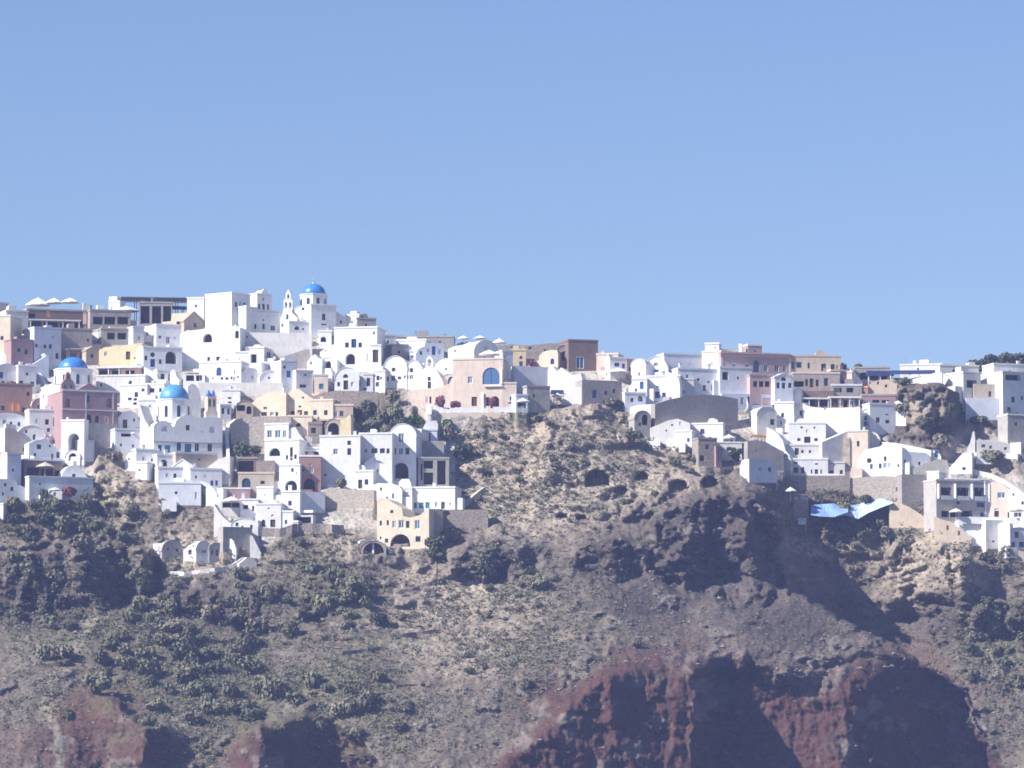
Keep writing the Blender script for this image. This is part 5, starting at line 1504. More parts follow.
H('white flight of steps climbing beside the shrine tower', 250, 536, 261, 558, 'offwhite', 4, 3, top=[(250, 535)] + top, dy=-4, name='staircase', cat='staircase')
H('white splayed landing at the foot of the steps', 239, 556, 257, 567, 'offwhite', 12, 3, top=[(239, 564), (244, 560), (247, 557), (253, 557.6), (257, 564)], dy=-4, name='landing', cat='landing')
W('pale footpath wall curving below the vaulted cottages', [(170, 571), (184, 572), (200, 569.5), (222, 567), (234, 563), (244, 557)], 3, 'offwhite', .8, name='footpath_wall', dy=-3)

# ------------------------------------------------------------------ centre skyline and the mansion
H('white block with a lit upper wall at the centre left skyline', 381, 336, 396, 354, 'white', 12, 6, 'w388,342,2,2.6', dy=3)
H('low grey flat roof house in the middle of the skyline', 396, 337.5, 454, 350, 'grey', 4, 9, 'w440,342,2,2', dy=8, roofc='concrete', chim=2)
H('long sunlit white wall under the grey flat roof', 396.5, 341, 426, 362, 'white', -6, 6, 'w402,347,1.8,2', dy=3)
H('grey-shaded lean-to left of the blue-shuttered facade', 392, 346, 408, 362, 'grey', 12, 6, 'w399,352,2,3', dy=2)
H('blue-shaded facade with a bright blue door and curved left shoulder', 415.5, 342.5, 444, 366, 'shade_blue', 14, 7, 'b433.8,350.6,3.8,9 W428,350.4,3,5 W439.6,351.6,3,6.4 w421,353,2.6,4', top=[(415.5, 354), (418, 349), (422, 347), (424.5, 346.6), (425, 342.5), (444, 343.5)], dy=1.5)
H('white vaulted house with a small high window and a row of dark doors', 383.5, 356, 407, 388, 'white', -4, 9, 'w393.6,369.6,3.4,3.6 w387.2,379,3,5 w393.2,378.2,4,5 w399.5,378,3.4,3 w405,377,2,3', roof='vault', rise=3.4, dy=-.5)
H('white vaulted house with paired dark windows right of the first vault', 405.5, 360.5, 422, 390, 'white', -4, 9, 'w411.5,370.2,3,4.2 w411.6,377.2,4,4.6 w407.6,377,1.8,3.6 w417.2,376.4,1.8,3', roof='vault', rise=3, dy=-.5)
H('little white shed with a flat cap between the vaults and the blue facade', 409.5, 352, 416, 366, 'white', 6, 4, 'w412.4,356.5,2.6,2', dy=1)
R, F = H('white chapel gable with one dark square window beside the mansion', 411, 368, 443, 394, 'white', -6, 8, 'w429.2,378.8,3,4 d429.4,385,3.6,7', top=[(411, 384), (415, 377), (420, 371), (425, 368), (433, 368), (437, 371), (441, 378), (443, 384)], dy=-1, name='chapel', cat='chapel')
bell_wall(R, F, [(425, 368), (433, 368), (433, 360), (431.6, 357.6), (430, 356), (428.4, 355.4), (427, 357), (425.4, 360)], [(429, 362.4, 3.4, 7.4)], 1.0, .5, 'white')
H('white roofs curving between the chapel gable and the mansion', 434, 358, 458, 384, 'white', -14, 8, 'w446,369,1.8,2', top=[(434, 368), (439, 361), (446, 358), (452, 361), (458, 366)], dy=1, name='roof_bulk')
H('white dormer with a pale arched window against the mansion', 441.5, 374, 457, 392, 'offwhite', 8, 6, 'B451.4,380.4,6.6,8', roof='vault', rise=1.6, dy=-.5, name='dormer', cat='dormer')
H('white skyline vault house with a blue-shaded front and one small window', 474, 340.5, 498, 370, 'white', 20, 10, 'W486,347.8,3,4', roof='vault', dy=1)
H('sunlit white roof mass left of the skyline vault', 448, 344, 475, 368, 'white', -16, 8, 'w455,351,1.6,2', top=[(448, 349), (455, 346), (462, 345), (470, 342), (475, 344)], dy=1.5, name='roof_bulk')
parasol('round white parasol among greenery on the centre skyline', 463.5, 335.6, 347, 13, dy=2, hpx=3)
parasol('second round white parasol, right of the first on the centre skyline', 480, 335.4, 346, 14, dy=3, hpx=3)
shrub('dark hedge under the round white parasols on the skyline', 466, 349, 24, 8, 'dark', dy=1)
shrub('small dark bush left of the skyline hedge', 449, 347, 9, 8, 'dark', dy=2)
# mansion
R, F = H('large peach mansion with a great arched window and white trim', 453, 360, 503, 413, 'peach', -4, 8, 'W470.2,380,4.6,7 B491,375.8,17,17 d474.2,401.4,5.4,9.4 O494.6,402,9,12 o487.6,401.5,4.4,9', dy=-1.5, name='mansion', cat='house', roofc='peach', chim=0)
YM = R.location.y
x0, z = F.loc(484, 386); x1 = F.loc(502.6, 386)[0]
bm = bmesh.new(); box(bm, x0, -.5, z - .2, x1, -.003, z); link('balcony', bm, 'offwhite', R)
for u in (483, 501.6):
    bm = bmesh.new(); xx = F.loc(u, 398)[0]
    z0_, z1_ = (F.loc(u, 411)[1], F.loc(u, 393)[1]) if u < 490 else (F.loc(u, 384)[1], F.loc(u, 369)[1])
    box(bm, xx - .22, -.35, z0_, xx + .22, -.003, z1_); link('pilaster', bm, 'white', R)
H('peach garden wing left of the mansion', 408, 388.5, 458, 414, 'peach', -4, 7, 'd430.4,400,2,7 p427,400,3,8', top=[(408, 391), (420, 389), (433, 388.6), (443, 386), (449, 384), (452, 378), (458, 374)], y=YM + 2.2, ext=2, name='wing', cat='house')
H('peach lower wing right of the mansion', 502, 384, 516.5, 413, 'peach', 6, 6, 'a511,398.4,2.6,4.6 w510,403,3.4,2', dy=-1, roofc='peach')
H('blue-shaded upper house behind the mansion right corner', 502.5, 352, 513, 390, 'shade_blue', 14, 7, 'W505.5,356.5,3,4.6 W507,381,4,4', dy=1)
parasol('large white tent parasol on the mansion roof', 489.5, 350, 361, 23, y=R.location.y + 3, hpx=4.6)
parasol('white parasol on a post right of the mansion roof', 499.5, 338.4, 356, 15, dy=3, hpx=4.4)
W('white balustrade on the mansion roof', [(478, 357.6), (502, 357.6)], 3, 'white', .3, name='balustrade', cat='balustrade', dy=-3, ext=0)
W('white terrace parapet in front of the peach mansion', [(427, 407), (450, 407.6), (488, 408)], 4.4, 'white', .5, name='terrace_parapet', cat='parapet', y=YM - 3.6)
W('white terrace parapet right of the mansion doorway', [(493, 407), (510, 406.6), (524, 406)], 4.6, 'white', .5, name='terrace_parapet', cat='parapet', y=YM - 3.6)
W('peach base wall below the mansion terrace', [(419, 412), (440, 413), (470, 413), (498, 412.6), (510, 412)], 7, 'peach', .8, name='base_wall', y=YM - 3.9)
H('white gate post at the left end of the mansion terrace', 426, 406, 431.5, 414, 'white', -10, 1, roof='none', dy=-5.5, name='gate_post', cat='gate post')
shrub('purple-pink bougainvillea on the mansion terrace', 440, 408, 14, 15, 'boug', y=YM - 2.8)
shrub('low pink bougainvillea beside the mansion door', 455, 408, 12, 9, 'boug', y=YM - 2.8)
shrub('reddish climber over the mansion doorway', 492, 406, 10, 11, 'boug', y=YM - 2.8)
shrub('dry bush at the foot of the peach garden wing', 413, 416, 10, 14, 'dry', dy=-3.5)
parasol('grey-blue parasol on the shaded terrace right of the mansion', 523, 398, 411, 15, dy=-3, c='shade_paleblue', hpx=3.6)
H('dark shaded terrace bar right of the mansion', 516, 396, 528, 412, 'shade_blue', 10, 5, 'o522,404,9,8', dy=0)
# right of the mansion
H('small ochre house with a blue arched door on the centre skyline', 511, 351, 526, 370, 'ochre', 6, 6, 'B521,357.4,3,3.4 b521,364,3.4,5', dy=2)
H('brown rubble-walled terrace house on the centre skyline', 496, 343.5, 570, 356, 'stone', 4, 8, 'w512,347,2,2 w530,348,3,3 w545,350,2,2', roof='none', dy=7, name='rubble_house', cat='house', top=[(496, 345), (512, 344.5), (530, 345.5), (546, 343.5), (570, 342.5)])
H('cream arched house with a brown door behind the sail-shaped white wall', 539, 349.5, 558, 372, 'cream', -8, 6, 'a552.4,361.4,3.6,6', dy=1, top=[(539, 356), (543, 352), (550, 350), (557, 350), (558, 354)])
shrub('pink and orange flowering bushes beside the ochre house', 533, 367, 15, 9, 'boug', dy=0)
H('stone vault ruin beside the brown windowless hall', 556.5, 345.5, 571, 370, 'stone', 8, 7, 'O564.4,356,8,10', roof='vault', rise=1.8, dy=2, name='ruin', cat='ruin')
H('brown windowless hall with a pale outlined doorway on the skyline', 568.5, 341.5, 598, 372, 'brown', 10, 9, 'W580,362.6,8,12.4', dy=1.5, roofc='brown', name='hall', cat='building')
W('pale slanting chute on the brown windowless hall', [(571.6, 356), (574, 353), (579, 349.4)], 2.4, 'concrete', .3, name='chute', cat='chute', dy=-1, ext=0)
H('blue-shaded white retaining wall left of the sail-shaped wall', 514, 366.6, 554, 392, 'shade_paleblue', 12, 3, roof='none', dy=0, name='retaining_wall', cat='wall', ext=2)
H('bright white sail-shaped stair wall with two peaks', 541, 367.5, 583, 392, 'white', -16, 4, top=[(541, 378), (550, 367), (553, 366), (557, 372), (561, 367.4), (566, 371), (573, 375.6), (579, 375.4), (580.4, 372.6), (583, 383)], dy=-2, name='sail_wall', cat='wall', ext=2)
H('grey-green shaded terrace house under the blue-shaded wall', 527, 387.5, 550, 412, 'concrete', 12, 5, 'w534,396,2.4,4', dy=-1)
H('pale stair ramp with white steps under the sail-shaped wall', 561, 386, 584, 404, 'offwhite', -8, 4, top=[(561, 401), (566, 394), (571, 389), (578, 386.5), (584, 389)], dy=-3, name='stair_ramp', cat='ramp')
pergola('dark blue canvas awning beside the pale stair ramp', 552, 390, 563, 399, 'canvas_blue', 4, 2, 2, dy=-2.5, thick=.8)
parasol('white parasol under the dark blue awning', 557.5, 393, 402, 12, dy=-4, hpx=3.2)
W('short white railing on the rock below the dark blue awning', [(546, 404), (548, 401.4), (555, 402.4)], 2, 'white', .3, name='railing', cat='railing', dy=-3)
H('long dark taupe house front on the rock with one blue door', 582, 380.5, 622, 404, 'taupe', 14, 6, 'b594.6,394,4.6,8 w606,393,3,4 w614,391,2.6,4', roof='none', dy=-.5, name='stone_house')
H('peach flat-roofed house with a mauve annex on the right centre skyline', 596.5, 355, 618, 376, 'peach', -12, 7, 'p603,369,6,5 w612,364,4,5', dy=2, roofc='peach')
H('mauve and white striped annex right of the peach flat roof', 610, 359, 628, 380, 'shade_paleblue', 12, 5, 'w617,364.6,5,4 w623.6,366,3,5', dy=1)
parasol('broad white parasol above the dark taupe house front', 618.5, 368, 380, 22, dy=-1, hpx=4)
H('dark blue shaded gap house left of the domed white villa', 627, 361, 638, 382, 'mauve', 14, 6, 'w632,368,6,8', dy=2)
# ------------------------------------------------------------------ right part of the town
R, F = H('white villa with a rounded gable, fanlight and blue door', 644.5, 356.5, 668, 386, 'white', -3, 11, 'a656,364.4,5,4 w648.7,374,3.6,6 b656.2,374.2,5,9 w663.4,374,3.8,6', roof='vault', rise=4, dy=-.5)
W('pointed white corner horn on the rounded gable villa', [(658, 358), (662, 356), (664.4, 354.4)], 4, 'white', .8, name='corner_horn', cat='parapet', dy=2)
H('sunlit white side vault left of the rounded gable villa', 631, 359, 646, 388, 'white', -30, 7, 'w639,374,1.6,4', roof='vault', rise=1.8, dy=0)
H('white lower storey with three dark doors below the rounded gable', 646, 377, 680, 402, 'white', -6, 7, 'w650.7,395.4,3.6,6.6 b657.5,394.8,5,6.8 w664,395.4,3.8,5.8 w657.6,386.8,2.6,1.6 r675,396.6,2.6,2', dy=-2)
H('white curved buttress right of the rounded gable villa', 667, 371.5, 680, 402, 'white', -16, 6, top=[(667, 372), (672, 373), (676, 375), (679, 379), (680, 386)], dy=-2.2, name='buttress', cat='buttress')
H('white cottage with a blue door left below the rounded gable', 632, 380, 647, 402, 'white', -6, 6, 'b641.8,385.4,3.6,7.6 w636,390,2,3', dy=-2)
H('shaded small terrace with arches left of the white lower storey', 625, 394, 646, 412, 'shade_paleblue', 10, 4, 'O640.5,398.5,5,6 w632,400,3,4', dy=-2)
H('flat blue-grey wall on the skyline between villa and pink mansion', 664, 355.5, 704, 386, 'shade_blue', 12, 7, 'w690,364,2,2', dy=5, name='skyline_block', chim=0)
H('long shaded white house with scattered small windows below the pink mansion', 678, 370.5, 737, 402, 'shade_paleblue', 12, 8, 'w680.6,377.4,3,4 w687,376.6,2.2,4 r698.2,379.6,3,3 o725,375.6,6,8 w704.5,388,3,6 w713,387.6,3.4,6 w708.5,382,2.4,2', dy=1, chim=2)
H('lighter grey annex in front of the long shaded house', 679, 380, 694, 402, 'offwhite', 8, 5, 'w694,390,3,5 w684,392,1.8,3', dy=-1)
W('white-topped parapet in front of the long shaded house', [(663, 397), (676, 396), (690, 395), (702, 394.6)], 5, 'white', .6, name='parapet', cat='parapet', dy=-4)
# pink mansion
R, F = H('long pink neoclassical mansion with white-framed windows on the right skyline', 721, 354.6, 791, 394, 'pink', 12, 14,
         'W734,366.8,4.6,8 W747.3,367,4.6,8 B756.3,366.4,6,12 W765.7,367.6,4.6,8 W776.7,368,4.6,8 W784.3,368,4,8 w746,380,3,4', dy=2, name='mansion', roofc='pink', chim=0)
x0 = F.loc(721, 355)[0]; x1 = F.loc(791, 355)[0]; z = F.loc(756, 356.6)[1]
bm = bmesh.new(); box(bm, x0 - .2, -.3, z - .15, x1 + .2, -.003, z + .15); link('cornice', bm, 'mauve', R)
z = F.loc(756, 374)[1]
bm = bmesh.new(); box(bm, x0, -.12, z - .1, x1, -.004, z + .1); link('string_course', bm, 'offwhite', R)
for u in (721.6, 790):
    bm = bmesh.new(); xx = F.loc(u, 365)[0]; box(bm, xx - .25, -.1, F.loc(u, 376)[1] + .2, xx + .25, -.004, F.loc(u, 357)[1] - .2); link('pilaster', bm, 'offwhite', R)
yr = R.location.y
H('sunlit pink end wall of the long mansion', 702, 352.5, 721.5, 378, 'peach', -26, 6, 'W712,364,3,4', y=yr - .5, roofc='peach', chim=0, name='end_house')
H('white stair-head box on the roof of the sunlit pink end', 705, 344.5, 719, 353.6, 'white', -10, 4, 'w715.6,348,1.8,2.6', y=yr + 4, name='roof_cabin', cat='roof box')
H('flat roof room with a white slab on the long pink mansion', 748, 346, 762, 357, 'taupe', 12, 5, 'w755,351,2,2', y=yr + 5, roofc='white', name='roof_room', cat='roof room')
H('slim white chimney on the long pink mansion', 738.6, 343.6, 742, 357, 'white', -12, 1, roof='none', y=yr + 4, name='chimney_stack', cat='chimney')
H('low parapet room at the left of the pink mansion roof', 723, 349, 738, 356, 'offwhite', 12, 4, roof='none', y=yr + 5, name='roof_room', cat='roof room')
H('whitewashed frontage with a purple door below the pink mansion', 720, 368.6, 752, 394, 'shade_paleblue', 12, 5, 'o725.4,375.8,6,8.4 w738,378,2,3', y=yr - 6, chim=0)
H('shaded arcade of dark shop openings below the pink mansion', 750, 376.5, 777, 396, 'pink', 12, 5, 'o755.4,384,4,6 o761.4,384,4.6,6 o767.4,384,5,6 o773.4,384,3.6,6', y=yr - 6, chim=0, roofc='taupe')
H('pale blue facade with a fanlight and three dark doors below the mansion', 774.5, 373.5, 793, 396, 'shade_paleblue', 10, 6, 'a783.6,379,5,4 w778.2,385.4,3.4,6 w783.6,385.6,3.6,6 w790,385.4,3.4,5', y=yr - 7, chim=0, roof='gable', rise=1)
H('tan stone house with five dark windows right of the pink mansion', 790, 357, 841, 394, 'tan', 8, 10, 'w792.6,365.4,3,7.4 w799.3,365,4.6,6 w808.7,365.6,2.4,6 w823.6,367.4,4.8,7.6 w832.8,367.6,4,7 w837,367,1.6,4', dy=2, roofc='tan')
H('sunlit white awning in front of the tan stone house', 791.5, 369, 802, 374.6, 'cream', -8, 2.5, roof='none', dy=-1.5, ext=-.6, name='awning', cat='awning')
H('ochre and pink terrace rooms below the tan stone house', 793, 374, 840, 398, 'taupe', 8, 6, 'o799,384,10,6 w806.6,382.6,3,7 d811.6,383,4,9 w817.2,383,3,7 w826,382,4,8 q832.5,386,3,9', dy=-.5, roofc='peach')
W('white terrace rail above the red wall', [(797, 389.6), (815, 389.6), (834, 390)], 1.2, 'white', .3, name='terrace_rail', cat='railing', dy=-3)
H('red-brown terrace wall under the white rail', 797, 391, 834, 402, 'brown', 8, 2, roof='none', dy=-1.5, name='terrace_wall', cat='wall')
pergola('white flat canopy over the dark restaurant under the red terrace', 799, 397.6, 829, 407, 'canvas', 6, 3, 4, dy=-2.5)
H('dark restaurant front under the white flat canopy', 798, 398.6, 831, 412, 'brown', 6, 4, 'o808,402.6,14,7 o823,402.6,12,7', roof='none', dy=-.5, name='restaurant', cat='restaurant')
pergola('shop canopy with white goods to the right of the dark restaurant', 830, 396.4, 860, 409, 'canvas', 4, 2.4, 4, dy=-2.5)
H('red-fronted shop under the right canopy', 830, 398, 861, 414, 'terracotta', 4, 4, 'd834.5,402.6,6,8 W840.4,403.6,4,6 o845.6,403.6,4,7 W851.4,403.4,5,7 w857,402.6,4,7', roof='none', dy=-.6, name='shop', cat='shop')
H('long sloping blue-shaded wall below the pink mansion', 714, 380.5, 773, 402, 'shade_blue', 10, 3, top=[(714, 380), (730, 383), (750, 386), (773, 389)], dy=0, name='sloping_wall', cat='wall', ext=-1.2)
H('blue-shaded shopfront arcade under the sloping wall', 722, 394, 773, 410, 'shade_blue', 10, 5, 'o742,401,3,7 o757,401,7,7.6 o766.5,401.4,8,7 w750,400,5,7', roof='none', dy=-1, name='arcade', cat='arcade')
H('sunlit white triangular wall inside the shopfront arcade', 733, 397, 748, 408, 'white', -16, 1.5, top=[(733, 397.4), (738, 397.6), (747, 398.4), (748, 404)], dy=-2.4, name='inner_wall', cat='wall')
R, F = H('white chapel block with a curved pediment at the right slope', 772, 389.5, 801, 412, 'white', -6, 7, 'w786,399,2,2', top=[(772, 389), (776, 391), (780, 393.5), (785, 391), (792, 390.6), (797, 387.6), (799, 387), (801, 391)], dy=.5, name='chapel', cat='chapel')
H('white house with one small window under the curved pediment', 774.5, 403.5, 794, 432, 'white', -14, 7, 'w782.6,415.2,2.8,4.4 w781,423,1.4,5', dy=-1.5)
H('lilac-shaded house right of the small-window house', 793, 404.6, 808, 432, 'offwhite', 16, 6, 'w801,413,2.6,5 w800,421,2,3', dy=-1)
H('shaded vault with dark doors left of the small-window house', 757, 407, 777, 434, 'offwhite', 14, 6, 'o772.6,422,4.6,6 w777,424,3,4', roof='vault', rise=2, dy=-2)
H('great sunlit white sloping wall below the shops', 803, 404.5, 860, 440, 'white', -12, 4, 'w825,409,1.8,1.6', top=[(803, 403), (808, 406), (816, 407.4), (826, 408), (845, 407.6), (860, 407)], dy=-1, name='great_wall', cat='wall', ext=2)
# three-tier white cluster
H('upper white house of the three-tier cluster with a large square window', 789, 424, 826, 450, 'white', 2, 7, 'a807,431,2.2,4 w799,439.6,3.6,3.4 w807.3,439.8,6.4,6.4 w816,439.6,3.4,3 w801.6,427.4,2.6,1.8 r814.4,427.6,2.2,2', dy=-2)
H('middle white house of the three-tier cluster with one dark door', 783, 446, 826, 464, 'offwhite', 3, 6, 'd796.8,451.4,4,6.8 w802.4,451.6,2.4,3 w810,451.6,2.2,3', dy=-3.5)
H('lowest white house of the three-tier cluster with a row of dark doors', 776, 460, 828, 478, 'white', 3, 6, 'd789,470,3.8,6 d795.9,470.2,4.6,5.6 d802.7,470.2,3.2,6 w811.6,471.6,1.6,4 d816.4,471.6,3.2,4.6 w821.2,471.6,1.6,4 w795.8,462.8,3.8,2 w816.4,464,3,1.6 w781,469,2,1.6', dy=-5)
H('white kitchen annex with two doors right of the lowest tier', 826, 463.6, 845, 478, 'offwhite', 3, 5, 'd831.2,472.4,4.6,4 d841.3,472,3,4', dy=-4.5)
H('shaded white courtyard wall with a rising white rail', 822, 432, 850, 468, 'offwhite', 16, 4, 'w829.6,435,2.4,2.4', top=[(822, 442), (830, 438.6), (840, 434.4), (848, 430.6), (850, 434)], dy=-2.5, name='courtyard_wall', cat='wall')
W('thin white rail rising along the shaded courtyard wall', [(822, 441), (832, 436.6), (841, 432.6), (849, 430)], 1.6, 'white', .4, name='stair_rail', cat='railing', dy=-5)
H('white stair house left of the three-tier cluster', 766.5, 426.5, 790, 458, 'white', -18, 5, 'w787,441.4,2,2', top=[(766.5, 427), (772, 430), (778, 434), (783, 441), (785, 450), (790, 456)], dy=-3.2, name='stair_house')
H('white arched alcove wall left of the lowest tier', 775, 449, 791, 470, 'offwhite', -6, 4, 'O784.6,457,7,7', top=[(775, 460), (779, 453), (782, 450), (788, 455), (791, 459)], dy=-4.5, name='alcove_wall', cat='wall')
pergola('orange awning of a shaded terrace on the right slope', 752, 434.4, 767, 441, 'canvas_orange', 6, 2.5, 3, dy=-3)
H('mauve-grey shaded house below the orange awning', 747.5, 440, 784, 470, 'taupe', 12, 6, 'w757,451,3,4 o764,438,4,4', top=[(747.5, 441), (757, 440), (766, 442), (773, 446), (784, 452)], dy=-2.5)
H('blue-shaded house with two small windows above the ravine', 749, 459, 777, 482, 'shade_blue', 25, 5, 'w760,468.8,3,4.6 w769.6,469.4,3,4.2', top=[(749, 459), (758, 458.4), (766, 459.4), (772, 462), (777, 470)], dy=-3.5, ext=3)
# dark retaining wall and houses below it
H('tall dark mauve stone retaining wall with a curved bright top', 655, 394.6, 738, 430, 'darkstone', 18, 3, top=[(655, 404), (668, 400), (684, 396.4), (702, 394.6), (720, 395.4), (738, 399)], dy=0, name='retaining_wall', cat='wall', roof='none', ext=2)
W('bright curved coping of the dark mauve retaining wall', [(640, 406), (655, 403.4), (668, 399.4), (684, 395.8), (702, 394), (720, 394.6)], 1.6, 'white', .7, name='wall_coping', cat='coping', dy=-2.6, ext=.2)
H('white terraced slope wall under the shaded small terrace', 630, 404, 668, 430, 'white', -14, 4, 'w640,420,2,2', top=[(630, 407), (640, 405), (652, 404), (657, 412), (664, 416), (668, 420)], dy=-1, name='slope_wall', cat='wall')
H('stone-edged vault set in the white terraced slope', 634.5, 411, 651, 436, 'concrete', 10, 6, 'O645,419.6,6,11 w640,424.5,2.4,3.4', roof='vault', rise=2, dy=-3)
H('white hillside house with a brown slanted roof line', 650, 419, 690, 444, 'offwhite', -10, 7, 'w672,425,2,2', top=[(650, 428), (660, 424), (668, 420.4), (678, 418.8), (690, 423)], dy=-2.5)
H('white annex with a small door right of the brown roof line', 676, 432, 692, 446, 'white', -8, 5, 'b688.4,440,2.6,4', dy=-3.5)
H('white house with an arched window above the stone tower', 692, 424.6, 723, 446, 'white', -8, 7, 'a702.4,431.4,4.6,5.6 O694.6,437.6,5,8 q701.6,438,4.6,2.4 w710,438,3.4,2', dy=-2)
H('tan shaded side of the arched window house', 721, 425.6, 731, 444, 'tan', 14, 5, 'w727,432,1.6,2', dy=-2)
R, F = H('grey stone tower house with an arched doorway on the bare ridge', 698.5, 439.6, 717, 466, 'stone', 10, 6, 'w707.2,447,4,5 O702,458,4.6,6', dy=-3, name='stone_tower', cat='tower', roofc='stone', chim=0)
H('dark mauve block painting the shaded side wall of the grey stone tower', 716, 446.6, 722, 468, 'mauve', 22, 3, roof='none', dy=-1, name='shaded_side', cat='shed')  # mauve block that paints the dark shade beside the tower
parasol('white parasol on the terrace behind the stone tower', 729, 434.4, 447, 14, dy=-4, hpx=3.6)
H('low white garden wall house right of the stone tower', 716.5, 443.6, 742, 460, 'offwhite', 8, 4, 'w722,450,2,3', dy=-2)
H('tall slim white chimney mast in front of the dark retaining wall', 703.8, 407, 706.4, 426, 'offwhite', 0, .6, roof='none', dy=-2, name='mast', cat='mast')
tree('dark spiky palm-like tree right of the stone tower', 736, 464, 446, 20, 'darkleaf', dy=-4, seed=21, clumps=14, leafs=60)
W('pale terrace ledge along the ridge below the stone tower', [(699, 467), (720, 467.6), (740, 465), (753, 464)], 2.4, 'palestone', .7, name='terrace_ledge', dy=-3)
# right: peach tower and the bright house
H('peach tower house with one slit window', 848, 432, 868, 472, 'peach', -12, 6, 'w858.2,443.8,2.6,5.6', dy=-2.5, roofc='offwhite')
H('rough pink rock pier left of the peach tower', 843.5, 437, 850, 470, 'rockface', -10, 4, top=[(843.5, 442), (846, 438), (849, 437), (850, 440)], dy=-3, name='rock_pier', cat='rock')
H('stone arch set in white plaster right of the peach tower', 865, 432.5, 879.5, 450, 'white', -4, 4, 'n872.4,440.4,11,13', roof='vault', rise=2, dy=-2.8, name='archway', cat='archway')
R, F = H('white niche tower with two stacked blue windows', 861.5, 409, 872.4, 432, 'white', -4, 4, 'B866,418,4,5 b866,423.6,4,4.6', roof='vault', rise=1.4, dy=-2, name='niche_tower', cat='tower')
H('shaded white house with dark windows right of the niche tower', 870, 405, 896, 434, 'shade_paleblue', 12, 6, 'w878,420,4,5.6 w887.4,421.6,4,3.6 w887,414.6,3,1.4', dy=-1)
H('sunlit white gable wall beside the rock stack', 894.5, 401, 906, 426, 'white', -28, 5, top=[(894.5, 402), (898, 400.6), (903, 404), (905.6, 410), (906, 420)], dy=-1.6, name='gable_wall', cat='wall')
H('white balcony slab right of the niche tower', 871, 424.6, 881, 432, 'white', -8, 2, roof='none', dy=-3, ext=.5, name='balcony', cat='balcony')
H('brilliant white house with a round blue window and a blue door', 846, 449, 902, 478, 'white', -16, 9, 'r869.2,460.6,5,5 b871.4,466.6,2.6,5 a885.2,458.6,2.4,4.8 w880.2,466,2.6,5 W885.3,465.6,3.6,5.4 w889.5,465.4,2,4.6 w898.4,465.6,1.8,2.6', top=[(846, 472), (852, 465), (860, 456), (866, 449.4), (880, 446.4), (884, 443), (902, 447)], dy=-4, ext=1)
H('long white sloping roof wall running towards the rock stack', 882, 441.6, 931, 460, 'white', -10, 4, top=[(882, 442), (896, 443), (912, 446), (931, 450)], dy=-1.8, name='roof_wall', cat='wall', ext=0)
H('blue-shaded white house with three small windows right of the brilliant one', 901, 450, 930, 476, 'shade_paleblue', 10, 6, 'w905,461.6,2,3.4 w919.4,463.4,2.4,3.4 r923,452.8,4,4', top=[(901, 451), (915, 452), (926, 453), (930, 456)], dy=-2.6)
H('narrow white buttress between the blue-shaded bays', 911, 455, 916, 470, 'white', -20, 1.5, roof='none', dy=-4, name='buttress', cat='buttress')
H('small white turret with a blue window beside the grey bank', 926, 449, 941, 462, 'white', -16, 4, 'b936.4,454,3.6,6', top=[(926, 452), (933, 449), (939, 450), (941, 457)], dy=-2.6)
H('grey curved plaster bank below the blue-shaded house', 901, 460, 949, 480, 'concrete', 6, 3, top=[(901, 470), (914, 468), (926, 463), (938, 459), (947, 460), (949, 466)], dy=-3.4, name='curved_bank', cat='wall', ext=2)
H('pale stone wall along the foot of the brilliant white house', 846, 476, 906, 500, 'palestone', -4, 3, roof='none', dy=-4, name='stone_wall', cat='wall', ext=2, top=[(846, 479), (866, 476.6), (886, 476), (906, 477)])
H('dark mauve shaded wall left of the hotel end tower', 902, 474.5, 926, 506, 'darkstone', 14, 4, roof='none', dy=-3.6, name='shaded_wall', cat='wall', ext=3)
H('long grey stone wall under the three-tier cluster', 772, 475.6, 850, 490, 'stone', 5, 2, roof='none', dy=-4, name='stone_wall', cat='wall', ext=3)
# tan block, blue canopies
H('tan rubble block with a pink tint below the dark blue canopies', 867.5, 379.5, 897, 400, 'tan', -6, 7, 'w878,383,2,3 w886,386,2.4,3', top=[(867.5, 388), (872, 382), (880, 380), (889, 379.4), (890, 381), (897, 384)], dy=0, name='rubble_block', cat='building')
H('mauve terrace rooms with white furniture under the tan rubble block', 862, 396, 896, 412, 'mauve', 6, 5, 'W866,403.4,6,5 o876,402.4,7,5 o885.6,402.6,8,5', dy=-1, roofc='taupe')
H('small orange shed beside the tan rubble block', 860.5, 388, 868, 400, 'terracotta', -6, 3, 'w864,393,2,3', dy=-1, roofc='orangepaint', name='shed', cat='shed')
H('mauve house corner with a cream top right of the tan stone house', 831, 371.5, 847, 394, 'mauve', 14, 6, 'w839,378,2,3 o838,386,9,5', dy=1, roofc='cream')
H('small ochre block in front of the white stairs', 844.6, 373, 852, 390, 'peach', -14, 4, 'w848,380,1.4,2', dy=0)
top = [(847, 368)]
for i in range(7):
    top += [(849 + i * 1.7, 368 + i * 2.2), (850.6 + i * 1.7, 368 + i * 2.2)]
H('white outdoor stairs descending from the skyline bushes', 847, 368, 862, 390, 'white', -14, 3, top=top, dy=1.5, name='staircase', cat='staircase')
H('grey shaded terrace house below the white stairs', 832, 386, 862, 402, 'grey', 8, 5, 'o838,390,8,5 o850,390,7,5', dy=.4, roofc='shade_paleblue')
H('grey flat-roofed house with a dark veranda on the right skyline', 855, 368.5, 890, 388, 'grey', 4, 7, 'o864,376,8,7 o874,377,9,7 o884,377,7,7', dy=3, roofc='concrete')
pergola('dark blue canopy over the veranda, left of the pair on the skyline', 868, 371, 893, 384, 'canvas_blue', 8, 4, 3, dy=-1, thick=1.2, slope=.6)
pergola('long dark blue canopy sloping over the right skyline terrace', 890, 370.6, 934, 381, 'canvas_blue', -6, 4, 4, dy=1.5, thick=.9, slope=.5)
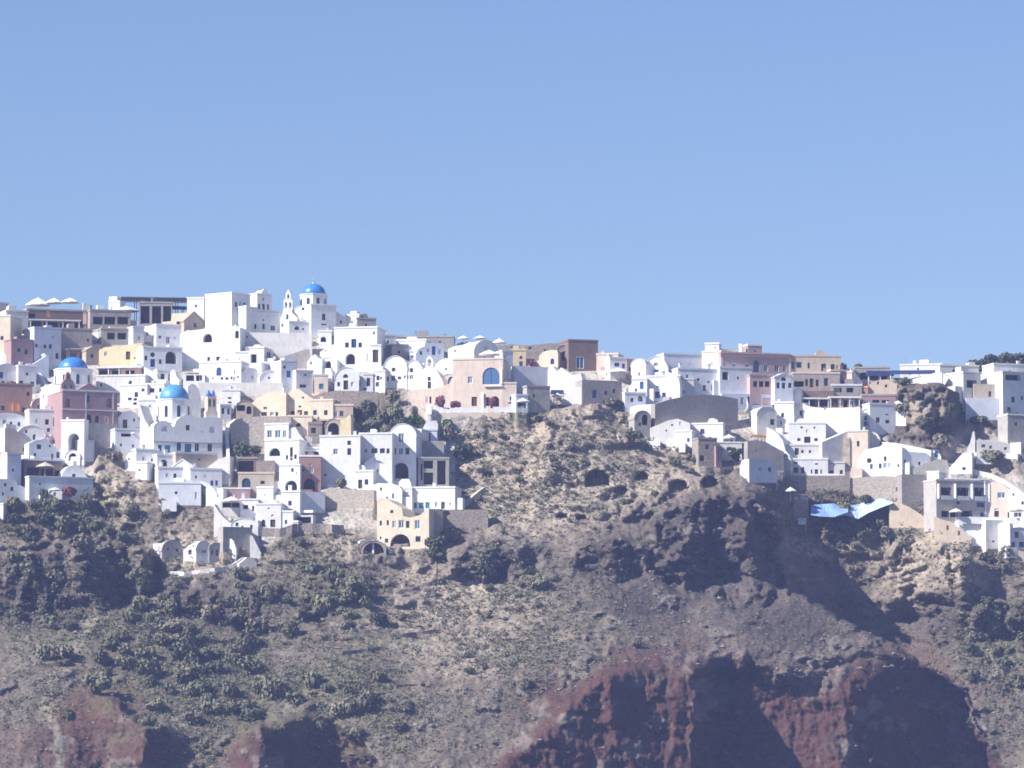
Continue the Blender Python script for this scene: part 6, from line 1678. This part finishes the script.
H('small white service box under the long dark blue canopy', 902, 374.6, 911, 384, 'white', 8, 2, 'w906,378,3,2', dy=1, name='service_box', cat='service box', roof='none')
H('white low house behind the long blue canopy', 900, 365.6, 942, 380, 'white', -8, 8, 'w918,369,2,2', dy=8)
H('slanted white parapet under the long blue canopy', 911, 373.6, 942, 384, 'white', -8, 2, top=[(911, 379.6), (925, 375.6), (934, 373), (942, 372)], dy=.5, name='parapet', cat='parapet')
H('thin radio mast on the right skyline', 905.7, 355.6, 906.4, 370, 'metal', 0, .15, roof='none', dy=9, name='radio_mast', cat='mast')
shrub('small dark tree on the skyline right of the tan stone house', 843, 371, 9, 10, 'dark', dy=5)
shrub('larger green tree on the skyline beside the dark one', 858, 371, 15, 11, 'leaf', dy=5)
# far right villas
H('white modern villa with a shaded glazed front on the right skyline', 963.5, 374, 981, 410, 'offwhite', 34, 11, 'o971.6,384,10,8 w976,398,1.6,3', dy=0, ext=3)
H('long pale upper slab of the modern villa', 940, 366.5, 979, 382, 'offwhite', 10, 8, 'w962,372,3,2', dy=6)
H('white modern villa with a strip window at the right edge', 1003, 374, 1040, 416, 'shade_paleblue', 26, 12, 'o1013,377.6,15,6 w1013,399.6,3.6,6 w1022,398,2,4 w1009,409,3.4,4', dy=-1.5, ext=3, chim=0)
H('pale upper block behind the strip window villa', 994, 365.6, 1040, 384, 'offwhite', 12, 9, 'w1010,371,2,2', dy=3)
H('tan shaded garden wall between the two modern villas', 974, 384, 1004, 418, 'tan', 8, 4, 'w990,394,3,6', dy=1, roof='none', name='garden_wall', cat='wall')
H('low blue-shaded basement wall under the modern villa', 966, 398, 1012, 420, 'shade_blue', 8, 4, 'w1008,411,4,4', roof='none', dy=-1, name='basement_wall', cat='wall')
H('white dish-shaped planter below the modern villa', 989, 408, 993, 412, 'white', 0, 1, roof='none', dy=-3, name='planter', cat='planter')
for k, (u, w, vt, sd) in enumerate([(978, 22, 359.5, 31), (994, 26, 354.5, 32), (1010, 26, 352, 33), (1024, 22, 352.5, 34)]):
    tree(['low dark pine at the left end of the skyline clump', 'rounded dark pine second from the left in the skyline clump', 'tallest dark pine of the skyline clump', 'dark pine cut by the right edge of the picture'][k],
         u, 372, vt, w, 'darkleaf', dy=16, seed=sd, clumps=20, leafs=60, group=None, name='pine_tree')
H('white satellite box on the strip window villa roof', 1017.5, 363.6, 1020.5, 367, 'white', 0, 1, roof='none', dy=6, name='roof_box', cat='roof box')
H('low grey-white house among rocks on the right slope', 977, 440, 1016, 458, 'offwhite', 8, 6, 'w983.5,446,4,3.4 w1005.5,448.6,3,3', top=[(977, 441), (988, 439.6), (998, 441), (1008, 443.6), (1016, 444)], dy=-1)
H('sunlit white end of the low grey-white house', 1010, 442.6, 1021, 456, 'white', -20, 4, roof='none', dy=-1.5, name='end_wall', cat='wall')
H('grey shaded house cut by the right edge above the low house', 1008, 416, 1040, 452, 'concrete', 14, 7, 'w1016,424,3,4', dy=-.5, roofc='white')
W('long white garden wall below the low grey-white house', [(969, 452), (985, 452.6), (1005, 453.6), (1030, 454)], 4, 'offwhite', .6, name='garden_wall', dy=-2)
H('tall white wedge wall left of the low grey-white house', 967, 431, 975, 456, 'offwhite', -12, 2, top=[(967, 448), (970, 443), (972.6, 432), (974, 431), (975, 440)], dy=-2, name='wedge_wall', cat='wall')
W('cream path wall curving down to the right edge above the hotel', [(949, 470), (962, 468), (974, 469.4), (990, 473), (1005, 480), (1018, 489), (1034, 501)], 4.5, 'offwhite', 1.2, name='path_wall', dy=-4)
H('white sloping gatehouse at the top of the curving path', 950, 452, 972, 474, 'white', -14, 4, 'w964,468.6,3.4,3', top=[(949, 468), (953, 464), (959, 457), (963, 453), (971, 452), (972, 455)], dy=-2.6, name='gatehouse', cat='gatehouse')
# hotel
H('narrow white end tower of the hotel above the sand slope', 927.5, 473, 939, 524, 'white', -20, 7, 'a932,505,2.2,5 d925.8,508.4,3,5 w932.4,489,1.4,3', dy=-4, ext=2)
R, F = H('grey hotel with three balconies and dark openings below', 936.5, 481.5, 990, 524, 'hotelgrey', 14, 9, 'o946,492,10,9 o962.4,492,13,9 o979.4,492,10,9 w958,502.8,3.4,3 w981,504.8,8.4,4.6 o945.4,514,8,6.4 o954,514.4,8,5.4 o966.4,513.8,11.4,6 w982,514.6,3.6,4', dy=-3.5, name='hotel', cat='hotel', roofc='offwhite', chim=0)
z = F.loc(960, 499.4)[1]
for k, u in enumerate((946, 962.4, 979.4)):
    x0 = F.loc(u - 6, 499)[0]; x1 = F.loc(u + 6, 499)[0]
    bm = bmesh.new(); box(bm, x0, -1.0, z - .2, x1, -.003, z); b = link('balcony', bm, 'white', R)
    bm = bmesh.new(); box(bm, x0, -1.0, z + .003, x1, -.9, z + .75); link('parapet', bm, 'shade_paleblue', b)
for u in (938, 954.6, 971.4, 988.4):
    bm = bmesh.new(); xx = F.loc(u, 490)[0]; box(bm, xx - .16, -.9, z + .005, xx + .16, -.003, F.loc(u, 484)[1]); link('divider', bm, 'white', R)
pergola('white roof pergola with dark gaps on the grey hotel', 947, 478.5, 986, 485, 'white', 10, 4, 7, y=R.location.y + 1, thick=.3, postc='white')
parasol('white parasol on the terrace of the grey hotel', 956, 508.4, 520, 14, y=R.location.y - 3, hpx=3.2)
YH = R.location.y
H('pink-tan hotel wing with a square blue window', 988, 483.5, 1012, 524, 'peach', -8, 8, 'W1001.4,495.4,8,6 w996.6,513.8,4.4,6 w996.4,509.4,4,2 w1009.4,515,3.4,5.6 w1013,494,2,2', top=[(988, 484), (994, 481.6), (1000, 482), (1007, 487), (1012, 492)], dy=-3)
H('mauve shaded stair recess between hotel and wing', 985.5, 483, 995, 520, 'shade_blue', 16, 6, 'o990,492,4,14', dy=-2.4)
H('white stepped villa on the right edge beside the hotel wing', 1009, 489, 1040, 530, 'white', -10, 7, 'w1013.4,494.6,1.8,2 w1022.6,503,2.4,3 w1018,515,8,5 r1013.2,494,1.6,1.6', top=[(1009, 489), (1014, 488), (1020, 494), (1026, 500), (1040, 506)], dy=-3)
parasol('beige parasol on the terrace right of the hotel wing', 1016, 507.6, 522, 16, dy=-6, c='canvas_beige', hpx=3)
W('white balustrade along the hotel terrace', [(958, 517), (968, 516.6), (978, 517), (990, 517.6), (1004, 518), (1020, 518)], 3.4, 'white', .3, name='balustrade', cat='balustrade', y=YH - 3)
H('white curved retaining wall below the hotel terrace', 957, 519.6, 988, 545, 'white', 4, 3, roof='none', dy=-6, name='retaining_wall', cat='wall', ext=2, top=[(957, 519.4), (988, 520)])
H('lilac pier wall right of the curved retaining wall', 986, 520, 1003, 548, 'offwhite', 12, 4, 'w993.4,541.4,3,2', roof='none', dy=-5.6, name='pier_wall', cat='wall')
H('white vault house with three blue windows at the right edge', 1005, 527.6, 1034, 552, 'white', 12, 7, 'w1016.6,534.8,3.8,6 w1012.8,544.4,4.4,5.4 w1021.6,544.4,5,5.4', roof='vault', rise=3.6, dy=-5)
H('cream shoulder wall left of the white vault house', 998, 522, 1010, 552, 'white', -16, 4, top=[(998, 524), (1003, 522), (1010, 523)], dy=-5.6, name='shoulder_wall', cat='wall')
H('sand-coloured bank wall under the white vault house', 1003, 548, 1040, 562, 'sand', 4, 2, top=[(1003, 549), (1014, 549), (1026, 552), (1040, 556)], dy=-6.5, name='bank_wall', cat='wall')
W('white serpentine parapet below the hotel', [(929, 508), (937, 513), (945, 518), (953, 519.6), (959, 525), (966, 532), (972, 536)], 3, 'white', .8, name='serpentine_parapet', cat='parapet', dy=-8)
H('orange sand wall under the serpentine parapet', 934, 518, 971, 542, 'sand', -10, 3, 'n947.6,527.6,2.4,5 n959,533,2.4,4.6', top=[(934, 516), (942, 519.6), (952, 522), (959, 527.4), (966, 534), (971, 538)], dy=-6.5, name='sand_wall', cat='wall', ext=1)
H('smooth sand-coloured ramp wall beside the blue sheeting', 889, 502, 934, 528, 'sand', -14, 3, top=[(889, 502), (897, 502), (907, 506), (917, 512), (926, 518), (934, 524)], dy=-4, name='ramp_wall', cat='wall', ext=1)
# ravine terrace
def sheet(label, pts, mat, dy, dep):
    o, F = H(label, min(p[0] for p in pts), 0, max(p[0] for p in pts), max(p[1] for p in pts), mat, 0, dep, top=pts, dy=dy, name='plastic_sheet', cat='plastic sheet')
    return o
def tarp(label, u0, u1, tops, bots, mat, dy):
    """crumpled sheeting draped down the bank"""
    bm = bmesh.new()
    nu, nv = 36, 10
    y0 = ground((u0 + u1) / 2, max(b for _, b in bots)) + dy
    org = at((u0 + u1) / 2, max(b for _, b in bots), y0)
    rows = []
    for i in range(nu + 1):
        u = u0 + (u1 - u0) * i / nu
        t, b = np.interp(u, *zip(*tops)), np.interp(u, *zip(*bots))
        r = []
        for j in range(nv + 1):
            f = j / nv
            v = b + (t - b) * f
            yy = y0 + 5.0 * f + .3 * math.sin(u * .35 + 3 * f) + random.uniform(-.14, .14)
            r.append(bm.verts.new(at(u, v, yy) - org))
        rows.append(r)
    for a, c_ in zip(rows[:-1], rows[1:]):
        for j in range(nv):
            bm.faces.new([a[j], c_[j], c_[j + 1], a[j + 1]])
    o = link('plastic_sheet', bm, mat)
    o.location = org
    tag(o, label, 'plastic sheet')
    sol = o.modifiers.new('thickness', 'SOLIDIFY'); sol.thickness = .08
    return o
tarp('pale blue plastic sheeting draped over the terrace bank', 833, 893, [(833, 507), (845, 505), (858, 502.6), (870, 500), (880, 496.4), (893, 500)], [(833, 517), (846, 515), (858, 519), (868, 513), (880, 508), (893, 503)], 'tarp', -4)
tarp('darker blue plastic sheeting left of the pale one', 811, 848, [(811, 505), (824, 504), (834, 503.4), (848, 507)], [(811, 515), (822, 516.6), (834, 517), (848, 512)], 'tarp_dark', -4.4)
H('small grey stone hut beside the blue sheeting', 793.5, 496, 808.5, 520, 'stone', 10, 4, 'W796.4,498,3,3 W803.4,498,5,2.6', dy=-2.5, name='hut', cat='hut', roofc='stone')
parasol('white parasol on the ravine edge above the stone hut', 790.5, 487, 497, 13, dy=-3, hpx=4)
H('bright white ledge block below the small stone hut', 798, 518, 806, 524, 'white', -10, 2, roof='none', dy=-3, name='ledge', cat='ledge')
# ------------------------------------------------------------------ slope furniture and plants
W('curving dry-stone terrace wall, upper one on the middle slope', [(338, 590), (356, 586), (378, 588), (400, 590), (420, 586)], 3.4, 'loose', .6, name='stone_wall', dy=-1.5)
W('curving dry-stone terrace wall below the upper one on the middle slope', [(330, 622), (352, 628), (378, 633), (402, 634), (436, 629)], 3.4, 'loose', .6, name='stone_wall', dy=-1.5)
W('lowest curving dry-stone terrace wall on the middle slope', [(272, 651), (300, 652), (330, 653), (362, 649), (386, 646)], 3, 'loose', .6, name='stone_wall', dy=-1.5)
W('pale winding footpath edge low on the middle slope', [(337, 708), (342, 702), (350, 697), (362, 693)], 2, 'loose', .8, name='footpath_edge', dy=-1)
for (u, v0, v1, lab) in [(369.5, 676, 708, 'lower weathered utility pole on the middle slope'), (369.5, 564, 592, 'upper weathered utility pole below the ochre house')]:
    y = ground(u, v1) - 1.2
    o = at(u, v1, y)
    h = at(u, v0, y).z - o.z
    r_ = empty('utility_pole', o); tag(r_, lab, 'utility pole')
    bm = bmesh.new(); tube(bm, (0, 0, -.4), (0, 0, h), .13, .09); link('pole', bm, 'bark', r_)
    bm = bmesh.new(); box(bm, -.8, -.06, h - .7, .8, .06, h - .55); link('crossarm', bm, 'bark', r_)

# bushes one can tell apart only as a kind
def scatter(n, boxes, key, wr, label, group, cond=None):
    k = tries = 0
    while k < n and tries < 6000:
        tries += 1
        b = random.choices(boxes, weights=[q[4] for q in boxes])[0]
        u, v = random.gauss(b[0], b[2]), random.gauss(b[1], b[3])
        if not (-30 < u < 1054 and 380 < v < 800): continue
        if v < np.interp(u, [p[0] for p in VB], [p[1] for p in VB]) + 3: continue
        w = random.uniform(*wr)
        shrub(label, u, v + w * .2, w, w * random.uniform(.5, .8), random.choice(key), dy=-.2, group=group)
        k += 1
scatter(140, [(205, 670, 60, 42, 5), (150, 630, 60, 22, 2), (330, 600, 36, 24, 1.6), (60, 520, 50, 12, 1.5), (350, 690, 26, 30, 1)], ('leaf', 'leaf', 'leaf', 'dry'), (12, 30),
        'grey-green scrub bush on the lower left slope', 'scrub bushes on the lower left slope')
scatter(46, [(850, 520, 40, 18, 3), (1000, 560, 20, 16, 1), (880, 495, 25, 8, 1.4), (990, 640, 30, 50, 1.5)], ('leaf', 'dry', 'dark'), (8, 20),
        'olive scrub bush on the right slope', 'scrub bushes on the right slope')
scatter(40, [(570, 470, 60, 40, 2), (640, 440, 26, 16, 1), (480, 500, 40, 30, 1), (520, 640, 50, 40, 1.2), (690, 610, 60, 20, .8)], ('dry', 'leaf'), (6, 14),
        'dry bush on the bare middle ridge', 'dry bushes on the middle ridge')
scatter(64, [(60, 520, 55, 14, 2), (70, 575, 70, 22, 2), (110, 600, 70, 22, 2), (240, 600, 40, 16, 1), (500, 575, 40, 12, 1), (320, 590, 30, 20, 1)], ('dark', 'leaf', 'leaf'), (10, 22),
        'dark bush among the shaded crags', 'dark bushes among the crags')
for (u, v, w, h, key, lab) in [(915, 400, 22, 12, 'dry', 'brown bush in the middle of the rock stack'), (950, 412, 20, 12, 'dark', 'dark bush on the shaded side of the rock stack'), (903, 412, 18, 12, 'leaf', 'olive bush on the left of the rock stack'), (925, 428, 26, 14, 'dark', 'dark bush at the foot of the rock stack'), (940, 446, 26, 16, 'dry', 'brown bush beside the small white turret'),
                               (975, 425, 28, 12, 'dark', 'dark bush below the modern villa'), (992, 462, 30, 14, 'leaf', 'olive bush above the curving path wall'), (1012, 420, 16, 10, 'dark', 'dark bush under the strip window villa'),
                               (612, 407, 30, 12, 'leaf', 'olive bush on the rock under the taupe house'), (634, 424, 24, 12, 'leaf', 'olive bush beside the stone-edged vault'), (630, 440, 26, 12, 'dark', 'dark bush below the stone-edged vault'),
                               (672, 466, 18, 12, 'leaf', 'olive bush on the ridge left of the stone tower'), (905, 385, 22, 9, 'dark', 'dark bush on top of the rock stack'), (112, 462, 26, 14, 'dry', 'brown bush on the rock below the mauve church')]:
    shrub(lab, u, v, w, h, key, dy=-1.5)

# low cover nobody could count
def cover(name, mat, n, pick, seed, size=(.35, 1.0), leafs=14):
    rng = random.Random(seed)
    V, Fc = [], []
    k = 0
    tries = 0
    while k < n and tries < n * 12:
        tries += 1
        u, v = rng.uniform(-60, 1084), rng.uniform(395, 850)
        if v < np.interp(u, [p[0] for p in VB], [p[1] for p in VB]) + 1: continue
        j, i = int((v - GV[0]) / STEP), int((u - GU[0]) / STEP)
        if rng.random() > pick(j, i): continue
        r = rng.uniform(*size)
        c = at(u, v, ground(u, v) - .15)
        for _ in range(leafs):
            p = Vector((rng.uniform(-1, 1), rng.uniform(-1, 1), rng.uniform(-.2, 1))) * r
            p.z *= .7
            a = Vector((rng.uniform(-1, 1), rng.uniform(-1, 1), rng.uniform(-.5, .5))).normalized()
            b = a.cross(Vector((rng.uniform(-1, 1), rng.uniform(-1, 1), rng.uniform(-1, 1)))).normalized()
            s = r * rng.uniform(.22, .5)
            m = len(V)
            q = c + p
            V += [q - a * s, q + b * s * .7, q + a * s, q - b * s * .7]
            Fc.append((m, m + 1, m + 2, m + 3))
        k += 1
    me = bpy.data.meshes.new(name)
    me.from_pydata([tuple(p) for p in V], [], Fc)
    me.materials.append(M[mat])
    o = bpy.data.objects.new(name, me)
    col.objects.link(o)
    return o


def rubble(name, n, seed):
    """loose stones lying on the slope"""
    rng = random.Random(seed)
    V, Fc = [], []
    base = [Vector(p).normalized() for p in ((1, 0, 0), (-1, 0, 0), (0, 1, 0), (0, -1, 0), (0, 0, 1), (0, 0, -1), (1, 1, 1), (-1, 1, 1), (1, -1, 1), (-1, -1, 1))]
    k = 0
    while k < n:
        u, v = rng.uniform(-60, 1084), rng.uniform(400, 850)
        if v < np.interp(u, [p[0] for p in VB], [p[1] for p in VB]) + 1: continue
        if rng.random() < .97 * redc[int((v - GV[0]) / STEP), int((u - GU[0]) / STEP)]: continue
        r = .14 * (1 + 1.1 * rng.paretovariate(2.6))
        r = min(r, .75)
        c = at(u, v, ground(u, v) - .1)
        s = Vector((rng.uniform(.7, 1.4), rng.uniform(.7, 1.2), rng.uniform(.5, .9)))
        m = len(V)
        t = rng.uniform(0, 6.28)
        ct, st_ = math.cos(t), math.sin(t)
        octa = [(1, 0, 0), (0, 1, 0), (-1, 0, 0), (0, -1, 0), (.2, .1, 1), (0, 0, -1)]
        for p in octa:
            q = Vector((p[0] * ct - p[1] * st_, p[0] * st_ + p[1] * ct, p[2])) * r * rng.uniform(.7, 1.2)
            V.append(c + Vector((q.x * s.x, q.y * s.y, q.z * s.z)))
        for a, b in ((0, 1), (1, 2), (2, 3), (3, 0)):
            Fc.append((m + a, m + b, m + 4)); Fc.append((m + b, m + a, m + 5))
        k += 1
    me = bpy.data.meshes.new(name)
    me.from_pydata([tuple(p) for p in V], [], Fc)
    me.materials.append(M['loose'])
    o = bpy.data.objects.new(name, me)
    col.objects.link(o)
    return o


olive = np.zeros_like(uu)
for b in [(210, 680, 140, 70), (330, 590, 60, 50), (60, 515, 80, 24), (855, 520, 60, 28), (1000, 555, 40, 24), (880, 490, 60, 18), (360, 690, 60, 60), (120, 620, 120, 60), (990, 640, 60, 60), (540, 470, 90, 40, 2), (640, 440, 50, 26), (520, 620, 90, 60)]:
    olive = np.maximum(olive, blob(*b))
pn = fbm(XM / 9, ZM / 7, 201, 4) * .5 + .5
tagk = tag(cover('scrub', 'leaf', 14000, lambda j, i: olive[j, i] * (.15 + 1.3 * max(0, pn[j, i] - .3)) * (1 - redc[j, i]), 5, (.22, .75), 12), 'low grey-green scrub covering the slopes', 'scrub', kind='stuff')
tag(cover('dry_grass', 'drybush', 6000, lambda j, i: (.35 + .6 * olive[j, i]) * pn[j, i] * (1 - .9 * redc[j, i]), 6, (.25, .6), 10), 'dry brown grass tufts between the rocks', 'grass', kind='stuff')
tag(rubble('rubble', 5200, 9), 'loose pale stones strewn over the slopes', 'rubble', kind='stuff')

hill = build_terrain()
hill.data.materials.append(rock_material())

# ------------------------------------------------------------------ daylight and air
SUN = Vector((-.72, -.34, .62)).normalized()
sl = bpy.data.lights.new('sun', 'SUN')
sl.energy = 4.6
sl.angle = rad(.53)
sl.color = (1.0, .955, .89)
so = bpy.data.objects.new('sun', sl)
so.rotation_euler = SUN.to_track_quat('Z', 'Y').to_euler()
so.location = (-400, -300, 500)
col.objects.link(so)

world = bpy.data.worlds.new('World')
scene.world = world
world.use_nodes = True
wn_, wl = world.node_tree.nodes, world.node_tree.links
bg = wn_['Background']
sky = wn_.new('ShaderNodeTexSky')
sky.sky_type = 'NISHITA'
sky.sun_disc = False
sky.sun_elevation = math.asin(SUN.z)
sky.sun_rotation = math.atan2(SUN.x, SUN.y)
sky.altitude = 0
sky.air_density = 1.0
sky.dust_density = 0.0
sky.ozone_density = 5.0
tint = wn_.new('ShaderNodeVectorMath'); tint.operation = 'MULTIPLY'
tint.inputs[1].default_value = (.93, .885, .98)
wl.new(sky.outputs[0], tint.inputs[0])
wl.new(tint.outputs[0], bg.inputs[0])
bg.inputs[1].default_value = .065

# the sea air between the boat and the town
bm = bmesh.new()
box(bm, -420, -1260, -12, 420, 700, 190)
hz = bpy.data.meshes.new('haze')
bm.to_mesh(hz); bm.free()
hm = bpy.data.materials.new('haze')
hm.use_nodes = True
hn = hm.node_tree.nodes
hn.remove(hn['Principled BSDF'])
pv = hn.new('ShaderNodeVolumePrincipled')
pv.inputs['Color'].default_value = (.42, .52, 1.0, 1)
pv.inputs['Density'].default_value = .00012
pv.inputs['Anisotropy'].default_value = .0
hm.node_tree.links.new(pv.outputs[0], hn['Material Output'].inputs['Volume'])
hz.materials.append(hm)
ho = bpy.data.objects.new('haze', hz)
ho['kind'] = 'stuff'
ho['label'] = 'thin blue sea haze in front of the whole town'
ho['category'] = 'haze'
col.objects.link(ho)

scene.render.engine = 'CYCLES'
scene.cycles.use_denoising = True
scene.cycles.max_bounces = 6
scene.cycles.diffuse_bounces = 3
scene.cycles.volume_bounces = 1
scene.cycles.filter_width = 1.7
scene.view_settings.view_transform = 'Standard'
scene.view_settings.look = 'None'
scene.view_settings.gamma = 1.0
scene.view_settings.exposure = 1.0
